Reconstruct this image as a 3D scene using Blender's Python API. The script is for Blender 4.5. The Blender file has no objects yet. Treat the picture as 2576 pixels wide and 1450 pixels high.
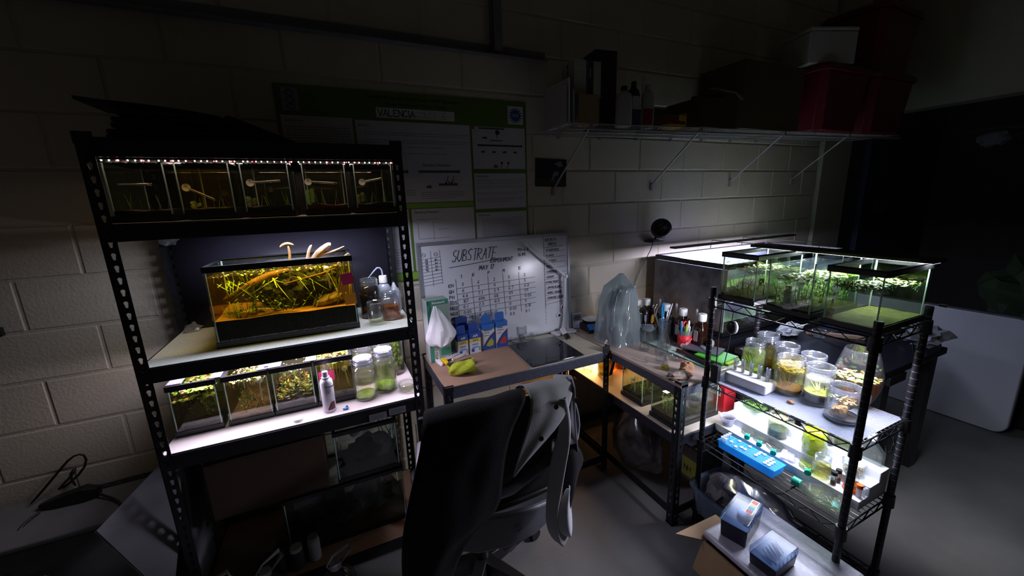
import bpy, bmesh, math, random
from mathutils import Matrix, Vector, noise
from mathutils.geometry import tessellate_polygon
random.seed(7)
sc = bpy.context.scene
COL = sc.collection
PI = math.pi

# ------------------------------------------------------------------ camera, world, exposure
cam_d = bpy.data.cameras.new('camera'); cam = bpy.data.objects.new('camera', cam_d); COL.objects.link(cam)
cam_d.sensor_width = 36.0; cam_d.lens = 978.0 / 2576.0 * 36.0; cam_d.clip_start = 0.05; cam_d.clip_end = 60
cam.matrix_world = Matrix(((0.905353, 0.12149, -0.40691, 0.0),
                           (-0.423426, 0.185295, -0.886779, -2.106),
                           (-0.032337, 0.975144, 0.219199, 1.595),
                           (0, 0, 0, 1)))
sc.camera = cam
sc.view_settings.view_transform = 'Standard'; sc.view_settings.look = 'None'
sc.view_settings.gamma = 1.0; sc.view_settings.use_curve_mapping = False
sc.view_settings.exposure = 0.68
world = bpy.data.worlds.new('night'); sc.world = world; world.use_nodes = True
world.node_tree.nodes['Background'].inputs[0].default_value = (0.95, 0.88, 0.68, 1)
world.node_tree.nodes['Background'].inputs[1].default_value = 0.0065
cy = sc.cycles
cy.max_bounces = 7; cy.diffuse_bounces = 3; cy.glossy_bounces = 3; cy.transmission_bounces = 4
cy.transparent_max_bounces = 40; cy.volume_bounces = 0
cy.sample_clamp_indirect = 3.0; cy.sample_clamp_direct = 0
cy.caustics_reflective = False; cy.caustics_refractive = False
cy.use_denoising = True
cy.use_adaptive_sampling = True; cy.adaptive_threshold = 0.02

def lamp(name, loc, size, power, color, rot=(0, 0, 0), spread=PI):
    d = bpy.data.lights.new(name, 'AREA'); d.shape = 'RECTANGLE'; d.size = size[0]; d.size_y = size[1]
    d.energy = power; d.color = color; d.spread = spread
    o = bpy.data.objects.new(name, d); COL.objects.link(o); o.location = loc; o.rotation_euler = rot
    return o
# the room's own lamps: LED bars under the shelves and over the tanks (all shine down)
lamp('rack_top_led_light', (-0.17, -0.36, 1.758), (0.80, 0.012), 0.75, (1.0, 0.66, 0.55))
lamp('aquarium_led_light', (-0.10, -0.385, 1.535), (0.62, 0.05), 4.8, (0.80, 0.82, 1.0))
lamp('rack_lower_led_light', (-0.17, -0.37, 1.063), (0.80, 0.05), 5.5, (0.92, 0.80, 1.0))
lamp('big_tank_led_light', (2.60, -0.29, 1.252), (1.10, 0.06), 17.0, (0.76, 0.74, 1.0))
lamp('tank_bar_led_light', (1.745, -1.275, 1.352), (0.05, 0.58), 3.8, (0.88, 0.98, 0.95))
lamp('wire_top_led_light', (1.70, -1.27, 1.106), (0.07, 0.52), 13.0, (0.86, 0.84, 1.0), rot=(0.25, 0.32, 0))
lamp('wire_middle_led_light', (1.68, -1.26, 0.742), (0.07, 0.50), 3.6, (0.84, 0.88, 1.0))
lamp('bench_warm_light', (1.58, -0.17, 0.70), (0.28, 0.10), 3.8, (1.0, 0.52, 0.20), spread=2.6)
lamp('bench_neutral_light', (1.58, -0.75, 0.712), (0.30, 0.03), 0.8, (1.0, 0.86, 0.74))

# ------------------------------------------------------------------ materials
def newmat(name):
    m = bpy.data.materials.new(name); m.use_nodes = True
    nt = m.node_tree; nt.nodes.clear()
    return m, nt, nt.nodes, nt.links
MC = {}
def pm(name, col, rough=0.6, metal=0.0, var=0.12, scale=12.0, bump=0.0, bscale=60.0, spec=0.5, col2=None, contrast=1.0, sheen=0):
    if name in MC: return MC[name]
    m, nt, N, L = newmat(name)
    out = N.new('ShaderNodeOutputMaterial'); b = N.new('ShaderNodeBsdfPrincipled')
    L.new(b.outputs[0], out.inputs[0])
    b.inputs['Roughness'].default_value = rough; b.inputs['Metallic'].default_value = metal
    b.inputs['Specular IOR Level'].default_value = spec
    tc = N.new('ShaderNodeTexCoord'); nz = N.new('ShaderNodeTexNoise')
    nz.inputs['Scale'].default_value = scale; nz.inputs['Detail'].default_value = 5
    L.new(tc.outputs['Object'], nz.inputs['Vector'])
    mx = N.new('ShaderNodeMix'); mx.data_type = 'RGBA'
    c = tuple(col)
    a = col2 if col2 else tuple(x * (1 - var) for x in c)
    z = c if col2 else tuple(min(1, x * (1 + var)) for x in c)
    mx.inputs[6].default_value = (*a, 1); mx.inputs[7].default_value = (*z, 1)
    mr = N.new('ShaderNodeMapRange'); mr.inputs[1].default_value = 0.5 - 0.25 / contrast; mr.inputs[2].default_value = 0.5 + 0.25 / contrast
    L.new(nz.outputs['Fac'], mr.inputs[0]); L.new(mr.outputs[0], mx.inputs[0])
    L.new(mx.outputs[2], b.inputs['Base Color'])
    if bump:
        n2 = N.new('ShaderNodeTexNoise'); n2.inputs['Scale'].default_value = bscale; n2.inputs['Detail'].default_value = 4
        L.new(tc.outputs['Object'], n2.inputs['Vector'])
        bp = N.new('ShaderNodeBump'); bp.inputs['Distance'].default_value = bump; bp.inputs['Strength'].default_value = 1
        L.new(n2.outputs['Fac'], bp.inputs['Height']); L.new(bp.outputs[0], b.inputs['Normal'])
    MC[name] = m
    return m
def em(name, col, strength):
    if name in MC: return MC[name]
    m, nt, N, L = newmat(name)
    out = N.new('ShaderNodeOutputMaterial'); e = N.new('ShaderNodeEmission')
    e.inputs[0].default_value = (*col, 1); e.inputs[1].default_value = strength
    L.new(e.outputs[0], out.inputs[0]); MC[name] = m
    return m
def clear(name, tint=(0.96, 0.97, 0.975), edge=(0.55, 0.62, 0.64), gloss=0.75, base=0.05, rough=0.03, murk=0.0, mcol=(0.5, 0.5, 0.4), power=4.0, mscale=0):
    """thin see-through wall: tinted transparency, a facing-dependent sheen and, for cloudy stuff, some diffuse body"""
    if name in MC: return MC[name]
    m, nt, N, L = newmat(name)
    out = N.new('ShaderNodeOutputMaterial')
    lw = N.new('ShaderNodeLayerWeight'); lw.inputs[0].default_value = 0.5
    pw = N.new('ShaderNodeMath'); pw.operation = 'POWER'; pw.inputs[1].default_value = power
    L.new(lw.outputs['Facing'], pw.inputs[0])
    cm = N.new('ShaderNodeMix'); cm.data_type = 'RGBA'
    cm.inputs[6].default_value = (*tint, 1); cm.inputs[7].default_value = (*edge, 1); L.new(pw.outputs[0], cm.inputs[0])
    tr = N.new('ShaderNodeBsdfTransparent'); L.new(cm.outputs[2], tr.inputs[0])
    body = tr
    if murk:
        df = N.new('ShaderNodeBsdfDiffuse'); df.inputs[0].default_value = (*mcol, 1)
        tl = N.new('ShaderNodeBsdfTranslucent'); tl.inputs[0].default_value = (*mcol, 1)
        m0 = N.new('ShaderNodeMixShader'); m0.inputs[0].default_value = 0.5; L.new(df.outputs[0], m0.inputs[1]); L.new(tl.outputs[0], m0.inputs[2])
        m1 = N.new('ShaderNodeMixShader'); m1.inputs[0].default_value = murk
        if mscale:
            tc = N.new('ShaderNodeTexCoord'); nz = N.new('ShaderNodeTexNoise'); nz.inputs['Scale'].default_value = mscale
            nz.inputs['Detail'].default_value = 4
            L.new(tc.outputs['Object'], nz.inputs['Vector'])
            mr = N.new('ShaderNodeMapRange'); mr.inputs[1].default_value = 0.35; mr.inputs[2].default_value = 0.65
            mr.inputs[3].default_value = murk * 0.3; mr.inputs[4].default_value = min(1, murk * 1.7)
            L.new(nz.outputs['Fac'], mr.inputs[0]); L.new(mr.outputs[0], m1.inputs[0])
        L.new(tr.outputs[0], m1.inputs[1]); L.new(m0.outputs[0], m1.inputs[2]); body = m1
    gl = N.new('ShaderNodeBsdfGlossy'); gl.inputs['Roughness'].default_value = rough; gl.inputs[0].default_value = (1, 1, 1, 1)
    ma = N.new('ShaderNodeMath'); ma.operation = 'MULTIPLY_ADD'; ma.inputs[1].default_value = gloss; ma.inputs[2].default_value = base
    L.new(pw.outputs[0], ma.inputs[0])
    m2 = N.new('ShaderNodeMixShader'); L.new(ma.outputs[0], m2.inputs[0]); L.new(body.outputs[0], m2.inputs[1]); L.new(gl.outputs[0], m2.inputs[2])
    L.new(m2.outputs[0], out.inputs[0]); MC[name] = m
    return m

# ------------------------------------------------------------------ mesh builder
def frame(loc, x=(1, 0, 0), y=(0, 1, 0)):
    x = Vector(x).normalized(); z = x.cross(Vector(y)).normalized(); y = z.cross(x)
    return Matrix(((x.x, y.x, z.x, loc[0]), (x.y, y.y, z.y, loc[1]), (x.z, y.z, z.z, loc[2]), (0, 0, 0, 1)))
def wallT(x, z, d=0.01, rot=0.0):   # sheet facing the room on the back wall, local x right, local y up
    c, s = math.cos(rot), math.sin(rot)
    return frame((x, -d, z), (c, 0, s), (-s, 0, c))
def sideT(x, y, z, rot=0.0):        # sheet facing -x
    return frame((x, y, z), (0, -1, 0), (0, 0, 1))
def topT(x, y, z, rot=0.0):         # lying sheet
    c, s = math.cos(rot), math.sin(rot)
    return frame((x, y, z), (c, s, 0), (-s, c, 0))
def locT(loc, rz=0.0, rx=0.0, ry=0.0):
    return Matrix.Translation(loc) @ Matrix.Rotation(rz, 4, 'Z') @ Matrix.Rotation(rx, 4, 'X') @ Matrix.Rotation(ry, 4, 'Y')
class MB:
    def __init__(s): s.v = []; s.f = []; s.m = []; s.mi = 0; s.T = None
    def add(s, vs, fs, T=None):
        T = T or s.T; n = len(s.v)
        for v in vs:
            v = Vector(v)
            s.v.append(tuple(T @ v) if T else tuple(v))
        for f in fs: s.f.append([n + i for i in f]); s.m.append(s.mi)
        return s
    def box(s, x0, x1, y0, y1, z0, z1, T=None):
        return s.add([(x0, y0, z0), (x1, y0, z0), (x1, y1, z0), (x0, y1, z0), (x0, y0, z1), (x1, y0, z1), (x1, y1, z1), (x0, y1, z1)],
                     [(0, 3, 2, 1), (4, 5, 6, 7), (0, 1, 5, 4), (1, 2, 6, 5), (2, 3, 7, 6), (3, 0, 4, 7)], T)
    def cbox(s, c, d, T=None): return s.box(c[0] - d[0] / 2, c[0] + d[0] / 2, c[1] - d[1] / 2, c[1] + d[1] / 2, c[2] - d[2] / 2, c[2] + d[2] / 2, T)
    def quad(s, a, b, c, d, T=None): return s.add([a, b, c, d], [(0, 1, 2, 3)], T)
    def rect(s, x0, x1, y0, y1, z=0.0, T=None): return s.add([(x0, y0, z), (x1, y0, z), (x1, y1, z), (x0, y1, z)], [(0, 1, 2, 3)], T)
    def tube(s, pts, r, n=8, closed=False, caps=True, T=None):
        pts = [Vector(p) for p in pts]; k = len(pts); rs = r if isinstance(r, (list, tuple)) else [r] * k
        vs = []; fs = []; up = None
        for i, p in enumerate(pts):
            a = pts[(i - 1) % k] if (i or closed) else p; b = pts[(i + 1) % k] if (i < k - 1 or closed) else p
            t = (b - a); t = t.normalized() if t.length > 1e-9 else Vector((0, 0, 1))
            if up is None: up = Vector((0, 0, 1)) if abs(t.z) < 0.9 else Vector((1, 0, 0))
            u = t.cross(up)
            if u.length < 1e-6: u = t.orthogonal()
            u.normalize(); w = t.cross(u).normalized(); up = -w if False else u.cross(t)
            for j in range(n):
                an = 2 * PI * j / n; vs.append(p + (u * math.cos(an) + w * math.sin(an)) * rs[i])
        for i in range(k if closed else k - 1):
            i2 = (i + 1) % k
            for j in range(n):
                j2 = (j + 1) % n; fs.append((i * n + j, i * n + j2, i2 * n + j2, i2 * n + j))
        if caps and not closed: fs.append(list(range(n))[::-1]); fs.append([(k - 1) * n + j for j in range(n)])
        return s.add(vs, fs, T)
    def cyl(s, p0, p1, r0, r1=None, n=16, T=None): return s.tube([p0, p1], [r0, r0 if r1 is None else r1], n, T=T)
    def lathe(s, prof, c=(0, 0, 0), n=28, T=None, sx=1, sy=1, cap0=False, cap1=False):
        vs = []; fs = []; k = len(prof)
        for r, z in prof:
            for j in range(n):
                a = 2 * PI * j / n; vs.append((c[0] + r * sx * math.cos(a), c[1] + r * sy * math.sin(a), c[2] + z))
        for i in range(k - 1):
            for j in range(n):
                j2 = (j + 1) % n; fs.append((i * n + j, i * n + j2, (i + 1) * n + j2, (i + 1) * n + j))
        if cap0: fs.append([j for j in range(n)][::-1])
        if cap1: fs.append([(k - 1) * n + j for j in range(n)])
        return s.add(vs, fs, T)
    def loft(s, rings, caps=True, T=None):
        n = len(rings[0]); vs = [p for r in rings for p in r]; fs = []
        for i in range(len(rings) - 1):
            for j in range(n):
                j2 = (j + 1) % n; fs.append((i * n + j, i * n + j2, (i + 1) * n + j2, (i + 1) * n + j))
        if caps: fs.append(list(range(n))[::-1]); fs.append([(len(rings) - 1) * n + j for j in range(n)])
        return s.add(vs, fs, T)
    def prism(s, poly, z0, z1, T=None):
        n = len(poly); vs = [(x, y, z0) for x, y in poly] + [(x, y, z1) for x, y in poly]
        fs = [list(range(n))[::-1], list(range(n, 2 * n))] + [(i, (i + 1) % n, n + (i + 1) % n, n + i) for i in range(n)]
        return s.add(vs, fs, T)
    def poly(s, pts, T=None):
        t = tessellate_polygon([[Vector(p) for p in pts]]); return s.add(pts, [tuple(x) for x in t], T)
    def blob(s, c, r, rough=0.2, fr=3.0, sub=2, seed=0, T=None, flat=0.0):
        bm = bmesh.new(); bmesh.ops.create_icosphere(bm, subdivisions=sub, radius=1.0)
        vs = []
        for v in bm.verts:
            k = 1 + rough * noise.noise(v.co * fr + Vector((seed * 7.3, seed * 1.7, 0)))
            k += rough * 0.5 * noise.noise(v.co * fr * 2.3 + Vector((seed, 3, seed)))
            p = v.co * k
            if flat and p.z < -1 + flat: p.z = -1 + flat
            vs.append((c[0] + p.x * r[0], c[1] + p.y * r[1], c[2] + p.z * r[2]))
        fs = [[v.index for v in f.verts] for f in bm.faces]; bm.free()
        return s.add(vs, fs, T)
    def disc(s, c, r, n=10, T=None, tilt=None, sx=1.0, wob=0.0):
        vs = []
        for j in range(n):
            a = 2 * PI * j / n; k = 1 + wob * math.sin(3 * a + c[0] * 90)
            p = Vector((r * sx * k * math.cos(a), r * k * math.sin(a), 0))
            if tilt: p = tilt @ p
            vs.append((c[0] + p.x, c[1] + p.y, c[2] + p.z))
        return s.add(vs, [list(range(n))], T)
    def blade(s, p, d, length, w, bend=0.5, seg=4, T=None):
        p = Vector(p); d = Vector(d).normalized(); side = d.cross(Vector((0, 0, 1)))
        side = side.normalized() if side.length > .05 else Vector((1, 0, 0))
        q = Vector((random.uniform(-1, 1), random.uniform(-1, 1), -0.3)) * bend; vs = []; fs = []
        for i in range(seg + 1):
            t = i / seg; c = p + d * length * t + q * length * t * t * 0.6
            ww = w * (1 - t ** 2) * 0.5 + 0.0002
            vs += [c - side * ww, c + side * ww]
            if i: fs.append((2 * i - 2, 2 * i - 1, 2 * i + 1, 2 * i))
        return s.add(vs, fs, T)
    def seg2(s, pts, w, T):
        for (x0, y0), (x1, y1) in zip(pts[:-1], pts[1:]):
            dx, dy = x1 - x0, y1 - y0; l = math.hypot(dx, dy) or 1e-6; dx /= l; dy /= l; nx, ny = -dy * w / 2, dx * w / 2
            e = w * 0.3; x0 -= 0; ax, ay, bx, by = x0 - dx * e, y0 - dy * e, x1 + dx * e, y1 + dy * e
            s.add([(ax + nx, ay + ny, 0), (ax - nx, ay - ny, 0), (bx - nx, by - ny, 0), (bx + nx, by + ny, 0)], [(0, 1, 2, 3)], T)
        return s
    def build(s, name, mats, parent=None, loc=None, bevel=0.0, smooth=40, solid=0.0, sub=0, bseg=2):
        me = bpy.data.meshes.new(name); off = Vector(loc) if loc is not None else Vector(parent['_o'] if (parent is not None and '_o' in parent) else (0, 0, 0))
        me.from_pydata([(v[0] - off.x, v[1] - off.y, v[2] - off.z) for v in s.v], [], s.f)
        for m in (mats if isinstance(mats, (list, tuple)) else [mats]): me.materials.append(m)
        me.polygons.foreach_set('material_index', s.m)
        if smooth: me.polygons.foreach_set('use_smooth', [True] * len(s.f)); me.set_sharp_from_angle(angle=math.radians(smooth))
        me.update()
        o = bpy.data.objects.new(name, me); COL.objects.link(o)
        if parent is not None: o.parent = parent
        elif loc is not None: o.location = loc
        if bevel:
            b = o.modifiers.new('bevel', 'BEVEL'); b.width = bevel; b.segments = bseg; b.limit_method = 'ANGLE'; b.angle_limit = 0.7; b.harden_normals = False
        if sub: d = o.modifiers.new('sub', 'SUBSURF'); d.levels = sub; d.render_levels = sub
        if solid: d = o.modifiers.new('solid', 'SOLIDIFY'); d.thickness = solid; d.offset = 0
        return o
def tag(o, label=None, cat=None, group=None, kind=None):
    if label: o['label'] = label
    if cat: o['category'] = cat
    if group: o['group'] = group
    if kind: o['kind'] = kind
    return o
def thing(name, label, cat, loc=(0, 0, 0), rz=0.0, group=None, world_coords=False):
    o = bpy.data.objects.new(name, None); COL.objects.link(o); o.location = loc; o.rotation_euler = (0, 0, rz)
    o.empty_display_size = 0.05
    if world_coords: o['_o'] = list(loc)
    return tag(o, label, cat, group)
def solo(name, mb, mats, label, cat, group=None, kind=None, loc=None, **k):
    if loc is None:
        xs = [v[0] for v in mb.v]; ys = [v[1] for v in mb.v]; zs = [v[2] for v in mb.v]
        loc = ((min(xs) + max(xs)) / 2, (min(ys) + max(ys)) / 2, min(zs))
    return tag(mb.build(name, mats, loc=loc, **k), label, cat, group, kind)
def copy_tree(root, loc, rz=None, label=None, group=None):
    r = root.copy(); COL.objects.link(r); r.location = loc
    if rz is not None: r.rotation_euler = (0, 0, rz)
    if label: r['label'] = label
    if group: r['group'] = group
    for ch in root.children:
        c = ch.copy(); COL.objects.link(c); c.parent = r
        for g in ch.children:
            d = g.copy(); COL.objects.link(d); d.parent = c
    return r
_TX = {}
def text_geo(txt, size=1.0, bold=0.0):
    key = (txt, bold)
    if key not in _TX:
        cu = bpy.data.curves.new('t', 'FONT'); cu.body = txt; cu.size = 1.0; cu.offset = bold; cu.resolution_u = 3
        ob = bpy.data.objects.new('t', cu); COL.objects.link(ob)
        me = bpy.data.meshes.new_from_object(ob)
        vs = [tuple(v.co) for v in me.vertices]; fs = [list(p.vertices) for p in me.polygons]
        bpy.data.objects.remove(ob); bpy.data.meshes.remove(me); bpy.data.curves.remove(cu); _TX[key] = (vs, fs)
    vs, fs = _TX[key]
    w = max((v[0] for v in vs), default=1)
    return [(v[0] * size, v[1] * size, 0) for v in vs], fs, w * size
def put_text(mb, txt, size, T, width=None, bold=0.0, center=False, squeeze=None):
    vs, fs, w = text_geo(txt, size, bold)
    k = (width / w) if width else 1.0
    if squeeze: k = squeeze
    sh = -w * k / 2 if center else 0
    mb.add([(v[0] * k + sh, v[1], 0.0) for v in vs], fs, T)
H = {'A': [[(0, 0), (.35, 1), (.7, 0)], [(.15, .4), (.55, .4)]], 'B': [[(0, 0), (0, 1), (.5, .85), (.45, .6), (0, .5), (.6, .35), (.55, .08), (0, 0)]],
     'C': [[(.65, .85), (.3, 1), (0, .6), (.05, .2), (.35, 0), (.65, .1)]], 'D': [[(0, 0), (0, 1), (.5, .8), (.6, .4), (.4, .05), (0, 0)]],
     'E': [[(.6, 1), (0, 1), (0, 0), (.6, 0)], [(0, .5), (.5, .5)]], 'F': [[(.6, 1), (0, 1), (0, 0)], [(0, .5), (.5, .5)]],
     'G': [[(.6, .85), (.3, 1), (0, .5), (.2, 0), (.6, .1), (.6, .45), (.35, .45)]], 'H': [[(0, 0), (0, 1)], [(.6, 0), (.6, 1)], [(0, .5), (.6, .5)]],
     'I': [[(.2, 0), (.2, 1)]], 'J': [[(.5, 1), (.5, .2), (.3, 0), (0, .2)]], 'K': [[(0, 0), (0, 1)], [(.6, 1), (0, .45), (.6, 0)]],
     'L': [[(0, 1), (0, 0), (.55, 0)]], 'M': [[(0, 0), (.08, 1), (.35, .4), (.62, 1), (.7, 0)]], 'N': [[(0, 0), (0, 1), (.6, 0), (.6, 1)]],
     'O': [[(.3, 1), (0, .6), (.1, .1), (.4, 0), (.65, .5), (.3, 1)]], 'P': [[(0, 0), (0, 1), (.5, .9), (.5, .55), (0, .45)]],
     'R': [[(0, 0), (0, 1), (.5, .9), (.5, .55), (0, .45), (.6, 0)]], 'S': [[(.6, .9), (.3, 1), (0, .8), (.1, .55), (.55, .4), (.5, .05), (.2, 0), (0, .1)]],
     'T': [[(0, 1), (.65, 1)], [(.32, 1), (.32, 0)]], 'U': [[(0, 1), (.02, .2), (.3, 0), (.6, .2), (.6, 1)]], 'V': [[(0, 1), (.3, 0), (.6, 1)]],
     'W': [[(0, 1), (.15, 0), (.35, .6), (.55, 0), (.7, 1)]], 'X': [[(0, 0), (.6, 1)], [(0, 1), (.6, 0)]], 'Y': [[(0, 1), (.3, .5), (.6, 1)], [(.3, .5), (.3, 0)]],
     'Z': [[(0, 1), (.6, 1), (0, 0), (.6, 0)]], '0': [[(.3, 1), (0, .6), (.1, .1), (.4, 0), (.6, .5), (.3, 1)]], '1': [[(.15, .8), (.3, 1), (.3, 0)]],
     '2': [[(0, .8), (.3, 1), (.55, .7), (0, 0), (.6, 0)]], '3': [[(0, .9), (.5, .95), (.2, .55), (.55, .3), (.3, 0), (0, .1)]],
     '4': [[(.1, 1), (0, .45), (.6, .45)], [(.5, .9), (.45, 0)]], '5': [[(.55, 1), (.1, 1), (.05, .55), (.5, .5), (.5, .1), (0, 0)]],
     '6': [[(.5, 1), (.1, .6), (.05, .1), (.4, 0), (.5, .35), (.1, .4)]], '7': [[(0, 1), (.6, 1), (.2, 0)]], '8': [[(.3, .5), (.05, .8), (.3, 1), (.5, .8), (.05, .2), (.3, 0), (.55, .2), (.3, .5)]],
     '9': [[(.5, .6), (.1, .6), (.1, .95), (.5, .95), (.45, 0)]], '-': [[(.1, .5), (.5, .5)]], '.': [[(.2, 0), (.25, .04)]], '*': [[(0, .3), (.6, .8)], [(.6, .3), (0, .8)], [(.3, .1), (.3, .95)]],
     '(': [[(.4, 1), (.1, .5), (.4, 0)]], ' ': []}
def hand(mb, txt, x, y, h, T, w=0.004, slant=0.15, adv=0.8, jit=0.06, wid=1.0):
    cx = x
    for ch in txt:
        st = H.get(ch.upper(), [])
        for s_ in st:
            pts = [(cx + (px * wid + slant * py + random.uniform(-jit, jit) * .5) * h, y + (py + random.uniform(-jit, jit)) * h) for px, py in s_]
            mb.seg2(pts, w, T)
        cx += adv * wid * h * (0.5 if ch in '.I1( ' else 1)
    return cx
def text_lines(mb, x0, x1, y_top, n, lh, T, th=None, ragged=0.25):
    """rows of small word bars: print too small to read"""
    th = th or lh * 0.38
    for i in range(n):
        y = y_top - i * lh; xe = x1 - (random.random() * ragged * (x1 - x0) if (i % 4 == 3 or i == n - 1) else 0); x = x0
        while x < xe - th:
            w = random.uniform(1.2, 4.5) * th; w = min(w, xe - x)
            mb.rect(x, x + w, y, y + th, 0, T); x += w + th * 0.7

# common materials
BLACK = pm('black_painted_steel', (0.012, 0.013, 0.018), 0.42, 0.2, 0.3, 40, 0.0003, 300)
BLKPL = pm('black_plastic', (0.010, 0.010, 0.012), 0.35, 0, 0.2, 30)
DKPL = pm('dark_grey_plastic', (0.035, 0.036, 0.045), 0.5, 0, 0.2, 30, 0.0003, 500)
WIRE = pm('black_coated_wire', (0.010, 0.010, 0.013), 0.28, 0.3, 0.1, 40)
WHT = pm('white_plastic', (0.80, 0.80, 0.82), 0.4, 0, 0.04, 10)
GLASS = clear('clear_glass', murk=.008, mcol=(.8, .85, .95), power=3.0)
RIMG = clear('painted_gleam_glass', (.85, .88, .92), (.7, .75, .85), .8, .10, .06, murk=.07, mcol=(.82, .86, .98), power=2.0)  # gleam on rims and tubes put into a whitish glass body
TGLASS = clear('aquarium_glass', (0.955, 0.985, 0.965), (0.35, 0.52, 0.46), 0.5, 0.03)
SEAM = pm('clear_silicone_seam', (0.55, 0.68, 0.64), 0.3, 0, 0.1)
STEEL = pm('polished_steel', (0.55, 0.56, 0.6), 0.22, 1.0, 0.1)
# ================================================================== the room
CONC = pm('worn_concrete', (0.20, 0.195, 0.20), 0.75, 0, 0.3, 2.2, 0.0012, 70, col2=(0.12, 0.117, 0.12), contrast=1.3)
BLOCK = pm('painted_block', (0.54, 0.49, 0.40), 0.72, 0, 0.07, 3.0, 0.0022, 85)
MORT = pm('painted_mortar', (0.50, 0.455, 0.375), 0.8, 0, 0.08, 9, 0.002, 120)
m = MB(); m.box(-4, 9, -5.5, 0.3, -0.1, 0.0)
tag(m.build('floor', CONC, smooth=0), 'grey worn concrete floor', None, None, 'structure')
m = MB(); c = 0.0045   # block wall: every block a bevelled face standing proud of its mortar bed
z0 = 0.547 - 3 * 0.2032
m.mi = 1; m.box(-3.2, 3.98, 0.004, 0.25, 0.0, 3.55); m.mi = 0
for r in range(18):
    za = max(0, z0 + r * 0.2032 + 0.0045); zb = z0 + (r + 1) * 0.2032 - 0.0045
    if zb > 3.55: break
    off = -1.11 if r % 2 == 0 else -0.907
    i0 = int((-3.2 - off) / 0.4064) - 1
    for i in range(i0, 20):
        xa = off + i * 0.4064 + 0.004; xb = xa + 0.3984
        if xa < -3.2 or xa > 3.9: continue
        xb = min(xb, 3.975); j = random.uniform(-0.0012, 0.0012)
        m.add([(xa, .005, za), (xb, .005, za), (xb, .005, zb), (xa, .005, zb), (xa + c, j, za + c), (xb - c, j, za + c), (xb - c, j, zb - c), (xa + c, j, zb - c)],
              [(4, 5, 6, 7), (0, 1, 5, 4), (1, 2, 6, 5), (2, 3, 7, 6), (3, 0, 4, 7)])
tag(m.build('wall_back', [BLOCK, MORT], smooth=0), 'cream painted concrete block wall', None, None, 'structure')
PLAST = pm('smooth_painted_plaster', (0.40, 0.385, 0.33), 0.7, 0, 0.06, 2, 0.0008, 60)
m = MB(); m.box(3.99, 4.42, -0.03, 0.25, 0, 3.55)
tag(m.build('trim_1', PLAST, smooth=0, bevel=0.004), 'smooth painted pilaster at the end of the block wall', None, None, 'structure')
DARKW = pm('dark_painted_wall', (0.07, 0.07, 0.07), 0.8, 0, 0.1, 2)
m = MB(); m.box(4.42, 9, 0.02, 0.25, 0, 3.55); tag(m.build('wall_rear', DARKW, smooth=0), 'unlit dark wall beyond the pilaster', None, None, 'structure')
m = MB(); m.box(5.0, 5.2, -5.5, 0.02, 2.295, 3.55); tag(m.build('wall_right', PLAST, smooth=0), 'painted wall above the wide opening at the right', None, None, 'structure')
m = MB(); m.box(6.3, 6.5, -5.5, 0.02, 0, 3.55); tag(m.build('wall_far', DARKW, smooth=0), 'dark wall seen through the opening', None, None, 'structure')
m = MB(); m.box(-3.4, -3.2, -5.5, 0.25, 0, 3.55); tag(m.build('wall_left', BLOCK, smooth=0), 'painted wall outside the frame', None, None, 'structure')
DOORM = pm('dark_navy_door', (0.03, 0.04, 0.085), 0.5, 0, 0.1, 3)
m = MB(); m.box(4.75, 5.75, -0.03, 0.018, 0.02, 2.12)
d = tag(m.build('door_1', DOORM, smooth=0, bevel=0.004), 'dark navy door beyond the pilaster', None, None, 'structure')
m = MB(); m.box(4.98, 5.22, -0.036, -0.0305, 1.36, 1.47); m.build('door_plate', pm('grey_door_plate', (0.10, 0.10, 0.12), .5), d, loc=(0, 0, 0), smooth=0)

# steel angle rail high on the wall
m = MB(); m.box(-2.6, 1.215, -0.045, -0.001, 2.343, 2.347); m.box(-2.6, 1.215, -0.006, -0.002, 2.345, 2.398)
RAILM = pm('galvanised_rail', (0.20, 0.20, 0.25), 0.5, 0.3, 0.15, 9)
rt = thing('steel_rail', 'long dark steel rail running high along the wall above the poster', 'rail', (-0.7, -0.02, 2.34), world_coords=True)
m.build('rail_angle', RAILM, rt, smooth=0)
m = MB(); m.box(0.885, 0.935, -0.05, -0.047, 2.36, 3.3); m.box(0.885, 0.888, -0.05, -0.003, 2.36, 3.3)
for k in range(24): m.box(0.9, 0.915, -0.0512, -0.0498, 2.42 + k * .036, 2.435 + k * .036)
m.build('upright_angle', RAILM, rt, smooth=0)

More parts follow.
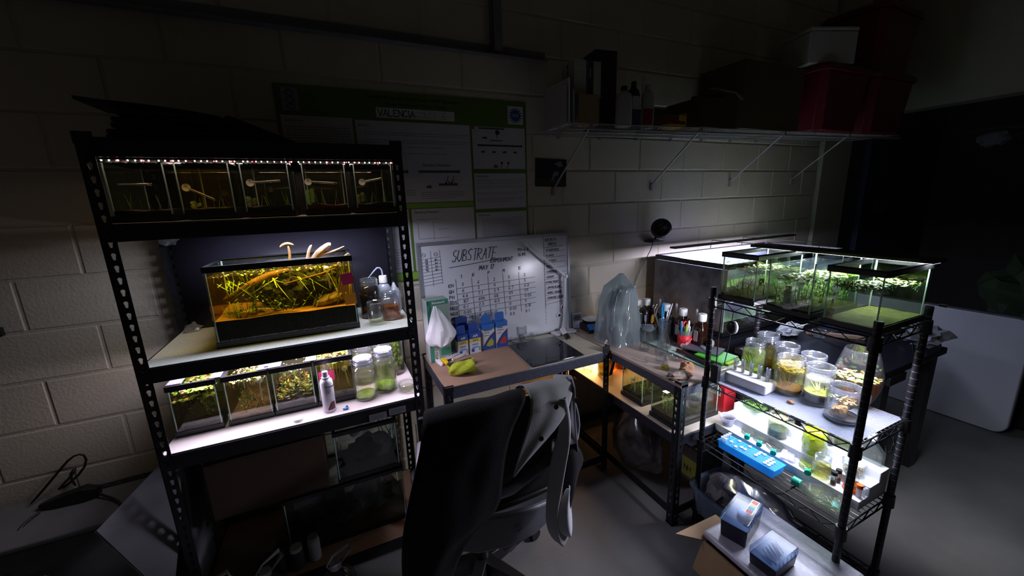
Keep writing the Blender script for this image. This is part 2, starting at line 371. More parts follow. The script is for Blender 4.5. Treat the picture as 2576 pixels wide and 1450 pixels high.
# ================================================================== slotted shelving
BOARD = pm('pale_particle_board', (.48, .49, .44), 0.75, 0, 0.14, 160, 0.0002, 400, contrast=1.6)
WBOARD = pm('white_laminate_board', (0.66, 0.61, 0.60), 0.55, 0, 0.04, 30)
HARDB = pm('brown_hardboard', (0.30, 0.185, 0.125), 0.6, 0, 0.10, 7, 0.0001, 300)
HOLE = [(0.0055 * math.cos(a) if False else 0.0062 * math.cos(a), 0.0045 + 0.0062 * math.sin(a)) for a in [math.radians(d) for d in (-38, 0, 30, 60, 90, 120, 150, 180, 218)]] + [(-0.0030, -0.0110), (0.0030, -0.0110)]
def flange(mb, h, w, T, hole_c):
    """perforated strip w wide, h tall, 2 mm thick, with real keyhole slots"""
    p = 0.0381; n = int(h / p); zc = 0.0
    def strip(za, zb, hole):
        if not hole:
            mb.box(0, w, 0, 0.002, za, zb, T); return
        zm = (za + zb) / 2; hp = [(hole_c + x, zm + y) for x, y in HOLE]
        out = [(0, za), (w, za), (w, zb), (0, zb)]
        tr = tessellate_polygon([[Vector((x, y, 0)) for x, y in out], [Vector((x, y, 0)) for x, y in hp]])
        al = out + hp; k = len(al)
        vs = [(x, 0, z) for x, z in al] + [(x, 0.002, z) for x, z in al]
        fs = [tuple(t) for t in tr] + [tuple(k + i for i in t[::-1]) for t in tr]
        fs += [(4 + i, 4 + (i + 1) % 11, k + 4 + (i + 1) % 11, k + 4 + i) for i in range(11)]
        fs += [(i, (i + 1) % 4, k + (i + 1) % 4, k + i) for i in range(4)]
        mb.add(vs, fs, T)
    for i in range(n): strip(i * p, (i + 1) * p, True)
    if n * p < h - 1e-4: strip(n * p, h, False)
def post(root, x, y, sx, sy, h, name='post'):
    mb = MB()
    flange(mb, h, 0.038, Matrix(((sx, 0, 0, x), (0, sy, 0, y), (0, 0, 1, 0), (0, 0, 0, 1))), 0.022)
    flange(mb, h, 0.038, Matrix(((0, sx, 0, x), (sy, 0, 0, y), (0, 0, 1, 0), (0, 0, 0, 1))), 0.022)
    mb.box(min(x, x + sx * .042), max(x, x + sx * .042), min(y, y + sy * .042), max(y, y + sy * .042), -0.0, 0.006)
    mb.box(min(x - sx * .002, x + sx * .042), max(x - sx * .002, x + sx * .042), min(y - sy * .002, y + sy * .003), max(y - sy * .002, y + sy * .003), h - 0.03, h + 0.004)
    return mb.build(name, BLACK, root, smooth=0)
def beams(root, x0, x1, y0, y1, zt, h, mat=None):
    mat = mat or BLACK
    for (a, b, cc, d_, n) in ((x0 + .004, x1 - .004, y0 + .003, y0 + .006, 'f'), (x0 + .004, x1 - .004, y1 - .006, y1 - .003, 'b'),
                              (x0 + .003, x0 + .006, y0 + .006, y1 - .006, 'l'), (x1 - .006, x1 - .003, y0 + .006, y1 - .006, 'r')):
        mb = MB(); mb.box(a, b, cc, d_, zt - h, zt)
        if n == 'f': mb.box(a, b, d_, d_ + .022, zt - h, zt - h + .003); mb.box(a, b, d_, d_ + .012, zt - h * .5, zt - h * .5 + .002); mb.box(a + .03, b - .03, cc - .003, cc, zt - h * .30, zt - h * .06)
        if n == 'b': mb.box(a, b, cc - .022, cc, zt - h, zt - h + .003)
        if n in 'fb':
            for xx in (a + .014, b - .014):
                for zz in (zt - h * .25, zt - h * .75): mb.cyl((xx, cc - .004 if n == 'f' else d_, zz), (xx, cc if n == 'f' else d_ + .004, zz), .005, n=8)
        mb.build('beam', mat, root, smooth=30, bevel=0.0008)
def board(root, x0, x1, y0, y1, zt, mat, t=0.012):
    mb = MB(); mb.box(x0 + .008, x1 - .008, y0 + .008, y1 - .008, zt - t, zt)
    return mb.build('shelf_board', mat, root, smooth=0, bevel=0.001)
RX0, RX1, RY0, RY1 = -0.630, 0.285, -0.516, -0.045
rk = thing('shelving_rack', 'tall black slotted steel shelving rack loaded with aquariums at the left', 'shelving rack', ((RX0 + RX1) / 2, (RY0 + RY1) / 2, 0), world_coords=True)
for (x, y, sx, sy) in ((RX0, RY0, 1, 1), (RX1, RY0, -1, 1), (RX0, RY1, 1, -1), (RX1, RY1, -1, -1)): post(rk, x, y, sx, sy, 1.825)
for zt, h_, bm_ in ((1.815, .055, HARDB), (1.565, .055, BOARD), (1.095, .055, BOARD), (0.772, .062, WBOARD), (0.098, .055, HARDB)):
    beams(rk, RX0, RX1, RY0, RY1, zt, h_); board(rk, RX0, RX1, RY0, RY1, zt, bm_)
LAB = pm('grey_paper_label', (0.20, 0.20, 0.24), 0.6)
INK = pm('black_ink', (0.010, 0.010, 0.014), 0.6, 0, 0)
for (x0, x1, dz) in ((0.055, 0.125, 0), (0.135, 0.205, 0.006)):
    mb = MB(); mb.box(x0, x1, RY0 - .0022, RY0 + .002, .712 + dz, .742 + dz)
    l = mb.build('beam_label', LAB, rk, smooth=0); mb = MB(); text_lines(mb, x0 + .008, x1 - .008, .732 + dz, 3, .007, frame((0, RY0 - .003, 0), (1, 0, 0), (0, 0, 1))); q = mb.build('label_print', pm('grey_print', (.09, .09, .11), .6), rk, smooth=0); q.parent = l

def led_bar(x, y, z, lx, ly, label, name='led_bar', glow=None, dots=None):
    r = thing(name, label, 'light', (x, y, z), world_coords=True)
    mb = MB(); mb.box(x - lx / 2 - .02, x + lx / 2 + .02, y - ly / 2 - .008, y + ly / 2 + .008, z, z + .012); mb.build('housing', BLKPL, r, smooth=0, bevel=0.002)
    if glow:
        mb = MB(); mb.box(x - lx / 2, x + lx / 2, y - ly / 2, y + ly / 2, z - .003, z - .0002); mb.build('diffuser', glow, r, smooth=0)
    if dots:
        for mt, off, n in dots:
            mb = MB(); mb.cbox((0, 0, -.002), (.0026, .0030, .002)); o0 = None
            for i in range(n):
                xx = x - lx / 2 + (i + off + random.uniform(-.2, .2)) * lx / n
                if o0 is None: o0 = mb.build('led_dot', mt, r, loc=(0, 0, 0), smooth=0); o = o0
                else: o = o0.copy(); COL.objects.link(o)
                o.location = (xx - x, 0, 0)
    return r
led_bar(-0.17, -0.475, 1.755, 0.86, .01, 'thin strip of white and red LEDs above the five top tanks', 'led_strip',
        dots=((em('warm_led_dot', (1, .85, .7), 26), .3, 46), (em('red_led_dot', (1, .04, .08), 16), .8, 15)))
led_bar(-0.10, -0.385, 1.540, 0.64, .055, 'black LED bar under the shelf above the amber aquarium', 'led_bar', em('cool_diffuser', (.85, .87, 1), 3))
led_bar(-0.17, -0.37, 1.068, 0.82, .055, 'black LED bar under the middle shelf over the lower row of tanks', 'led_bar', em('violet_diffuser', (.93, .82, 1), 3))

# ================================================================== tanks
SUBD = pm('dark_aquasoil', (0.022, 0.015, 0.010), 0.9, 0, 0.5, 180, 0.003, 160, contrast=1.5)
SUBR = pm('red_brown_gravel', (0.20, 0.055, 0.020), 0.85, 0, 0.5, 150, 0.003, 140, col2=(0.05, 0.016, 0.008), contrast=1.6)
SUBG = pm('golden_sand', (0.62, 0.34, 0.07), 0.9, 0, 0.3, 90, 0.002, 120, col2=(0.30, 0.15, 0.03))
SUBB = pm('brown_sand', (0.24, 0.14, 0.05), 0.9, 0, 0.3, 60, 0.002, 120, col2=(0.10, 0.06, 0.02))
SUBO = pm('olive_silt', (0.13, 0.13, 0.035), 0.95, 0, 0.3, 40, 0.002, 90)
def tank(label, x0, x1, y0, y1, z0, h, rim='both', wlev=0.8, water=None, sub=SUBD, subh=0.03, name='glass_tank', group=None, rimh=.020, slope=0.0, back=None):
    cx, cyy = (x0 + x1) / 2, (y0 + y1) / 2; w, d = x1 - x0, y1 - y0
    r = thing(name, label, 'aquarium', (cx, cyy, z0), group=group)
    hw, hd, t = w / 2, d / 2, 0.004
    mb = MB(); g = 0.002
    mb.box(-hw + g, hw - g, -hd + g, -hd + g + t, .006, h - .004); mb.box(-hw + g, hw - g, hd - g - t, hd - g, .006, h - .004)
    mb.box(-hw + g, -hw + g + t, -hd + g + t, hd - g - t, .006, h - .004); mb.box(hw - g - t, hw - g, -hd + g + t, hd - g - t, .006, h - .004)
    mb.build('glass', TGLASS, r, smooth=0)
    for sx in (-1, 1):
        for sy in (-1, 1): mb = MB(); mb.cbox((sx * (hw - g - t - .0016), sy * (hd - g - t - .0016), h / 2), (.0034, .0034, h - .02)); mb.build('silicone_seam', SEAM, r, smooth=0)
    def ring(za, zb, wi, nm):
        mb = MB()
        for (a, b, c_, d_) in ((-hw, hw, -hd, -hd + .0018), (-hw, hw, hd - .0018, hd), (-hw, -hw + .0018, -hd + .0018, hd - .0018), (hw - .0018, hw, -hd + .0018, hd - .0018)): mb.box(a, b, c_, d_, za, zb)
        zt = zb - .003 if nm == 'top_rim' else za
        mb.box(-hw, hw, -hd, -hd + wi, zt, zt + .003); mb.box(-hw, hw, hd - wi, hd, zt, zt + .003)
        mb.box(-hw, -hw + wi, -hd + wi, hd - wi, zt, zt + .003); mb.box(hw - wi, hw, -hd + wi, hd - wi, zt, zt + .003)
        mb.build(nm, BLKPL, r, smooth=0)
    if rim in ('both', 'bottom'): ring(0, rimh, hw if False else .012, 'bottom_rim')
    if rim in ('both',): ring(h - rimh, h, .014, 'top_rim')
    mb = MB(); i_ = g + t + .0006
    n = 14; vs = []; 
    top = []
    for jy in range(n + 1):
        for jx in range(n + 1):
            u, v = jx / n, jy / n
            zz = subh * (1 + slope * v) * (1 + (.10 if subh > .08 else .22) * noise.noise(Vector((u * 3 + cx * 9, v * 3, z0)))) + .001 * random.random()
            top.append((-hw + i_ + u * (w - 2 * i_), -hd + i_ + v * (d - 2 * i_), zz + .006))
    fs = [(a * (n + 1) + b, a * (n + 1) + b + 1, (a + 1) * (n + 1) + b + 1, (a + 1) * (n + 1) + b) for a in range(n) for b in range(n)]
    mb.add(top, fs)
    k = (n + 1) ** 2; edge = list(range(n + 1)) + [j * (n + 1) + n for j in range(1, n + 1)] + [n * (n + 1) + j for j in range(n - 1, -1, -1)] + [j * (n + 1) for j in range(n - 1, 0, -1)]
    ev = [top[e] for e in edge]; low = [(a, b, .0065) for a, b, _ in ev]; q = len(ev)
    mb.add(ev + low, [(j, q + j, q + (j + 1) % q, (j + 1) % q) for j in range(q)] + [tuple(range(q, 2 * q))])
    if isinstance(sub, (list, tuple)):
        mb.m = [0] * len(mb.m); 
        for fi, f in enumerate(mb.f):
            if fi >= n * n: mb.m[fi] = 1
        mb.build('substrate', list(sub), r, smooth=60)
    else: mb.build('substrate', sub, r, smooth=60)
    if water:
        mb = MB(); e = i_ + .0004
        zl = h * wlev; mb.box(-hw + e, hw - e, -hd + e, hd - e, .009, zl); mb.build('water', water, r, smooth=0)
    r['_w'] = h * wlev + z0
    return r
GREENS = [pm('leaf_bright_green', (0.22, 0.45, 0.04), 0.5, 0, .25, 60), pm('leaf_lime', (0.42, 0.55, 0.07), 0.5, 0, .2, 60),
          pm('leaf_olive', (0.16, 0.19, 0.03), .6, 0, .3, 60), pm('leaf_rust', (0.35, 0.13, 0.035), .6, 0, .3, 60), pm('leaf_cream', (0.62, 0.60, 0.36), .5, 0, .2, 60),
          pm('leaf_dark_green', (0.05, 0.12, 0.02), .6, 0, .3, 60)]
def floaters(label, x0, x1, y0, y1, z, n, weights=(3, 3, 2, 2, 2, 0), r=(0.004, 0.009), name='floating_plants', big=0):
    mb = MB(); m2 = []
    for i in range(n):
        x, y = random.uniform(x0, x1), random.uniform(y0, y1)
        mb.mi = random.choices(range(6), weights)[0]; rr = random.uniform(*r)
        T_ = Matrix.Rotation(random.uniform(-.5, .5), 3, 'X') @ Matrix.Rotation(random.uniform(-.5, .5), 3, 'Y')
        mb.disc((x, y, z + random.uniform(0, .005)), rr, 8, tilt=T_, sx=random.uniform(.7, 1))
        if i % 3 == 0: mb.blade((x, y, z), (random.uniform(-.3, .3), random.uniform(-.3, .3), -1), random.uniform(.01, .03), .001)
    for i in range(big):
        x, y = random.uniform(x0 + .015, x1 - .015), random.uniform(y0 + .01, y1 - .01); mb.mi = random.choice((0, 1, 1))
        for k in range(6):
            a = k * PI / 3 + i; mb.disc((x + .012 * math.cos(a), y + .012 * math.sin(a), z + .007), .010, 9, tilt=Matrix.Rotation(.35, 3, Vector((-math.sin(a), math.cos(a), 0))), wob=.1)
    return solo(name, mb, GREENS, label, 'floating plants', kind='stuff', smooth=0)
def stems(label, x0, x1, y0, y1, z, n, h, w=.004, mats=(0, 2, 5), leaves=0, name='water_plants', bend=.4, ls=.02, kind='stuff', dirz=1.0, spread=.25, cat='water plants'):
    mb = MB()
    for i in range(n):
        x, y = random.uniform(x0, x1), random.uniform(y0, y1); mb.mi = random.choice(mats); hh = h * random.uniform(.5, 1)
        d = Vector((random.uniform(-1, 1) * spread, random.uniform(-1, 1) * spread, dirz))
        mb.blade((x, y, z), d, hh, w, bend * hh * 3 if False else bend * .3)
        for k in range(leaves):
            t = (k + 1) / (leaves + 1); p = Vector((x, y, z)) + d.normalized() * hh * t
            a = random.uniform(0, 6.28); mb.blade(p, (math.cos(a), math.sin(a), .4), ls * random.uniform(.6, 1), ls * .28, .2, 2)
    mb.v = [(min(max(v[0], x0 - .5), x1 + .5), v[1], v[2]) for v in mb.v]
    return solo(name, mb, GREENS, label, cat, kind=kind, smooth=0)
def clampbox(o, x0, x1, y0, y1, z1=9):
    L = o.location
    for v in o.data.vertices:
        v.co.x = min(max(v.co.x, x0 - L.x), x1 - L.x); v.co.y = min(max(v.co.y, y0 - L.y), y1 - L.y); v.co.z = min(v.co.z, z1 - L.z)
    return o
CUPM = clear('suction_cup_plastic', (.75, .75, .78), (.8, .8, .85), .5, .08, .2, murk=.75, mcol=(.85, .85, .9))
REDL = pm('red_thermometer_bulb', (.75, .02, .02), .4); WSC = pm('thermometer_scale', (.82, .80, .78), .5, 0, .02)
def thermometer(label, p, ang, L=.085, cup=True, red=True, group='tank thermometers'):
    """flat against the front glass: p is the cup, ang the tube's direction in the pane, degrees from +x"""
    r = thing('tank_thermometer', label, 'thermometer', p, group=group)
    d = Vector((math.cos(math.radians(ang)), 0, math.sin(math.radians(ang)))); a = d * .008; b = d * L
    mb = MB(); mb.tube([a, b * .93, b], [.0036, .0036, .001], 10); mb.build('tube', clear('thermometer_glass', (.9, .9, .9), (.7, .7, .7), .5, .12), r)
    mb = MB(); mb.cyl(d * .012, d * L * .86, .0029, n=8); mb.build('scale', WSC, r)
    if red: mb = MB(); mb.cyl(d * L * .84, d * L * .93, .0028, n=8); mb.build('bulb', REDL, r)
    if cup:
        mb = MB(); mb.lathe([(0.0005, .006), (.004, .006), (.006, .002), (.0115, -.001), (.0125, -.003)], T=frame((0, .0005, 0), (1, 0, 0), (0, 0, 1)), n=20); mb.build('suction_cup', CUPM, r)
    return r
# ---- five small tanks on the top shelf
TG = 'small tanks on the top shelf of the rack'
WD = clear('dim_brown_water', (.80, .78, .66), (.6, .55, .45), .25, .02, murk=.03, mcol=(.05, .05, .03))
WDG = clear('dim_gold_water', (.84, .74, .40), (.6, .5, .3), .25, .02, murk=.05, mcol=(.10, .07, .02))
topx = [(-.616, -.456), (-.440, -.281), (-.262, -.104), (-.072, .085), (.104, .257)]
nm = ['leftmost small tank on the top shelf, thermometer lying level and thin grass inside', 'second small tank from the left on the top shelf, its thermometer slanting down',
      'middle small tank of the five on the top shelf, clear water and thermometer level', 'fourth small tank on the top shelf, with lit red brown gravel',
      'rightmost small tank of the five on the top shelf, beside the rack post']
for i, (a, b) in enumerate(topx):
    tank(nm[i], a, b, -.452, -.150, 1.567, .203, water=WDG if i == 1 else WD, sub=SUBR if i == 3 else SUBD, subh=.030, wlev=.82, group=TG)
th = [(-.597, 1.684, 0, .10), (-.416, 1.673, -30, .095), (-.233, 1.686, 4, .098), (-.050, 1.688, -4, .1), (.138, 1.685, 10, .078)]
tl = ['thermometer lying level inside the leftmost top tank', 'thermometer slanting down to the right inside the second top tank', 'level thermometer with red tip inside the middle top tank',
      'level thermometer above the red gravel in the fourth top tank', 'thermometer tilting up to the right in the rightmost top tank']
for i, (x, z, a, L) in enumerate(th): thermometer(tl[i], (x, -.4365, z), a, L, cup=(i > 0), red=i in (2, 4))
for i, (a, b) in enumerate(topx):
    o = stems('thin green plants growing in the %s tank of the top shelf' % ['leftmost', 'second', 'middle', 'fourth', 'rightmost'][i], a + .02, b - .02, -.42, -.36, 1.598, 12, .07, .002, (0, 2), name='water_grass', bend=.5)
    clampbox(o, a + .012, b - .012, -.438, -.17, 1.72)
for i, (x, z, l) in enumerate(((-.052, 1.603, 'small bright green plant at the left of the fourth top tank'), (-.40, 1.60, 'tiny yellow green plant at the left of the second top tank'), (-.24, 1.60, 'small green plant at the left of the middle top tank'), (.125, 1.60, 'small pale plant at the left of the rightmost top tank'))):
    mb = MB(); mb.mi = (0, 1, 2, 2)[i]
    mb.tube([(x, -.425, z), (x - .004, -.424, z + .03), (x + .002, -.424, z + (.058, .02, .03, .035)[i])], .0012, 5)
    for k in range((10, 3, 5, 6)[i]):
        zz = z + .01 + k * (.05 / 10 if i == 0 else .006); mb.disc((x + (.009 if k % 2 else -.007), -.426 - .002 * (k % 2), zz), .008, 8, tilt=Matrix.Rotation(1.0, 3, 'X') @ Matrix.Rotation(.4 * (-1) ** k, 3, 'Y'), sx=1.1)
    solo('stem_plant', mb, GREENS, l, 'water plant', smooth=0)
mb = MB(); mb.quad((-.60, -.056, 1.566), (.25, -.056, 1.566), (.25, -.056, 1.758), (-.60, -.056, 1.758)); solo('added_dark_sheet', mb, BLKPL, 'added black sheet darkening the view behind the five top tanks', 'sheet', solid=.0015, smooth=0)  # sheet added to keep the lit wall from showing through the tanks
# ---- dark stuff lying on top of the rack
DST = pm('dark_folded_fabric', (.016, .016, .02), .8, 0, .3, 10, .002, 50)
t_ = thing('folded_bag_stack', 'pile of dark folded bags on top of the rack at its left end', 'bags', (-.45, -.30, 1.817), world_coords=True)
for k in range(5):
    mb = MB(); mb.cbox((0, 0, 0), (.30 - .01 * k, .22, .017), locT((-.45 + .004 * k, -.30, 1.829 + k * .0185), .05 * (-1) ** k)); mb.build('bag_layer', DST, t_, smooth=0, bevel=.006)
mb = MB(); mb.loft([[(x, -.40 + .02 * math.sin(9 * x), z) , (x, -.18, z + .004), (x, -.18, z + .012), (x, -.40, z + .010)] for x, z in ((-.655, 1.938), (-.6, 1.932), (-.5, 1.925), (-.4, 1.915), (-.30, 1.90), (-.262, 1.885))])
mb.build('top_sheet', DST, t_)
mb = MB(); mb.prism([(-.288, 1.817), (-.25, 1.817), (-.03, 1.8175), (-.272, 1.918), (-.285, 1.91)], 0, .16, frame((0, -.22, 0), (1, 0, 0), (0, 0, 1)))
solo('dark_case', mb, DST, 'black wedge-shaped case leaning on the rack top beside the folded bags', 'case', smooth=0, bevel=.004)

# ---- the amber aquarium on the middle shelf
AMB = clear('amber_water', (.93, .70, .20), (.8, .5, .1), .25, .03, murk=.05, mcol=(.45, .26, .03))
tank('twenty inch aquarium of amber water with driftwood, plants and golden sand', -.428, .068, -.416, -.145, 1.0955, .305, water=AMB, sub=(SUBG, SUBD), subh=.092, wlev=.865, name='amber_aquarium', rimh=.022, slope=.08)
DRIFT = pm('bare_driftwood', (.42, .22, .13), .8, 0, .25, 30, .001, 60); DRIFTW = pm('wet_driftwood', (.22, .11, .03), .7, 0, .3, 30, .001, 60)
t_ = thing('driftwood', 'branching driftwood in the amber aquarium rising above its rim', 'driftwood', (-.12, -.29, 1.19), world_coords=True)
for nm_, mt, pts, rr in (('upright_branch', DRIFTW, [(-.165, -.27, 1.21), (-.16, -.29, 1.30), (-.168, -.3, 1.36), (-.155, -.31, 1.41), (-.158, -.32, 1.452)], [.008, .007, .006, .005, .005]),
                    ('hooked_tip', DRIFTW, [(-.188, -.32, 1.443), (-.176, -.32, 1.455), (-.155, -.32, 1.460), (-.135, -.32, 1.449)], [.003, .006, .007, .003]),
                    ('short_branch', DRIFT, [(-.11, -.3, 1.35), (-.095, -.31, 1.395), (-.085, -.32, 1.432), (-.072, -.325, 1.447)], [.006, .006, .006, .004]),
                    ('thick_branch', DRIFT, [(-.10, -.25, 1.33), (-.07, -.28, 1.395), (-.035, -.31, 1.425), (.0, -.33, 1.45)], [.012, .014, .016, .009]),
                    ('thin_branch', DRIFT, [(-.085, -.28, 1.385), (-.04, -.3, 1.397), (.0, -.31, 1.412), (.025, -.32, 1.42), (.05, -.33, 1.433)], [.007, .005, .005, .004, .002]),
                    ('sunken_log', DRIFTW, [(-.41, -.30, 1.25), (-.36, -.33, 1.27), (-.30, -.34, 1.31), (-.24, -.33, 1.345), (-.15, -.30, 1.35)], [.012, .017, .018, .013, .010]),
                    ('sunken_branch', DRIFTW, [(-.2, -.36, 1.30), (-.12, -.37, 1.318), (-.05, -.37, 1.33), (.01, -.36, 1.35)], [.003, .004, .004, .003]),
                    ('curved_root', DRIFTW, [(-.05, -.25, 1.22), (-.03, -.27, 1.29), (.0, -.30, 1.34), (.045, -.32, 1.385), (.062, -.34, 1.403)], [.006, .006, .007, .008, .006])):
    mb = MB(); mb.tube(pts, rr, 9); o = mb.build(nm_, mt, t_, sub=1)
ROCK = pm('ochre_stone', (.36, .25, .08), .8, 0, .35, 25, .002, 50)
mb = MB(); mb.blob((-.29, -.36, 1.196), (.070, .030, .022), .25, 2, 3, 4); solo('river_stone', mb, ROCK, 'flat stone on the golden sand at the front left of the amber aquarium', 'stone')
mb = MB(); mb.blob((0, 0, 0), (.074, .034, .020), .2, 2, 3, 9, T=locT((-.025, -.34, 1.220), 0, 0, -.28)); solo('river_stone', mb, ROCK, 'larger slanting stone at the right in the amber aquarium', 'stone')
mb = MB()
for k, (x, z, r_) in enumerate(((-.26, 1.27, .045), (-.20, 1.25, .055), (-.13, 1.27, .06), (-.06, 1.28, .055), (-.01, 1.30, .045), (-.17, 1.31, .04), (-.09, 1.32, .035))): mb.blob((x, -.29, z), (r_, .05, r_), .7, 3, 3, k)
solo('mossy_mound', mb, pm('dark_moss', (.035, .05, .010), .9, 0, .5, 60, .006, 90, col2=(.008, .010, .004), contrast=1.4), 'dark mossy mound filling the middle of the amber aquarium', 'moss', smooth=30, kind='stuff')
o = stems('tangle of green stem plants filling the middle of the amber aquarium', -.34, .0, -.39, -.34, 1.20, 46, .16, .003, (0, 2, 5, 5), leaves=5, ls=.022, name='aquarium_plants', spread=1.1); clampbox(o, -.415, .055, -.402, -.16, 1.37)
o = stems('long grassy green leaves at the left front of the amber aquarium', -.39, -.30, -.39, -.33, 1.19, 46, .07, .003, (0, 1, 2), name='aquarium_grass', spread=.6); clampbox(o, -.415, -.2, -.402, -.2)
o = stems('spiky yellow green plants at the right of the amber aquarium', .0, .05, -.38, -.3, 1.22, 42, .15, .006, (1, 2, 3, 0), name='spiky_plants', spread=.3); clampbox(o, -.06, .055, -.402, -.2, 1.37)
o = stems('long green leaves floating across the amber aquarium', -.40, -.08, -.398, -.30, 1.33, 60, .13, .0035, (0, 0, 1), name='floating_leaves', spread=2.2, dirz=-.8); clampbox(o, -.415, .055, -.402, -.16, 1.352)
floaters('bright green duckweed at the surface of the amber aquarium', -.41, .05, -.395, -.17, 1.3545, 420, (5, 3, 2, 1, 0, 0), (.002, .006))
thermometer('thermometer hanging upright in the right half of the amber aquarium', (-.030, -.401, 1.352), -86, .09)
def sticky(label, c, col, rot=0, s=.046, y=None, h=None):
    mb = MB(); h = h or s; mb.cbox((0, 0, 0), (s, .0006, h), locT(c, 0, 0, rot)); return solo('sticky_note', mb, col, label, 'sticky note', smooth=0)
PINK = pm('magenta_paper', (.75, .03, .18), .7); ORG = pm('orange_paper', (.85, .30, .01), .7)
sticky('magenta sticky note at the upper right of the amber aquarium', (.040, -.4170, 1.307), PINK, -.12, .046)
sticky('orange sticky note in the middle of the amber aquarium\'s right side', (.022, -.4170, 1.268), ORG, .04, .042, h=.03)
sticky('orange sticky note at the lower right of the amber aquarium', (.044, -.4170, 1.222), ORG, -.05, .044)
# dark sheet behind
mb = MB(); mb.quad((-.60, -.062, 1.0955), (.25, -.0625, 1.0955), (.25, -.0615, 1.512), (-.60, -.062, 1.512))
solo('black_backdrop_sheet', mb, pm('black_plastic_sheet', (.028, .026, .042), .38, 0, .2, 4, .004, 5), 'black plastic sheet hung behind the amber aquarium', 'sheet', solid=.0015, smooth=60)

for c_, l in (((-.595, -.085, 1.485), 'scrap of crumpled clear film high on the back left post of the rack'), ((-.575, -.095, 1.112), 'scrap of crumpled clear film at the back left corner of the middle shelf')):
    mb = MB(); mb.blob(c_, (.028, .022, .02), .9, 3, 2, 5); solo('film_scrap', mb, clear('crinkled_film', (.8, .8, .85), (.8, .8, .9), .8, .12, .1, .2, (.7, .75, .8)), l, 'plastic scrap', smooth=20)
# ---- jars by the amber aquarium
def jar(label, c, r, h, rn=None, name='glass_jar', liquid=None, lev=.6, extra=None, group=None, thread=True, neck=.82, glass=None, cat='jar', cap=None, nt=2, sh=.12):
    rn = rn or r * .78; root = thing(name, label, cat, c, group=group); zt = h
    nz = h * neck; s = nz - h * sh
    prof = [(r * .80, 0), (r * .95, .004), (r, .012), (r, s), (r * .97, s + (nz - s) * .35), ((r + rn) * .5, s + (nz - s) * .75), (rn, nz)]
    rp = [(rn, nz)]
    if thread:
        for k in range(nt):
            z_ = nz + (zt - nz) * (k + .3) / (nt + .3); dz = (zt - nz) * .12; rp += [(rn, z_), (rn + .0024, z_ + dz), (rn, z_ + 2 * dz)]
    rp += [(rn, zt - .003), (rn + .0014, zt - .001), (rn - .0005, zt), (rn - .0028, zt - .002), (rn - .0028, nz)]
    mb = MB(); mb.lathe(rp, n=36); mb.build('rim', RIMG if glass is None else glass, root)
    prof += [(rn, nz), (rn - .0028, nz)]
    prof += [((r + rn) * .5 - .003, s + (nz - s) * .75), (r - .003, s), (r - .003, .014), (r * .8, .0065), (.0005, .006)]
    mb = MB(); mb.lathe([(.0005, .001)] + prof, n=32); mb.build('glass', glass or GLASS, root)
    if liquid:
        mb = MB(); zl = h * lev; pr = [(.0005, .0075), (r * .8, .0085), (r - .0042, .0165)]
        if zl <= s: pr += [(r - .0042, zl)]
        else: pr += [(r - .0042, s), ((r - .0042) * (1 - .6 * (zl - s) / max(nz - s, .001)) + rn * .6 * (zl - s) / max(nz - s, .001) - .002, zl)]
        pr += [(.0005, zl)]; mb.lathe(pr, n=28); mb.build('liquid', liquid, root)
    if cap:
        mb = MB(); mb.lathe([(.0005, zt + .003), (rn + .002, zt + .003), (rn + .0035, zt + .001), (rn + .0035, nz + .004)], n=28); mb.build('lid', cap, root)
    if extra: extra(root, r, h)
    return root
def liq(name, tint, murk, mcol, ms=0): return clear(name, tint, tuple(t * .8 for t in tint), .12, .015, .05, murk, mcol, mscale=ms)
TEA = liq('dark_tea', (.42, .26, .09), .25, (.05, .028, .006)); CLR = liq('pale_water', (.93, .93, .80), .02, (.7, .7, .5))
AMBL = liq('orange_brown_liquid', (.80, .42, .16), .35, (.42, .16, .05)); PALEG = liq('pale_green_water', (.90, .93, .74), .10, (.62, .62, .40))
jar('tall jar of dark tea-brown liquid right of the amber aquarium', (.131, -.270, 1.096), .046, .178, .037, liquid=TEA, lev=.72, name='mason_jar')
jar('clear open beaker in front of the dark brown jar', (.139, -.385, 1.096), .034, .095, .034, liquid=CLR, lev=.12, thread=False, name='beaker', cat='beaker', neck=.9)
jar('open jar half full of orange brown liquid beside the clear beaker', (.204, -.345, 1.096), .044, .125, .034, liquid=AMBL, lev=.48, name='mason_jar')
SQZ = clear('translucent_polythene', (.6, .65, .72), (.6, .65, .75), .3, .05, .3, murk=.75, mcol=(.72, .78, .88))
def wash_bottle(label, c, rz, sp=True):
    w = thing('wash_bottle', label, 'wash bottle', c, rz)
    mb = MB(); mb.lathe([(.0005, 0), (.030, 0), (.032, .006), (.032, .105), (.030, .122), (.020, .138), (.015, .142), (.015, .150)], n=24); mb.build('bottle', SQZ, w)
    mb = MB(); mb.lathe([(.0005, .178), (.017, .178), (.018, .174), (.019, .146), (.0165, .145)], n=24); mb.build('cap', WHT, w)
    mb = MB(); mb.tube([(0, 0, .176), (-.002, 0, .205), (-.010, 0, .216), (-.022, 0, .217), (-.035, 0, .206), (-.066, 0, .175)], [.0036, .0036, .0036, .0036, .0032, .0016], 8); mb.build('bent_spout', clear('spout_plastic', (.6, .65, .8), (.6, .65, .8), .3, .06, .2, murk=.7, mcol=(.75, .8, .95)), w)
wash_bottle('white squeeze wash bottle with bent spout behind the jars', (.198, -.235, 1.096), .15)
def wb2(c, l):
    w = thing('squeeze_bottle', l, 'squeeze bottle', c)
    mb = MB(); mb.lathe([(.0005, 0), (.028, 0), (.029, .004), (.029, .085), (.02, .105), (.012, .112)], n=20); mb.build('bottle', SQZ, w)
    mb = MB(); mb.lathe([(.0005, .135), (.004, .135), (.013, .112), (.013, .104)], n=16); mb.build('cap', WHT, w)
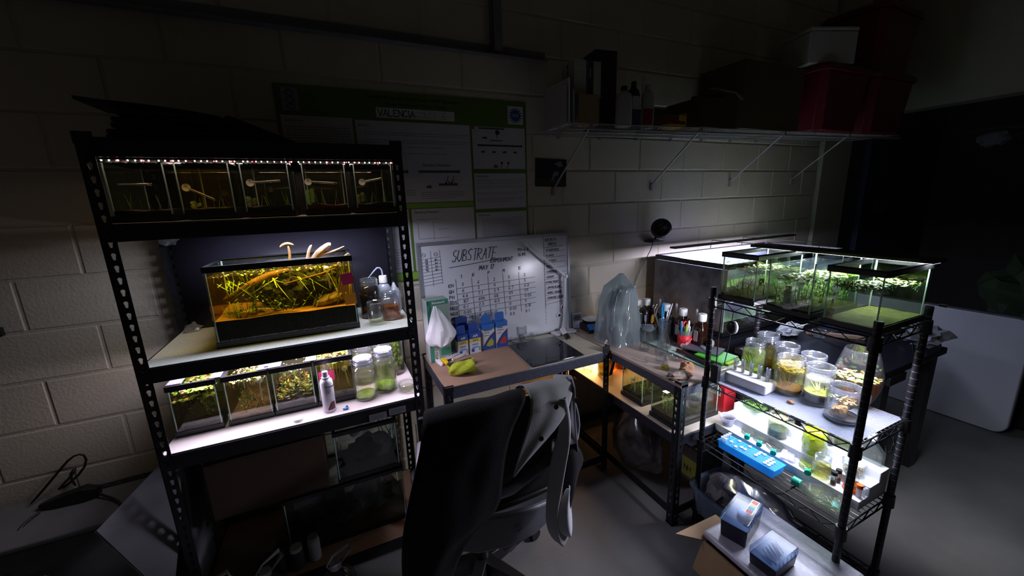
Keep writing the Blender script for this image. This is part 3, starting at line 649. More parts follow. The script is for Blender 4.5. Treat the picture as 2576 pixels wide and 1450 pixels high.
wb2((.247, -.205, 1.096), 'short translucent squeeze bottle at the back right of the middle shelf')

# ---- lower row of tanks
LG = 'tanks in the lower row of the rack'
W1 = clear('murky_brown_water', (.80, .74, .50), (.5, .45, .3), .2, .02, murk=.16, mcol=(.14, .10, .035), mscale=25); W2 = clear('clear_brown_water', (.86, .80, .62), (.6, .55, .4), .2, .02, murk=.10, mcol=(.16, .11, .04), mscale=20)
W3 = clear('grey_brown_water', (.92, .90, .84), (.6, .6, .5), .2, .02, murk=.08, mcol=(.3, .26, .2), mscale=18); W4 = clear('golden_brown_water', (.90, .80, .45), (.6, .5, .3), .2, .02, murk=.14, mcol=(.30, .18, .04), mscale=20)
lowx = [(-.612, -.460), (-.445, -.291), (-.287, -.133), (-.128, .022)]
ln = ['lower-row tank at the far left with a thick mat of floating leaves over dark water', 'second tank of the lower row, floating leaves and an upright thermometer',
      'third tank of the lower row, feathery plants and pale leaves on dark soil', 'rightmost tank of the lower row, behind the white bottle']
for i, (a, b) in enumerate(lowx): tank(ln[i], a, b, -.398, -.095, .7725, .203, water=(W1, W2, W3, W4)[i], sub=(SUBD, SUBB, SUBD, SUBD)[i], subh=(.03, .022, .036, .03)[i], wlev=(.80, .82, .84, .86)[i], group=LG)
zz = .7725
floaters('floating leaf mat in the leftmost lower tank', -.60, -.472, -.385, -.11, zz + .163, 420, (4, 4, 4, 3, 2, 0), (.004, .009), big=3)
floaters('floating leaves and duckweed in the second lower tank', -.432, -.304, -.385, -.11, zz + .167, 420, (1, 2, 1, 3, 6, 0), (.003, .006), big=5)
floaters('sparse floating bits in the third lower tank', -.275, -.146, -.385, -.11, zz + .171, 60, (1, 2, 3, 2, 2, 0), (.003, .006))
floaters('pale floating leaves in the rightmost lower tank', -.115, .01, -.385, -.11, zz + .175, 380, (2, 3, 1, 3, 5, 0), (.003, .008), big=3)
floaters('hanging leaves pressed to the front glass of the leftmost lower tank', -.602, -.470, -.389, -.355, zz + .135, 150, (4, 4, 3, 3, 1, 0), (.004, .008), name='hanging_leaves')
o = stems('feathery brown green plants in the third lower tank', -.27, -.15, -.38, -.2, zz + .05, 70, .10, .002, (2, 2, 1, 3), leaves=7, ls=.022, name='feathery_plants', spread=.8); clampbox(o, -.276, -.144, -.387, -.11, zz + .168)
o = stems('pale fallen leaves on the soil of the third lower tank', -.26, -.15, -.375, -.2, zz + .045, 26, .02, .012, (4, 3, 4), name='fallen_leaves', spread=2, dirz=.1, cat='leaves'); clampbox(o, -.276, -.144, -.387, -.11)
o = stems('brownish roots and stems in the second lower tank', -.42, -.31, -.37, -.2, zz + .03, 20, .09, .003, (2, 5, 3), leaves=3, name='water_plants', spread=.8); clampbox(o, -.434, -.302, -.387, -.11, zz + .16)
o = stems('long pale roots in the rightmost lower tank', -.1, .0, -.385, -.3, zz + .172, 26, .11, .0015, (4, 1, 4), name='water_roots', dirz=-1, spread=.25, bend=1.2); clampbox(o, -.117, .011, -.387, -.11, zz + .173)
o = stems('dim tangled stems in the leftmost lower tank', -.59, -.48, -.375, -.2, zz + .03, 22, .10, .002, (2, 5), leaves=2, name='water_plants', spread=.6); clampbox(o, -.601, -.471, -.387, -.11, zz + .16)
thermometer('upright thermometer with red bulb in the second lower tank', (-.325, -.384, .932), -91, .098)
thermometer('upright thermometer with red bulb in the rightmost lower tank', (-.014, -.384, .915), -83, .082)
mb = MB(); mb.cbox((0, 0, 0), (.060, .0006, .044), locT((-.085, -.3988, .903))); solo('sticky_note', mb, pm('hot_pink_paper', (.75, .05, .16), .7), 'pink sticky note on the rightmost lower tank behind the white bottle', 'sticky note', smooth=0)
LIDM = pm('violet_grey_plastic_lid', (.22, .20, .29), .4, 0, .15, 30)
for (x0, x1, y0, y1, l) in ((-.478, -.444, -.39, -.10, 'grey plastic strip lid between the first and second lower tanks'), (-.324, -.245, -.39, -.18, 'grey slotted plastic lid across the second and third lower tanks'), (-.156, -.116, -.39, -.10, 'grey plastic strip lid between the third and fourth lower tanks'), (-.610, -.565, -.385, -.10, 'grey plastic strip lid at the left edge of the leftmost lower tank')):
    mb = MB(); mb.box(x0, x1, y0, y1, .9765, .979)
    for k in range(int((x1 - x0) / .009)): mb.box(x0 + .003 + k * .009, x0 + .006 + k * .009, y0 + .004, y1 - .004, .979, .9805)
    if x1 - x0 > .06:
        mb = MB(); mb.box(x0, x1, y0 + .03, y1, .9765, .979); mb.box(x0, x0 + .02, y0, y0 + .03, .9765, .979); mb.box(x0 + .035, x1, y0, y0 + .03, .9765, .979); mb.box(x0 + .02, x0 + .035, y0, y0 + .01, .9765, .979)
        for k in range(8): mb.box(x0 + .003 + k * .009, x0 + .006 + k * .009, y0 + .034, y1 - .004, .979, .9805)
    solo('slotted_strip', mb, LIDM, l, 'tank lid', group='grey lids on the lower tanks', smooth=0)
# ---- jars at the right of the lower shelf
def bail(root, r, h):
    mb = MB(); mb.tube([(r * .8 * math.cos(a), r * .8 * math.sin(a), h * .90) for a in [i * PI / 12 for i in range(24)]], .0016, 6, closed=True)
    mb.tube([(-r * .82, 0, h * .90), (-r * 1.05, 0, h * .93), (-r * .95, 0, h * .99), (-r * .75, 0, h * .97)], .0016, 6); mb.build('wire_clasp', pm('clasp_wire', (.35, .33, .4), .3, .8), root)
    mb = MB(); mb.lathe([(.0005, h + .010), (r * .55, h + .010), (r * .78, h + .006), (r * .80, h + .002), (.0005, h + .002)], n=28); mb.build('glass_lid', clear('hazy_glass_lid', (.8, .8, .88), (.6, .6, .7), .6, .12, .15, .25, (.8, .8, .9)), root)
def scum(col, hh=.022):
    def f(root, r, h):
        mb = MB(); mb.blob((0, 0, .006 + hh * .5), (r * .9, r * .9, hh * .7), .25, 3, 2, r * 99, flat=.3); mb.build('algae', pm('algae_' + col[0], col[1], .8, 0, .4, 40, .001, 90), root)
    return f
BG = ('bright', (.30, .50, .03)); YG = ('yellow', (.62, .60, .04)); DG = ('dark', (.10, .14, .02))
def both(*fs):
    def f(root, r, h):
        for g_ in fs: g_(root, r, h)
    return f
jar('swing-top jar of cloudy water nearest the front on the lower shelf', (.060, -.405, .7725), .049, .182, .037, liquid=liq('beige_green_water', (.93, .90, .78), .12, (.68, .60, .45)), lev=.60, extra=both(bail, scum(BG)), name='swing_top_jar')
jar('swing-top jar of greenish water right of the front jar', (.150, -.368, .7725), .049, .190, .037, liquid=PALEG, lev=.70, extra=both(bail, scum(BG, .03)), name='swing_top_jar')
jar('wide jar of green-edged water behind the front swing-top jar', (.070, -.235, .7725), .055, .195, .048, liquid=PALEG, lev=.72, extra=scum(DG), name='wide_jar')
jar('swing-top jar half hidden behind the greenish jar', (.160, -.255, .7725), .045, .200, .036, liquid=PALEG, lev=.7, extra=bail, name='swing_top_jar')
def vase_fill(root, r, h):
    mb = MB()
    for i in range(150):
        a = random.uniform(0, 6.28); q = r * .85 * math.sqrt(random.random()); z = random.uniform(.02, h * .72); mb.mi = random.choice((0, 1, 2, 5)); mb.blade((q * math.cos(a) * .9, q * math.sin(a) * .9, z), (math.cos(a + 2), math.sin(a + 2), 1), .018, .008, .1, 2)
    mb.build('plants', GREENS, root, smooth=0)
    mb = MB(); mb.lathe([(.0005, .008), (r * .9, .008), (r * .9, .026), (.0005, .028)], n=24); mb.build('soil', SUBR, root)
jar('cylinder jar packed with green plants at the back right of the lower shelf', (.208, -.205, .7725), .052, .215, .050, liquid=liq('green_plant_water', (.86, .90, .60), .15, (.25, .32, .05), 30), lev=.75, extra=vase_fill, thread=False, name='cylinder_jar', neck=.95)
jar('low glass dish by the front right post of the rack', (.232, -.425, .7725), .036, .036, .036, thread=False, name='glass_dish', cat='glass dish', neck=.9, liquid=CLR, lev=.35)
# white bottle, cap, blue scrap
w = thing('supplement_bottle', 'white plastic bottle with grey cap and maroon label corner in front of the tanks', 'bottle', (-.088, -.452, .7725))
mb = MB(); mb.lathe([(.0005, 0), (.022, 0), (.0245, .004), (.0245, .125), (.022, .136), (.014, .143), (.012, .146)], n=28); mb.build('bottle_body', pm('lilac_white_plastic', (.66, .64, .72), .4, 0, .03), w)
mb = MB(); mb.lathe([(.0005, .173), (.010, .173), (.011, .172), (.012, .151), (.0155, .149), (.0155, .143)], n=24); mb.build('cap', pm('grey_cap', (.50, .48, .56), .4), w)
def wrapT(r): return r
mb = MB()
for k in range(14):
    a0 = -PI / 2 - .2 + k * .09; a1 = a0 + .09; z1a = .016 + .03 * (k / 13) + .012 * math.sin(k / 4); z1b = .016 + .03 * ((k + 1) / 13) + .012 * math.sin((k + 1) / 4)
    mb.quad((.0249 * math.cos(a0), .0249 * math.sin(a0), .012), (.0249 * math.cos(a1), .0249 * math.sin(a1), .012), (.0249 * math.cos(a1), .0249 * math.sin(a1), z1b), (.0249 * math.cos(a0), .0249 * math.sin(a0), z1a))
mb.build('maroon_label', pm('maroon_print', (.13, .02, .03), .5), w)
mb = MB(); put_text(mb, 'Prime', .013, frame((-.004, -.0252, .108), (1, 0, 0), (0, 0, 1)), bold=.02)
text_lines(mb, -.004, .014, .100, 4, .005, frame((0, -.0252, 0), (1, 0, 0), (0, 0, 1)))
mb.v = [(x, -math.sqrt(max(.0251 ** 2 - min(x * x, .0006), 0)), z) for x, y, z in mb.v]; mb.build('printed_name', INK, w, smooth=0)
mb = MB(); mb.lathe([(.0005, .010), (.016, .010), (.0175, .008), (.0175, 0), (.0005, 0)], c=(-.204, -.478, .7725), n=28); solo('white_disc', mb, WHT, 'loose round white screw top lying on the lower shelf', 'lid')
mb = MB(); mb.blob((-.03, -.478, .777), (.010, .006, .004), .9, 4, 2, 2); mb.blob((-.024, -.468, .778), (.006, .005, .004), .9, 4, 2, 5); solo('blue_tape_scrap', mb, pm('blue_tape', (.03, .22, .55), .5), 'crumpled blue scrap lying on the lower shelf beside the bottle', 'scrap')
# ================================================================== poster, whiteboard, photo, fan, wall shelf
PX0, PX1, PZ0, PZ1 = -0.150, 1.085, 1.19, 2.130
PGR = pm('poster_green', (.085, .155, .022), .5, 0, .03, 3); PWH = pm('poster_white', (.52, .51, .58), .5, 0, .02, 3)
PGL = pm('poster_bright_green', (.20, .36, .05), .5, 0, .03, 3)
GREY = pm('printed_grey', (.12, .12, .14), .6, 0, 0); LGREY = pm('printed_light_grey', (.27, .27, .32), .6, 0, 0); BLUEP = pm('printed_blue', (.02, .05, .22), .5, 0, 0); REDP = pm('printed_red', (.35, .02, .04), .6, 0, 0)
po = thing('science_poster', 'large green and white college science poster taped to the block wall', 'poster', (.47, -.004, 1.66), world_coords=True)
mb = MB(); mb.box(PX0, PX1, -.0058, -.0035, PZ0, PZ1); mb.build('sheet', PGR, po, smooth=0)
mb = MB()
for (a, b, c_, d_) in ((-.135, .160, 1.30, 2.0), (.172, .745, 1.602, 1.995), (.172, .385, 1.24, 1.568), (.40, .745, 1.24, 1.568), (.757, 1.075, 1.772, 1.992), (.757, 1.075, 1.555, 1.748), (.757, 1.075, 1.24, 1.535)):
    mb.rect(a, b, c_, d_, 0, wallT(0, 0, .0063))
mb.build('text_panels', PWH, po, smooth=0)
mb = MB(); mb.rect(.172, .745, 1.573, 1.598, 0, wallT(0, 0, .0064)); mb.rect(-.135, .745, 1.198, 1.236, 0, wallT(0, 0, .0064)); mb.build('bright_band', PGL, po, smooth=0)
mb = MB(); mb.rect(.272, .664, 2.010, 2.056, 0, wallT(0, 0, .0065)); mb.build('college_banner', pm('banner_white', (.60, .58, .60), .5), po, smooth=0)
# serif-like lettering for the banner
def serif(mb, txt, x, z, h, T, w):
    cx = x
    for ch in txt:
        st = {'V': [[(0, 1), (.35, 0), (.7, 1)]], 'A': [[(0, 0), (.35, 1), (.7, 0)], [(.15, .35), (.55, .35)]], 'L': [[(.05, 1), (.05, 0), (.55, 0), (.57, .15)]], 'E': [[(.55, .85), (.55, 1), (.05, 1), (.05, 0), (.57, 0), (.57, .15)], [(.05, .52), (.42, .52)]],
              'N': [[(.03, 0), (.03, 1), (.65, 0), (.65, 1)]], 'C': [[(.62, .8), (.45, .98), (.2, .95), (.03, .7), (.03, .3), (.2, .05), (.45, .02), (.64, .2)]], 'I': [[(.12, 0), (.12, 1)]],
              'O': [[(.35, 1), (.1, .85), (.0, .5), (.1, .15), (.35, 0), (.6, .15), (.7, .5), (.6, .85), (.35, 1)]], 'G': [[(.62, .8), (.45, .98), (.2, .95), (.03, .7), (.03, .3), (.2, .05), (.5, .03), (.62, .12), (.62, .45), (.42, .45)]]}[ch]
        for s_ in st: mb.seg2([(cx + px * h, z + py * h) for px, py in s_], w, T)
        ends = {'V': [(0, 1), (.7, 1)], 'A': [(0, 0), (.7, 0)], 'L': [(.05, 1), (.05, 0)], 'E': [(.05, 1), (.05, 0)], 'N': [(.03, 0), (.03, 1), (.65, 1)], 'I': [(.12, 0), (.12, 1)], 'C': [], 'O': [], 'G': []}[ch]
        for px, py in ends: mb.seg2([(cx + (px - .1) * h, z + py * h), (cx + (px + .1) * h, z + py * h)], w * .6, T)
        cx += h * (.34 if ch == 'I' else .80)
    return cx
mb = MB(); xe = serif(mb, 'VALENCIA', .282, 2.0175, .030, wallT(0, 0, .0069), .0044); mb.build('banner_word_dark', INK, po, smooth=0)
mb = MB(); serif(mb, 'COLLEGE', xe + .002, 2.0175, .0292, wallT(0, 0, .0069), .0030); mb.build('banner_word_light', LGREY, po, smooth=0)
mb = MB(); put_text(mb, 'System Molecular Technology\'s SAW Biosensor', .022, wallT(.468, 2.096, .0067), .46, .015, True); put_text(mb, 'Silvan Noda and Victor Cantu', .021, wallT(.468, 2.067, .0067), .30, .015, True); mb.build('poster_title', INK, po, smooth=0)
mb = MB(); mb.rect(-.122, -.055, 2.018, 2.115, 0, wallT(0, 0, .0066)); mb.build('dna_panel', LGREY, po, smooth=0)
mb = MB()
for s_ in (0, PI): mb.seg2([(-.089 + .017 * math.sin(t * .5 + s_), 2.022 + t * .0045) for t in range(20)], .004, wallT(0, 0, .0070))
for t in range(10): mb.seg2([(-.089 - .013 * math.sin(t + .2), 2.026 + t * .009), (-.089 + .013 * math.sin(t + .2), 2.026 + t * .009)], .002, wallT(0, 0, .0070))
mb.build('dna_helix', GREY, po, smooth=0)
mb = MB(); mb.rect(.972, 1.066, 2.012, 2.106, 0, wallT(0, 0, .0066)); q = mb.build('seal_panel', pm('banner_white', (0, 0, 0)), po, smooth=0)
mb = MB(); mb.disc((0, 0, 0), .030, 28, T=wallT(1.019, 2.059, .0071))
for k in range(16): a = k * PI / 8; mb.seg2([(.031 * math.cos(a), .031 * math.sin(a)), (.039 * math.cos(a), .039 * math.sin(a))], .006, wallT(1.019, 2.059, .0071))
mb.build('seal', BLUEP, po, smooth=0)
mb = MB(); put_text(mb, 'NSF', .022, wallT(1.019, 2.051, .0075), .042, .01, True); mb.build('seal_letters', PWH, po, smooth=0)
mb = MB(); W = wallT(0, 0, .0068)
put_text(mb, 'Methods:', .014, wallT(.185, 1.968, .0068), bold=.01); put_text(mb, 'Introduction:', .014, wallT(-.12, 1.975, .0068), bold=.01)
put_text(mb, 'Serology Detection', .022, wallT(.478, 1.783, .0068), .150, .02); put_text(mb, 'Serology Detection', .020, wallT(.415, 1.545, .0068), .130, .02); put_text(mb, 'Detection', .020, wallT(.315, 1.545, .0068), .065, .02)
put_text(mb, 'Conclusions', .016, wallT(.768, 1.728, .0068), .075, .02); put_text(mb, 'References', .016, wallT(.768, 1.515, .0068), .068, .02)
mb.build('poster_headings', GREY, po, smooth=0)
mb = MB()
text_lines(mb, .205, .735, 1.94, 2, .011, W); text_lines(mb, .205, .735, 1.905, 2, .011, W); text_lines(mb, .205, .72, 1.873, 1, .011, W); text_lines(mb, .205, .735, 1.843, 1, .011, W)
text_lines(mb, -.12, .15, 1.95, 7, .012, W); text_lines(mb, .46, .70, 1.650, 4, .0105, W); text_lines(mb, .385, .43, 1.66, 3, .0105, W)
for z in (1.712, 1.678, 1.642, 1.612): text_lines(mb, .768, 1.06, z, 3 if z in (1.712, 1.612) else 2, .010, W)
text_lines(mb, .79, 1.055, 1.497, 14, .0105, W, ragged=.1)
for z in (1.97, 1.90, 1.80): text_lines(mb, .77, .80, z, 1, .008, W)
text_lines(mb, .425, .60, 1.512, 1, .008, W); text_lines(mb, .425, .6, 1.37, 3, .012, W, ragged=.6); text_lines(mb, .30, .37, 1.50, 3, .012, W); text_lines(mb, .19, .37, 1.36, 8, .014, W)
mb.build('poster_print', LGREY, po, smooth=0)
mb = MB()
def arrow(x0, x1, z, h, mb=mb): mb.poly([(x0, z - h, 0), (x1 - 2.2 * h, z - h, 0), (x1 - 2.2 * h, z - 2 * h, 0), (x1, z, 0), (x1 - 2.2 * h, z + 2 * h, 0), (x1 - 2.2 * h, z + h, 0), (x0, z + h, 0)], wallT(0, 0, .0070))
arrow(.785, 1.060, 1.896, .0045); 
for k in range(4): arrow(.805 + k * .065, .828 + k * .065, 1.862, .004)
arrow(.815, .845, 1.935, .004)
for x, z, r_ in ((.905, 1.965, .013), (.926, 1.805, .007), (.966, 1.803, .007)): mb.disc((x, z, 0), r_, 12, T=wallT(0, 0, .0071)); mb.seg2([(x, z), (x - .006, z - .03)], .003, wallT(0, 0, .0071))
for x in (.61, .64): mb.seg2([(x, 1.735), (x - .006, 1.715), (x - .014, 1.700)], .003, W); mb.seg2([(x - .006, 1.715), (x + .004, 1.70)], .003, W); mb.disc((x - .014, 1.7, 0), .006, 8, T=W)
mb.seg2([(.428, 1.498), (.428, 1.41), (.60, 1.41)], .0015, W); mb.seg2([(.51, 1.5), (.51, 1.40)], .0015, W); mb.seg2([(.535, 1.455), (.59, 1.458)], .0015, W)
mb.build('poster_diagrams', INK, po, smooth=0)
mb = MB()
arrow(.455, .680, 1.757, .006, mb); arrow(.29, .405, 1.757, .006, mb); arrow(.49, .52, 1.68, .006, mb); arrow(.795, .95, 1.984, .004, mb)
mb.rect(.555, .66, 1.685, 1.697, 0, W); mb.rect(.86, .935, 1.92, 1.925, 0, W)
mb.build('green_arrows', pm('dark_green_print', (.04, .09, .03), .5, 0, 0), po, smooth=0)
mb = MB(); mb.poly([(.87, 1.78, 0), (.905, 1.778, 0), (.90, 1.79, 0), (.885, 1.796, 0)], W); mb.rect(.758, .772, 1.978, 1.991, 0, W); mb.disc((.612, 1.702, 0), .005, 8, T=W); mb.build('red_marks', REDP, po, smooth=0)

# whiteboard leaning on the desk against the wall
wb = thing('whiteboard', 'whiteboard with a handwritten table headed SUBSTRATE EXPERIMENT leaning behind the desk', 'whiteboard', (.90, -.03, .763), world_coords=True)
TB = Matrix.Translation((.90, -.052, .763)) @ Matrix.Rotation(-.050, 4, 'X') @ frame((0, 0, 0), (1, 0, 0), (0, 0, 1)) @ Matrix.Translation((-.90, -.763, 0))
WX0, WX1, WZ0, WZ1 = .417, 1.352, .765, 1.378
mb = MB(); mb.box(WX0, WX1, WZ0, WZ1, -.010, -.001, TB); mb.build('panel', pm('glossy_whiteboard', (.60, .61, .68), .18, 0, .02, 2), wb, smooth=0)
for (a, b, c_, d_) in ((WX0 - .012, WX1 + .008, WZ1 - .004, WZ1 + .014), (WX0 - .012, WX1 + .008, WZ0 - .0005, WZ0 + .010)):
    mb = MB(); mb.box(a, b, c_, d_, -.014, .006, TB); mb.build('aluminium_frame', pm('frame_aluminium', (.34, .35, .40), .35, .6, .05), wb, smooth=0, bevel=.001)
for a, b in ((WX0 - .012, WX0 + .006), (WX1 - .006, WX1 + .008)):
    mb = MB(); mb.box(a, b, WZ0 + .0105, WZ1 - .0045, -.014, .006, TB); mb.build('aluminium_frame', MC['frame_aluminium'], wb, smooth=0, bevel=.001)
mk = MB(); MW = TB @ Matrix.Translation((0, 0, .0003))
hand(mk, 'SUBSTRATE', .592, 1.275, .062, MW, .0040, .25, .80, .05, .60)
hand(mk, 'EXPERIMENT', .822, 1.250, .020, MW, .0040, .15, .8, .05, .95); mk.seg2([(.575, 1.243), (.70, 1.252), (.87, 1.268)], .003, MW)
hand(mk, 'MAY 17', .748, 1.213, .024, MW, .0040, .2, .8, .05)
hand(mk, 'PH-6.8', 1.000, 1.300, .017, MW, .003, .1); hand(mk, 'ELIPE', 1.003, 1.272, .014, MW, .003, .1)
cols = [.612, .706, .805, .900, 1.005, 1.100]; rows = [1.158, 1.124, 1.092, 1.060, 1.028, .996, .964, .932]
for z in rows[1:7]: mk.seg2([(.610, z - .003), (.80, z + .004), (1.11, z + .010)], .0022, MW)
for x in cols[:5]: mk.seg2([(x - .006, 1.175), (x, .93)], .0022, MW)
for x, t in zip((.635, .705, .800, .895, .995), ('1', 'R', 'P', 'M', '15')): hand(mk, t, x, 1.178 + (x - .63) * .03, .018, MW, .0028, .1)
for z, t in zip(rows, ('KH', 'GH', 'PH', 'TDS', 'NO2', 'NO3', 'PH', 'DH')): hand(mk, t, .562, z - .026, .019, MW, .0030, .1, .8, .05)
tab = [['3', '6', '2', '3', '2'], ['6', '3', '4', '5', '5'], ['6.6', '7.1', '5.9', '6.7', '6.0'], ['107', '600', '68', '49', '59'], ['0.1', '2.5', '0.5', '0', '0.05'], ['0.05', '2', '1', '0', '5'], ['0-30', 'K-0', '0', '0.02', '0.10'], ['0.34', '1', '0.5', '0.0', '0.1']]
for r_, row in enumerate(tab):
    for c_, t in enumerate(row): hand(mk, t, cols[c_] + .028, rows[r_] - .024 + c_ * .0035, .017, MW, .0026, .08, .8, .05)
for k in range(9): mk.seg2([(.430, 1.302 - k * .018), (.53, 1.310 - k * .018)], .0016, MW)
mk.seg2([(.478, 1.345), (.480, 1.15)], .0016, MW); mk.seg2([(.528, 1.345), (.532, 1.16)], .0016, MW)
for x in (.440, .506): mk.seg2([(x + .010 * math.cos(a * .7), 1.325 + .010 * math.sin(a * .7)) for a in range(10)], .0018, MW); mk.seg2([(x - .004, 1.325), (x + .005, 1.325)], .0018, MW)
for k in range(4): hand(mk, str(random.randint(2, 9)) + '5', .445, 1.29 - k * .018, .010, MW, .0022); hand(mk, str(random.randint(2, 9)) + '1', .498, 1.29 - k * .018, .010, MW, .0022)
mk.seg2([(1.178, 1.372), (1.176, .93)], .003, MW); mk.seg2([(1.178, 1.305), (1.32, 1.312)], .003, MW)
hand(mk, 'IDEAS 4', 1.187, 1.345, .018, MW, .003, .05, .75); hand(mk, 'VIDEOS', 1.205, 1.318, .017, MW, .003, .05, .7)
for k, t in enumerate(('-SPIDER ROCK', '-PLANTS', '-LOW TECH', '-WEEKLY', '-CARBON BAR', '-SHRIMP', '*TANK MAINT', '-JAPAN ALGAE', '-ANGEL GG BAR', '-UPGRADE COLOR')):
    z = 1.283 - k * .0335; hand(mk, t, 1.184, z, .013, MW, .0030, .05, .72); mk.seg2([(1.178, z - .008), (1.33, z - .002)], .002, MW)
mk.seg2([(1.178, .95), (1.30, .958)], .002, MW)
for k in range(5): mk.seg2([(1.176, .925 - k * .022), (1.176, .915 - k * .022)], .002, MW)
mk.build('marker_writing', pm('blue_black_marker', (.018, .018, .05), .5, 0, 0), wb, smooth=0)
for x, z, l in ((1.268, .868, 'round dark magnet low on the whiteboard'), (1.300, .918, 'round dark magnet half behind the white lamp stem')):
    mb = MB(); mb.lathe([(.0005, .012), (.011, .012), (.011, .010)], T=TB @ Matrix.Translation((x, z, 0)), n=20); mb.mi = 1; mb.lathe([(.011, .0105), (.015, .0105), (.0155, .0), (.0005, 0)], T=TB @ Matrix.Translation((x, z, 0.0005)), n=20)
    solo('whiteboard_magnet', mb, [BLKPL, WHT], l, 'magnet')

# photo print stuck to the wall
ph = thing('photo_print', 'dark photo print with a white bird stuck on the wall under the wire shelf', 'photo', (1.27, -.004, 1.72), world_coords=True)
TP = wallT(1.245, 1.745, .0045, -.03)
mb = MB(); mb.box(-.105, .110, -.075, .085, -.001, .0005, TP); mb.build('print_sheet', pm('dark_photo', (.012, .016, .03), .35, 0, .6, 9, col2=(.004, .006, .008)), ph, smooth=0)
mb = MB(); mb.poly([(-.10, -.07, .001), (.105, -.07, .001), (.105, -.035, .001), (-.10, -.03, .001)], TP); mb.build('grass_strip', pm('photo_grass', (.035, .045, .01), .4), ph, smooth=0)
mb = MB(); mb.poly([(.0, -.045, .0015), (.012, -.022, .0015), (.015, .0, .0015), (.03, .015, .0015), (.055, .012, .0015), (.05, -.01, .0015), (.03, -.012, .0015), (.015, -.035, .0015)], TP); mb.poly([(.02, .06, .0015), (.07, .075, .0015), (.085, .045, .0015), (.06, .04, .0015)], TP); mb.build('white_bird', pm('photo_pale', (.20, .21, .25), .4), ph, smooth=0)

# clip fan on the wall
fn = thing('clip_fan', 'small black round fan fixed to the wall above the bagged microscope', 'fan', (2.06, -.06, 1.30), world_coords=True)
FT = frame((2.075, -.085, 1.375), (.72, -.69, 0), (0, 0, 1))
mb = MB(); mb.lathe([(.062, -.022), (.068, -.012), (.068, .012), (.060, .022), (.05, .026)], T=FT, n=28)
for k in range(5): r_ = .012 + k * .011; mb.tube([FT @ Vector((r_ * math.cos(a), r_ * math.sin(a), .025)) for a in [i * PI / 10 for i in range(20)]], .0011, 5, closed=True)
for k in range(18): a = k * PI / 9; mb.tube([FT @ Vector((.008 * math.cos(a), .008 * math.sin(a), .026)), FT @ Vector((.060 * math.cos(a), .060 * math.sin(a), .022))], .0010, 5)
mb.lathe([(.0005, .028), (.012, .027), (.013, .02)], T=FT, n=16); mb.build('fan_cage', BLKPL, fn)
mb = MB(); mb.lathe([(.0005, -.030), (.03, -.028), (.06, -.02), (.062, -.018)], T=FT, n=24); mb.build('fan_back', BLKPL, fn)
for k in range(5):
    a = k * 2 * PI / 5; mb = MB(); mb.add([FT @ Vector((.010 * math.cos(a), .010 * math.sin(a), .004)), FT @ Vector((.054 * math.cos(a - .3), .054 * math.sin(a - .3), -.006)), FT @ Vector((.054 * math.cos(a + .3), .054 * math.sin(a + .3), .008)), FT @ Vector((.012 * math.cos(a + .5), .012 * math.sin(a + .5), .006))], [(0, 1, 2, 3)]); mb.build('blade', DKPL, fn, solid=.001)
mb = MB(); mb.tube([(2.078, -.065, 1.345), (2.062, -.055, 1.312), (2.055, -.05, 1.297)], .010, 8); mb.box(2.005, 2.105, -.085, -.002, 1.278, 1.290); mb.prism([(2.01, -.08), (2.06, -.085), (2.05, -.03)], 1.288, 1.302); mb.build('clip_base', BLKPL, fn, bevel=.002)
mb = MB(); mb.tube([(2.035, -.06, 1.280), (2.018, -.05, 1.22), (1.97, -.02, 1.10), (1.93, -.012, 1.00), (1.90, -.012, .90), (1.87, -.03, .78)], .0028, 6); solo('fan_cable', mb, BLKPL, 'thin black cable hanging from the fan down the wall', 'cable')

# white wire shelf with brackets
WIREW = pm('white_coated_wire', (.30, .30, .32), .45, 0, .08, 30)
ws = thing('wire_wall_shelf', 'long white wire shelf on diagonal brackets high on the wall', 'wall shelf', (2.7, -.2, 1.95), world_coords=True)
SX0, SX1, SZ = 1.13, 4.36, 1.962
def zs(x): return SZ + (x - 1.2) * .018
mb = MB()
for y, dz, r_ in ((-.012, 0, .003), (-.13, 0, .0028), (-.25, 0, .0028), (-.372, 0, .003), (-.385, -.028, .0035)): mb.tube([(SX0, y, zs(SX0) + dz), (SX1, y, zs(SX1) + dz)], r_, 6)
mb.build('long_rods', WIREW, ws, smooth=60)
mb = MB(); n = 128
for i in range(n + 1): x = SX0 + (SX1 - SX0) * i / n; z = zs(x); mb.tube([(x, -.010, z + .003), (x, -.370, z + .003), (x, -.385, z - .026)], .0013, 4, caps=False)
mb.build('cross_wires', WIREW, ws, smooth=60)
for x in (1.262, 2.046, 2.840, 3.615):
    mb = MB(); z = zs(x); mb.tube([(x, -.372, z - .015), (x, -.012, z - .305)], .0055, 6); mb.box(x - .009, x + .009, -.012, -.001, z - .345, z - .295); mb.box(x - .007, x + .007, -.385, -.365, z - .022, z - .004); mb.build('bracket', WIREW, ws)
for x in [1.3 + k * .3 for k in range(10)]: mb = MB(); mb.box(x - .008, x + .008, -.014, -.001, zs(x) - .02, zs(x) + .004); mb.build('wall_clip', WIREW, ws, smooth=0)
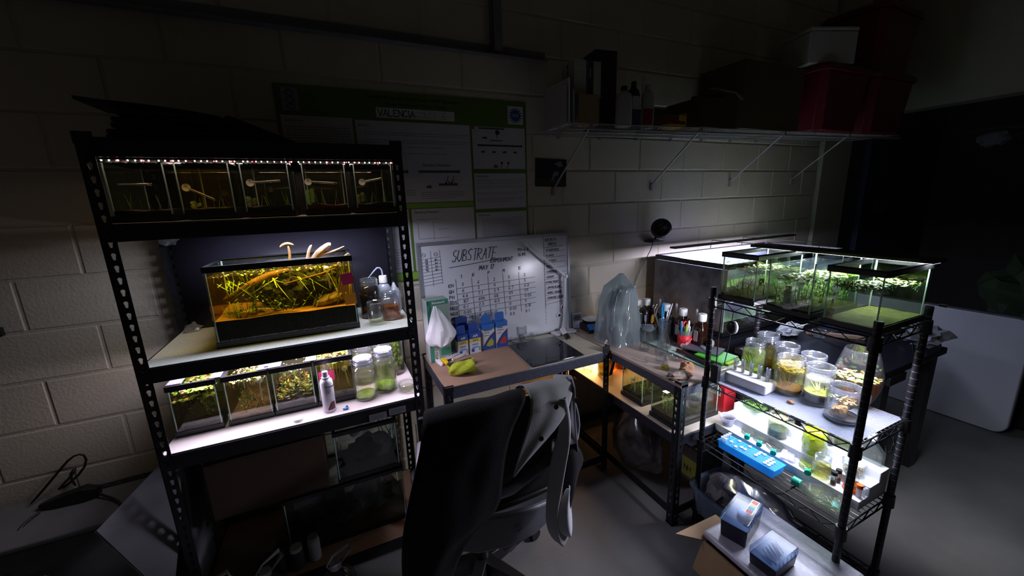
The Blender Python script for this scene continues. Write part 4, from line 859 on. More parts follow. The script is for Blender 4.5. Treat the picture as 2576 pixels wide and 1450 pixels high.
# things on the wire shelf
def pbox(name, label, cat, c, d, mat, rz=0, prints=(), group=None, bevel=.002):
    r = thing(name, label, cat, c, rz, group=group); mb = MB(); mb.box(-d[0] / 2, d[0] / 2, -d[1] / 2, d[1] / 2, 0, d[2]); mb.build('carton', mat, r, smooth=0, bevel=bevel)
    for nm_, mt, fn_ in prints: mb = MB(); fn_(mb, d); mb.build(nm_, mt, r, smooth=0)
    return r
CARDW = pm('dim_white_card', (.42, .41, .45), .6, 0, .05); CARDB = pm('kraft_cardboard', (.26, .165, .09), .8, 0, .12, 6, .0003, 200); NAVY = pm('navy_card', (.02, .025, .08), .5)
F = lambda d, off=.0012: frame((0, -d[1] / 2 - off, 0), (1, 0, 0), (0, 0, 1)); FL = lambda d, off=.0012: frame((-d[0] / 2 - off, 0, 0), (0, -1, 0), (0, 0, 1))
zw = lambda x: zs(x) + .0055
for x, g in ((1.262, 'a'),):
    pbox('printed_carton', 'low carton with black print at the left end of the wire shelf', 'box', (1.30, -.21, zw(1.3)), (.13, .20, .15), CARDB, 0,
         (('white_side', CARDW, lambda mb, d: mb.rect(-.095, .095, .004, .146, 0, FL(d))), ('side_print', INK, lambda mb, d: [hand(mb, 'LABS', -.085, .10, .035, FL(d, .002), .006, 0, .8, .0), mb.rect(.03, .05, .02, .12, 0, FL(d, .002)), mb.rect(-.07, .0, .03, .08, 0, FL(d, .002))])))
pbox('striped_carton', 'white carton with a column of black letters standing on the low carton', 'box', (1.278, -.20, zw(1.3) + .152), (.075, .12, .175), CARDW, 0, (('letters', INK, lambda mb, d: [mb.rect(-.008, .004, .02 + k * .03, .04 + k * .03, 0, FL(d)) for k in range(5)]),))
pbox('white_navy_carton', 'white and navy carton standing beside the striped carton', 'box', (1.368, -.20, zw(1.3) + .152), (.085, .12, .175), CARDW, 0, (('navy_band', NAVY, lambda mb, d: mb.rect(-.0425, -.008, .001, .174, 0, F(d))), ('band_print', CARDW, lambda mb, d: mb.rect(-.032, -.025, .09, .14, 0, F(d, .002)))))
for k, (x, h_, w_) in enumerate(((1.158, .19, .010), (1.178, .22, .008), (1.205, .17, .012))):
    pbox('standing_binder', ['thin pale folder at the very left end of the wire shelf', 'tall white thin board beside the pale folder', 'grey printed notebook standing next to the low carton'][k], 'folder', (x, -.2, zw(x)), (w_, .22, h_), (CARDW, WHT, LGREY)[k], 0)
bb = thing('tall_black_tube_box', 'tall black box rising above everything at the left of the wire shelf', 'box', (1.50, -.13, zw(1.5))); mb = MB(); mb.prism([(-.075, -.06), (.06, -.075), (.075, .06), (-.06, .075)], 0, .41); mb.build('carton', pm('black_card', (.010, .010, .02), .4), bb, smooth=0, bevel=.002)
def sbottle(name, label, c, r, h, bodym, capm, labels=(), sy=.62):
    w = thing(name, label, 'bottle', c, -.15); mb = MB(); mb.lathe([(.0005, 0), (r, 0), (r, h * .70), (r * .85, h * .80), (r * .35, h * .88), (r * .33, h * .90)], sy=sy, n=24); mb.build('bottle_body', bodym, w)
    mb = MB(); mb.lathe([(.0005, h), (r * .33, h), (r * .38, h * .985), (r * .38, h * .885), (.0005, h * .885)], n=18); mb.build('cap', capm, w)
    for nm_, mt, za, zb, a0, a1 in labels:
        mb = MB(); n_ = 10
        for i in range(n_):
            f0, f1 = a0 + (a1 - a0) * i / n_, a0 + (a1 - a0) * (i + 1) / n_; q = 1.012
            mb.quad((r * q * math.cos(f0), r * q * sy * math.sin(f0), za * h), (r * q * math.cos(f1), r * q * sy * math.sin(f1), za * h), (r * q * math.cos(f1), r * q * sy * math.sin(f1), zb * h), (r * q * math.cos(f0), r * q * sy * math.sin(f0), zb * h))
        mb.build(nm_, mt, w)
    return w
BLKB = pm('dark_brown_plastic', (.010, .009, .012), .3); GWH = pm('dim_white_plastic', (.42, .41, .45), .45)
sbottle('peroxide_bottle', 'dark brown bottle with a white and purple label on the wire shelf', (1.636, -.26, zw(1.6)), .040, .245, BLKB, BLKB, (('white_label', CARDW, .40, .68, -PI * .65, -PI * .25), ('purple_label', pm('purple_print', (.06, .03, .12), .5), .12, .40, -PI * .65, -PI * .25)))
sbottle('alcohol_bottle', 'white bottle with a crimson label on the wire shelf', (1.742, -.26, zw(1.7)), .040, .235, GWH, GWH, (('crimson_label', pm('crimson_print', (.22, .01, .04), .5), .08, .45, -PI * .85, -PI * .3),))
sbottle('round_white_bottle', 'wide white bottle between the low carton and the dark bottle', (1.535, -.30, zw(1.5)), .045, .205, GWH, DKPL, sy=.9)
yb = thing('yellow_red_carton', 'small red and yellow carton lying tipped on the wire shelf', 'box', (1.93, -.27, zw(1.9) + .012), .1)
mb = MB(); mb.box(-.07, .06, -.045, .045, 0, .06); mb.build('carton', pm('dark_red_card', (.14, .02, .012), .5), yb, smooth=0, bevel=.001)
mb = MB(); mb.box(-.072, .062, -.047, .046, -.004, .010); mb.box(.061, .066, -.047, .05, .0, .075, ); mb.prism([(.0, -.0465), (.066, -.0465), (.10, -.02), (.10, .04), (.066, .04)], .03, .06); mb.build('yellow_flap', pm('yellow_card', (.60, .33, .01), .5), yb, smooth=0)
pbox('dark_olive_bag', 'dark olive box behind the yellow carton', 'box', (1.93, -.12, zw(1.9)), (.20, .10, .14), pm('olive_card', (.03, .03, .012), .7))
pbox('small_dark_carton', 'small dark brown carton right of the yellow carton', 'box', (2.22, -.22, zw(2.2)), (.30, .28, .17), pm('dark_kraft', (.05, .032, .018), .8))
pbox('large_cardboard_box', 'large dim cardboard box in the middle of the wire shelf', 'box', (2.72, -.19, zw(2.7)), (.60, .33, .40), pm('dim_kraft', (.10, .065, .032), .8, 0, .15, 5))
mb = MB(); mb.box(2.45, 3.03, -.375, -.01, zw(2.7) - .0005, zw(2.7) + .004); 
mb = MB(); mb.tube([(2.08, -.34, zw(2) + .19), (2.12, -.36, zw(2) + .225), (2.2, -.36, zw(2) + .225), (2.33, -.37, zw(2) + .215), (2.40, -.37, zw(2) + .18)], .012, 7); mb.tube([(2.05, -.3, zw(2) + .17), (2.14, -.33, zw(2) + .18), (2.26, -.34, zw(2) + .19)], .014, 7); solo('black_strap', mb, DST, 'black strap lying over the small dark carton', 'strap')
REDT = pm('dark_red_plastic', (.14, .006, .02), .45, 0, .15, 5)
def tote(c, w, d, h, rz, label, g=None):
    r = thing('storage_tote', label, 'storage tote', c, rz, group=g); mb = MB()
    def ring(k, z, e=0): a, b = w * k / 2 + e, d * k / 2 + e; q = .04; return [(-a + q, -b, z), (a - q, -b, z), (a, -b + q, z), (a, b - q, z), (a - q, b, z), (-a + q, b, z), (-a, b - q, z), (-a, -b + q, z)]
    mb.loft([ring(.84, 0), ring(.98, h * .88)]); mb.build('tub', REDT, r, bevel=.004)
    mb = MB(); mb.loft([ring(.99, h * .885), ring(1.0, h * .885, .01), ring(1.0, h * .95, .01), ring(.97, h)]); mb.build('lid', REDT, r, bevel=.003)
    mb = MB(); mb.rect(-.045, .045, h * .45, h * .60, 0, frame((0, -d * .465 - .004, 0), (1, 0, 0), (0, .12, 1))); mb.build('tote_label', pm('dim_label', (.16, .15, .17), .6), r, smooth=0)
    return r
tote((3.38, -.24, zs(3.4) + .006), .56, .42, .42, 0, 'dark red storage tote with label, left of the pair on the wire shelf')
tote((4.02, -.24, zs(4.0) + .006), .58, .42, .42, 0, 'dark red storage tote at the right end of the wire shelf')
tote((3.98, -.24, zs(4.0) + .434), .60, .42, .44, .05, 'dark red storage tote stacked on top of the others near the ceiling')
fb = thing('foam_box', 'white foam box standing on the left red tote', 'box', (3.24, -.30, zs(3.3) + .428), -.35); mb = MB(); mb.prism([(-.17, -.12), (.17, -.12), (.17, .14), (-.17, .14)], 0, .20); mb.build('foam_body', pm('white_foam', (.50, .50, .52), .8, 0, .04, 20), fb, smooth=0, bevel=.008)
mb = MB(); mb.box(-.172, .172, -.122, .142, .201, .225); mb.build('foam_lid', MC['white_foam'], fb, smooth=0, bevel=.008)
# ================================================================== desk under the whiteboard
DX0, DX1, DY0, DY1, DZ = .392, 1.338, -.470, -.008, .757
dk = thing('work_desk', 'black slotted steel desk with pale and brown board top under the whiteboard', 'desk', ((DX0 + DX1) / 2, (DY0 + DY1) / 2, 0), world_coords=True)
SPK = pm('speckled_steel', (.13, .135, .19), .32, .6, .35, 260, .0004, 420, contrast=1.8)
for (x, y, sx, sy) in ((DX0, DY0, 1, 1), (DX1, DY0, -1, 1), (DX0, DY1, 1, -1), (DX1, DY1, -1, -1)): post(dk, x, y, sx, sy, .762 if sx > 0 or sy < 0 else .785)
beams(dk, DX0, DX1, DY0, DY1, DZ - .004, .058, SPK); beams(dk, DX0, DX1, DY0, DY1, .10, .045)
mb = MB(); mb.box(DX0 + .006, DX1 - .006, DY0 + .004, DY1 - .003, DZ - .012, DZ); mb.build('desk_top', pm('pale_desk_board', (.50, .45, .36), .7, 0, .12, 90), dk, smooth=0, bevel=.001)
mb = MB(); mb.prism([(DX0 + .001, DY0 - .004), (.842, DY0 - .004), (.874, -.040), (DX0 + .001, -.045)], DZ + .0008, DZ + .0045)
solo('hardboard_sheet', mb, HARDB, 'brown hardboard sheet covering the left half of the desk top', 'board', smooth=0, bevel=.0008)
mb = MB(); mb.prism([(.872, -.130), (1.186, -.132), (1.170, -.464), (.849, -.468)], DZ + .0048, DZ + .0095)
solo('black_glass_plate', mb, pm('black_glass', (.006, .007, .014), .06, 0, 0), 'black glass plate lying on the right of the desk', 'glass plate', smooth=0, bevel=.001)
mb = MB(); mb.cbox((0, 0, 0), (.016, .010, .085), locT((1.352, DY0 - .012, .655), 0, 0, .28)); solo('clamp_lever', mb, BLKPL, 'small black bar hooked on the desk\'s front right post', 'lever', bevel=.003, smooth=0)
# wipes box
Z = DZ + .005
kb = thing('wipes_box', 'tall green and white box of wipes with a white tissue hanging out', 'tissue box', (.462, -.112, Z), .06)
KG = pm('box_teal_green', (.035, .20, .13), .5, 0, .05, 4); KC = pm('box_pale_green', (.22, .30, .25), .5, 0, .12, 3)
mb = MB(); mb.box(-.058, .058, -.042, .042, 0, .340); mb.build('carton', KC, kb, smooth=0, bevel=.0015)
FK = lambda o=.0008: frame((0, -.042 - o, 0), (1, 0, 0), (0, 0, 1)); FKL = lambda o=.0008: frame((-.058 - o, 0, 0), (0, -1, 0), (0, 0, 1))
mb = MB(); mb.rect(-.058, -.038, .0, .340, 0, FK()); mb.rect(-.058, .058, .315, .340, 0, FK()); mb.rect(.0, .058, .03, .07, 0, FK()); mb.build('green_print', KG, kb, smooth=0)
mb = MB(); mb.disc((-.012, .275, .0), .010, 14, T=FK(.0011), sx=.8); mb.rect(-.020, -.004, .12, .275, 0, FK(.0011)); mb.build('opening', pm('box_slot', (.12, .13, .12), .8), kb, smooth=0)
mb = MB(); mb.rect(-.042, .042, .0, .340, 0, FKL()); mb.rect(-.034, -.012, .0, .062, 0, FK(.0012)); mb.build('white_print', pm('box_white', (.62, .65, .66), .5), kb, smooth=0)
mb = MB(); put_text(mb, 'KIMTECH', .020, FK(.0016) @ Matrix.Translation((-.018, .002, 0)) @ Matrix.Rotation(PI / 2, 4, 'Z'), .056, .03); mb.build('box_name_dark', INK, kb, smooth=0)
mb = MB(); put_text(mb, 'Kimtech', .016, FK(.0016) @ Matrix.Translation((-.032, .321, 0)), .070, .03); put_text(mb, 'Kimwipes', .018, FKL(.0014) @ Matrix.Translation((.01, .03, 0)) @ Matrix.Rotation(PI / 2, 4, 'Z'), .11, .02); mb.build('box_name_pale', MC['box_white'], kb, smooth=0)
def sheet_mesh(pts_rows, name, mat, label, cat, th=.0008, sub=2, parent=None, rough=.003, seed=0, kind=None):
    mb = MB(); n = len(pts_rows[0]); vs = [p for r in pts_rows for p in r]
    vs = [(x + rough * noise.noise(Vector((x * 40, y * 40, z * 40 + seed))), y + rough * noise.noise(Vector((x * 40 + 9, y * 40, z * 40 + seed))), z + rough * noise.noise(Vector((x * 40, y * 40 + 5, z * 40)))) for x, y, z in vs]
    mb.add(vs, [(i * n + j, i * n + j + 1, (i + 1) * n + j + 1, (i + 1) * n + j) for i in range(len(pts_rows) - 1) for j in range(n - 1)])
    if parent is not None: return mb.build(name, mat, parent, sub=sub, solid=th, smooth=80)
    return solo(name, mb, mat, label, cat, sub=sub, solid=th, smooth=80, kind=kind)
TISS = pm('white_tissue', (.66, .66, .70), .8, 0, .03, 10)
rows = []
for i, (zc, xa, xb) in enumerate(((1.072, .436, .454), (1.035, .425, .478), (.990, .410, .510), (.945, .393, .543), (.900, .376, .560), (.872, .395, .530), (.856, .43, .495))):
    rows.append([(xa + (xb - xa) * j / 7, -.172 - .030 * math.sin(PI * j / 7) * min(1, i * .4) + .010 * math.sin(j * 2.3 + i), zc + .008 * math.sin(j * 1.7 + i * 2)) for j in range(8)])
mb = MB(); n = 8; vs = [p for r in rows for p in r]; mb.add(vs, [(i * n + j, i * n + j + 1, (i + 1) * n + j + 1, (i + 1) * n + j) for i in range(6) for j in range(7)])
solo('hanging_tissue', mb, TISS, 'creased white tissue pulled out of the green wipes box', 'tissue', sub=1, solid=.0008, smooth=25)
# test kit boxes
pm('kit_white', (.52, .52, .58), .5, 0, .03)
def kit(name, label, c, w, d, h, rz, top, tab, prints):
    r = thing(name, label, 'test kit box', c, rz, group='aquarium test kits on the desk'); mb = MB(); mb.box(-w / 2, w / 2, -d / 2, d / 2, 0, h); mb.build('carton', pm('kit_white', (.52, .52, .58), .5, 0, .03), r, smooth=0, bevel=.0008)
    mb = MB(); mb.box(-w / 2 - .0006, w / 2 + .0006, -d / 2 - .0006, d / 2 + .0006, h - top, h + .0006); mb.prism([(-w * tab / 2, h), (w * tab / 2, h), (w * tab / 2, h + .043), (w * tab / 2 - .008, h + .05), (-w * tab / 2 + .008, h + .05), (-w * tab / 2, h + .043)], -.0008, .0008, frame((0, d * .1, 0), (1, 0, 0), (0, 0, 1)))
    mb.build('blue_top', prints[0], r, smooth=0)
    for nm_, mt, fn_ in prints[1]: mb = MB(); fn_(mb, frame((0, -d / 2 - .001, 0), (1, 0, 0), (0, 0, 1)), w, h); mb.build(nm_, mt, r, smooth=0)
KB = pm('kit_royal_blue', (.012, .055, .30), .4, 0, .04); KB2 = pm('kit_sky_blue', (.02, .12, .42), .4, 0, .04); KY = pm('kit_yellow', (.55, .42, .02), .5, 0, .03)
def up(T, o): return T @ Matrix.Translation((0, 0, o))
def api(word):
    return (KB, (('yellow_band', KY, lambda mb, T, w, h: mb.rect(-w / 2, w / 2, h * .55, h * .72, 0, T)), ('letters', pm('kit_white', (0, 0, 0)), lambda mb, T, w, h: put_text(mb, 'API', .020, up(T, .0012) @ Matrix.Translation((0, h * .79, 0)), w * .45, .03, True)),
                 ('kit_words', KB, lambda mb, T, w, h: (put_text(mb, word, .012, up(T, .001) @ Matrix.Translation((0, h * .60, 0)), w * .5, .02, True), mb.rect(-w * .38, -w * .12, .01, .03, 0, T))),
                 ('bottles', pm('kit_pale_blue', (.12, .25, .42), .5), lambda mb, T, w, h: (mb.rect(-w * .3, w * .25, h * .40, h * .47, 0, T), mb.rect(-w * .3, w * .25, h * .26, h * .33, 0, T), mb.rect(w * .3, w * .42, h * .1, h * .3, 0, T)))))
kit('ph_test_kit', 'blue and yellow pH test kit box right beside the wipes box', (.590, -.125, Z), .060, .040, .120, .08, .034, .85, api('pH'))
kit('test_kit', 'blue and yellow test kit box with drawn bottles, second from the wipes box', (.664, -.120, Z), .066, .040, .122, .06, .034, .85, api('GH & KH'))
def sea(word, fish):
    def diag(mb, T, w, h): mb.poly([(-w / 2, 0, 0), (w / 2, 0, 0), (w / 2, h * .66, 0), (w * .1, h * .5, 0), (-w * .25, h * .30, 0), (-w / 2, h * .12, 0)], T)
    return (KB2, (('lower_panel', KB, diag), ('arc', INK, lambda mb, T, w, h: mb.seg2([(-w / 2, h * .12), (-w * .25, h * .32), (w * .1, h * .52), (w / 2, h * .67)], .005, up(T, .0006))),
                  ('fish', fish, lambda mb, T, w, h: mb.poly([(-w * .28, h * .18, 0), (.0, h * .12, 0), (w * .33, h * .15, 0), (w * .40, h * .30, 0), (w * .22, h * .45, 0), (.0, h * .36, 0)], up(T, .0009))),
                  ('kit_words', INK, lambda mb, T, w, h: (put_text(mb, word[0], .0125, up(T, .001) @ Matrix.Translation((-w * .4, h * .76, 0)), None, .02), put_text(mb, word[1], .010, up(T, .001) @ Matrix.Translation((-w * .4, h * .67, 0)), None, .01), text_lines(mb, -w * .4, w * .1, h * .56, 1, .008, T)))))
kit('ammonia_test_kit', 'white and blue Ammonia test kit box with a yellow fish', (.752, -.100, Z), .072, .052, .150, .04, .030, .80, sea(('Ammonia', 'Test Kit'), pm('yellow_fish', (.35, .33, .02), .5)))
kit('nitrite_test_kit', 'white and blue Nitrite & Nitrate test kit box with a red fish, rightmost of the kits', (.834, -.100, Z), .072, .052, .155, .02, .030, .80, sea(('Nitrite', '& Nitrate'), pm('red_fish', (.35, .03, .04), .5)))
kit('test_kit', 'blue and yellow kit box standing behind the two front kits', (.615, -.062, Z), .10, .03, .150, .05, .03, .7, (KB, (('yellow_corner', KY, lambda mb, T, w, h: mb.rect(-w / 2, w * .1, h * .6, h * .78, 0, T)),)))
# colour cards
cc = thing('color_cards', 'stack of test colour charts with rows of red squares lying on the desk', 'colour chart cards', (.540, -.128, Z), world_coords=True)
mb = MB(); mb.cbox((0, 0, 0), (.115, .075, .014), locT((.550, -.125, Z + .0075), .5)); mb.build('card_pack', WHT, cc, smooth=0, bevel=.001)
mb = MB(); mb.cbox((0, 0, 0), (.12, .06, .0012), locT((.535, -.138, Z + .017), .35, .05)); mb.build('loose_card', pm('card_white', (.66, .64, .68), .4), cc, smooth=0)
mb = MB(); mb.cbox((0, 0, 0), (.12, .06, .0012), locT((.540, -.128, Z + .022), .62, .05)); mb.build('top_card', MC['card_white'], cc, smooth=0)
for nm_, off, cl in (('dark_squares', .012, (.10, .01, .07)), ('red_squares', -.008, (.50, .10, .12))):
    for k in range(5): mb = MB(); mb.rect(-.045 + k * .017, -.034 + k * .017, off, off + .010, .0012, locT((.540, -.128, Z + .022), .62, .05)); mb.build('colour_square', pm(nm_, cl, .5), cc, smooth=0)
# meters
def pen(label, a, b, w, bodym, ink_, name):
    r = thing(name, label, 'pen meter', ((a[0] + b[0]) / 2, (a[1] + b[1]) / 2, Z), world_coords=True); T = frame((a[0], a[1], Z), (b[0] - a[0], b[1] - a[1], 0)); L = math.hypot(b[0] - a[0], b[1] - a[1])
    mb = MB(); mb.prism([(0, -w * .42), (.01, -w / 2), (L * .62, -w / 2), (L * .97, -w * .32), (L, -w * .2), (L, w * .2), (L * .97, w * .32), (L * .62, w / 2), (.01, w / 2), (0, w * .42)], .0004, .016, T); mb.build('pen_body', bodym, r, smooth=0, bevel=.003)
    mb = MB(); mb.box(L * .12, L * .48, -w * .28, w * .28, .0162, .0172, T); mb.build('display_window', ink_, r, smooth=0, bevel=.0006)
    mb = MB(); mb.box(L * .34, L * .43, -w * .15, w * .15, .0173, .0182, T); mb.build('button', WHT, r, smooth=0)
pen('white pen-shaped meter lying at the front of the wipes box', (.432, -.085), (.448, -.228), .024, pm('meter_white', (.70, .70, .76), .35), DKPL, 'white_pen_meter')
pen('yellow pen-shaped meter lying beside the white one', (.466, -.060), (.474, -.225), .030, pm('meter_yellow', (.80, .50, .01), .35), DKPL, 'yellow_pen_meter')
kn = thing('green_marker_box', 'yellow-green and black block lying across the end of the meters on the desk', 'block', (.532, -.262, Z + .001), .16); mb = MB(); mb.box(-.065, .070, -.015, .015, .0, .015); mb.build('green_shell', pm('lime_plastic', (.38, .45, .02), .4), kn, smooth=0, bevel=.0015)
mb = MB(); mb.box(-.0655, .0705, -.0155, .0155, .0152, .020); mb.box(-.035, .071, -.0156, -.0152, .002, .015); mb.build('dark_cover', pm('dark_olive_plastic', (.03, .033, .015), .4), kn, smooth=0, bevel=.001)
CLOTH = pm('lime_microfibre', (.33, .38, .02), .95, 0, .25, 90, .003, 260)
mb = MB(); n = 20; rings = []
for i in range(9):
    t = i / 8; cx_ = .448 + t * .120; r_ = (.020, .034, .040, .042, .041, .040, .042, .047, .050)[i]; rg = []
    for j in range(n):
        a = 2 * PI * j / n; k = 1 + .16 * math.sin(3 * a + i) + .08 * math.sin(7 * a + 2 * i); rg.append((cx_ + .006 * math.sin(a * 2 + i), -.352 - t * .02 + r_ * 1.0 * k * math.cos(a), Z + .002 + max(0, r_ * .72 * (1 + math.sin(a) * k))))
    rings.append(rg)
for i in range(5): rings.append([(x - .012, -.372 + (y + .372) * (.86 - .05 * i), Z + .034 + (z - Z - .034) * (.84 - .05 * i)) for x, y, z in rings[-1]])
mb.loft(rings); solo('microfibre_cloth', mb, CLOTH, 'crumpled lime green microfibre cloth rolled open on the desk', 'cloth', sub=1, smooth=80)
mb = MB(); rings = []
for i in range(7):
    t = i / 6; rings.append([(.565 + t * .045 + .004 * math.sin(a_), -.295 + t * .03 + .014 * (1 - .3 * t) * math.cos(a_), Z + .014 + t * .008 + .013 * math.sin(a_)) for a_ in [2 * PI * j / 12 for j in range(12)]])
mb.loft(rings); solo('cloth_fold', mb, CLOTH, 'small lime cloth tail lying behind the crumpled microfibre cloth', 'cloth', sub=1, smooth=80)
# glass dishes at the back, lamp, markers
for x, y, r_, l in ((.955, -.085, .045, 'low clear glass dish at the back of the desk'), (1.035, -.075, .040, 'second clear glass dish touching the low one')):
    jar(l, (x, y, DZ + .0005), r_, .026, r_, thread=False, name='glass_dish', cat='glass dish', neck=.9, group=None)
jar('small upside glass beaker standing in the back right glass dish', (1.002, -.055, DZ + .027), .028, .055, .028, thread=False, name='small_beaker', cat='beaker', neck=.9)
lp = thing('desk_lamp', 'white folding desk lamp with flat base, switched off, before the whiteboard', 'desk lamp', (1.28, -.07, DZ + .0005), world_coords=True); zl = DZ + .0008
LW = pm('lamp_white', (.62, .62, .66), .35, 0, .02)
mb = MB(); mb.prism([(1.195, -.072), (1.205, -.125), (1.225, -.138), (1.255, -.105), (1.345, -.135), (1.362, -.115), (1.358, -.062), (1.20, -.062)], zl, zl + .013); mb.build('base', LW, lp, smooth=0, bevel=.004)
mb = MB(); mb.loft([[(1.300 - w_, -.078, z), (1.300 + w_, -.078, z), (1.300 + w_, -.066, z), (1.300 - w_, -.066, z)] for w_, z in ((.035, zl + .012), (.022, zl + .035), (.014, zl + .07), (.010, .95), (.008, 1.128))]); mb.build('upright', LW, lp, smooth=30, bevel=.002)
mb = MB(); T = frame((1.305, -.080, 1.120), (-.77, .0, .64), (0, 1, 0)); mb.box(-.01, .36, -.006, .006, -.007, .007, T); mb.build('lamp_arm', LW, lp, smooth=0, bevel=.002)
mb = MB(); mb.cyl((1.303, -.09, 1.126), (1.303, -.060, 1.126), .010, n=16); mb.build('hinge', LW, lp)
def marker(label, a, b):
    r = thing('whiteboard_marker', label, 'marker', (a[0], a[1], a[2]), world_coords=True, group='markers on the lamp base'); A, B = Vector(a), Vector(b)
    mb = MB(); mb.cyl(A, A.lerp(B, .62), .0085, n=14); mb.build('barrel', WHT, r)
    mb = MB(); mb.cyl(A.lerp(B, .1), A.lerp(B, .55), .0088, n=14); mb.build('printed_sleeve', pm('dark_blue_grey', (.05, .05, .08), .4), r) if False else None
    mb = MB(); mb.cyl(A.lerp(B, .62), B, .0092, .008, n=14); mb.build('cap', BLKPL, r)
marker('black-capped marker nearer the glass plate', (1.262, -.085, zl + .024), (1.224, -.212, DZ + .0105)); marker('black-capped marker right of the other marker', (1.282, -.080, zl + .024), (1.246, -.205, DZ + .0105))

# ================================================================== side bench along the right of the desk
BX0, BX1, BY0, BY1, BZ = 1.350, 1.815, -.958, -.042, .757
sb = thing('side_bench', 'black slotted steel bench with brown top and a pale lower shelf, right of the desk', 'bench', ((BX0 + BX1) / 2, (BY0 + BY1) / 2, 0), world_coords=True)
for (x, y, sx, sy) in ((BX0, BY0, 1, 1), (BX1, BY0, -1, 1), (BX0, BY1, 1, -1), (BX1, BY1, -1, -1)): post(sb, x, y, sx, sy, .768 if y == BY0 else .75)
beams(sb, BX0, BX1, BY0, BY1, BZ - .014, .046, SPK); beams(sb, BX0, BX1, BY0, BY1, .490, .048, pm('dark_blue_steel', (.03, .032, .05), .4, .4)); beams(sb, BX0, BX1, BY0, BY1, .10, .045)
board(sb, BX0, BX1, BY0, BY1, .4915, pm('pale_pink_board', (.60, .53, .46), .6, 0, .05, 20))
mb = MB(); mb.box(BX0 - .004, BX1 + .002, BY0 - .002, BY1 + .006, BZ - .013, BZ); mb.build('bench_top', pm('bench_pinkish_board', (.42, .32, .28), .55, 0, .08, 6), sb, smooth=0, bevel=.0012)
mb = MB(); mb.box(1.600, 1.812, -.945, -.055, BZ + .0006, BZ + .005); solo('white_glass_sheet', mb, pm('back_painted_glass', (.66, .74, .70), .08, 0, .02), 'white glass sheet covering the right half of the bench top', 'glass sheet', smooth=0, bevel=.0008)
mb = MB(); mb.box(1.592, 1.5995, -.945, -.055, BZ + .0006, BZ + .0052); solo('green_glass_edge', mb, pm('green_glass_edge', (.02, .20, .14), .1, 0, .02), 'thin green glass strip along the white sheet on the bench', 'glass strip', smooth=0)
ZB = BZ + .0006; ZG = BZ + .0056
# hygrometer + scale
hy = thing('hygrometer', 'small pale digital thermometer leaning on the wall at the back of the bench', 'digital thermometer', (1.405, -.060, ZB), -.25); T = Matrix.Rotation(-.22, 4, 'X')
mb = MB(); mb.box(-.036, .036, -.009, .009, .0, .105, T); mb.build('case', pm('pale_lilac_plastic', (.42, .41, .50), .4), hy, smooth=0, bevel=.004)
mb = MB(); mb.box(-.026, .026, -.0105, -.0095, .052, .094, T); mb.build('display', pm('lcd_grey', (.09, .10, .085), .3), hy, smooth=0)
mb = MB(); put_text(mb, '25.8', .018, T @ frame((-.017, -.0112, .072), (1, 0, 0), (0, 0, 1)), .034); put_text(mb, '61', .014, T @ frame((-.008, -.0112, .055), (1, 0, 0), (0, 0, 1)), .018); mb.build('digits', INK, hy, smooth=0)
sc_ = thing('digital_scale', 'small digital scale with blue front and white round pan', 'scale', (1.487, -.115, ZB), -.12)
mb = MB(); mb.loft([[(-.075, -.085, 0), (.075, -.085, 0), (.075, .085, 0), (-.075, .085, 0)], [(-.078, -.088, .018), (.078, -.088, .018), (.078, .088, .030), (-.078, .088, .030)], [(-.070, -.06, .034), (.070, -.06, .034), (.068, .08, .046), (-.068, .08, .046)]]); mb.build('scale_body', BLKPL, sc_, smooth=0, bevel=.004)
mb = MB(); T = frame((0, -.086, .022), (1, 0, 0), (0, .78, .42)); mb.prism([(-.072, .0), (.072, .0), (.066, .052), (-.066, .052)], .0, .004, T); mb.build('blue_panel', pm('panel_blue', (.015, .13, .45), .35), sc_, smooth=0, bevel=.001)
mb = MB(); mb.box(-.036, .036, .014, .040, .0042, .0052, T); mb.build('display', pm('lcd_green_grey', (.12, .14, .12), .3), sc_, smooth=0)
mb = MB(); mb.lathe([(.0005, .060), (.050, .060), (.055, .064), (.056, .062), (.052, .056), (.02, .052), (.02, .046)], c=(0, .025, 0), n=32); mb.build('pan', WHT, sc_)
mb = MB(); mb.disc((0, 0, .0008), .009, 16, T=topT(1.43, -.235, ZB)); solo('cable_hole', mb, INK, 'round dark hole in the bench top before the scale', 'hole', smooth=0)
# microscope under a plastic cover
ms = thing('microscope', 'black microscope standing under the plastic cover', 'microscope', (1.50, -.33, ZB), world_coords=True)
mb = MB(); mb.box(1.425, 1.575, -.445, -.25, ZB, ZB + .045); mb.build('base', DKPL, ms, smooth=0, bevel=.008)
mb = MB(); mb.tube([(1.50, -.265, ZB + .045), (1.50, -.255, ZB + .15), (1.50, -.27, ZB + .25), (1.50, -.32, ZB + .29)], [.026, .024, .022, .020], 12); mb.build('arm', DKPL, ms)
mb = MB(); mb.box(1.45, 1.55, -.40, -.29, ZB + .12, ZB + .13); mb.build('stage', BLKPL, ms, smooth=0)
mb = MB(); mb.cyl((1.50, -.34, ZB + .21), (1.50, -.34, ZB + .29), .030, n=18); mb.build('head', BLKPL, ms)
for s_ in (-1, 1): mb = MB(); mb.cyl((1.50 + s_ * .02, -.35, ZB + .28), (1.50 + s_ * .034, -.415, ZB + .335), .017, n=14); mb.build('eyepiece', BLKPL, ms)
mb = MB(); mb.cyl((1.50, -.34, ZB + .15), (1.50, -.34, ZB + .21), .010, .014, n=12); mb.build('objective', STEEL, ms)
BAGM = clear('grey_blue_plastic_film', (.70, .78, .80), (.70, .78, .82), .6, .06, .16, murk=.38, mcol=(.68, .80, .86), power=2.5)
mb = MB(); n = 56; rings = []
def dens(t, m):
    o_ = []
    for p, q in zip(t[:-1], t[1:]): o_ += [tuple(p[i] + (q[i] - p[i]) * k / m for i in range(len(p))) for k in range(m)]
    return o_ + [t[-1]]
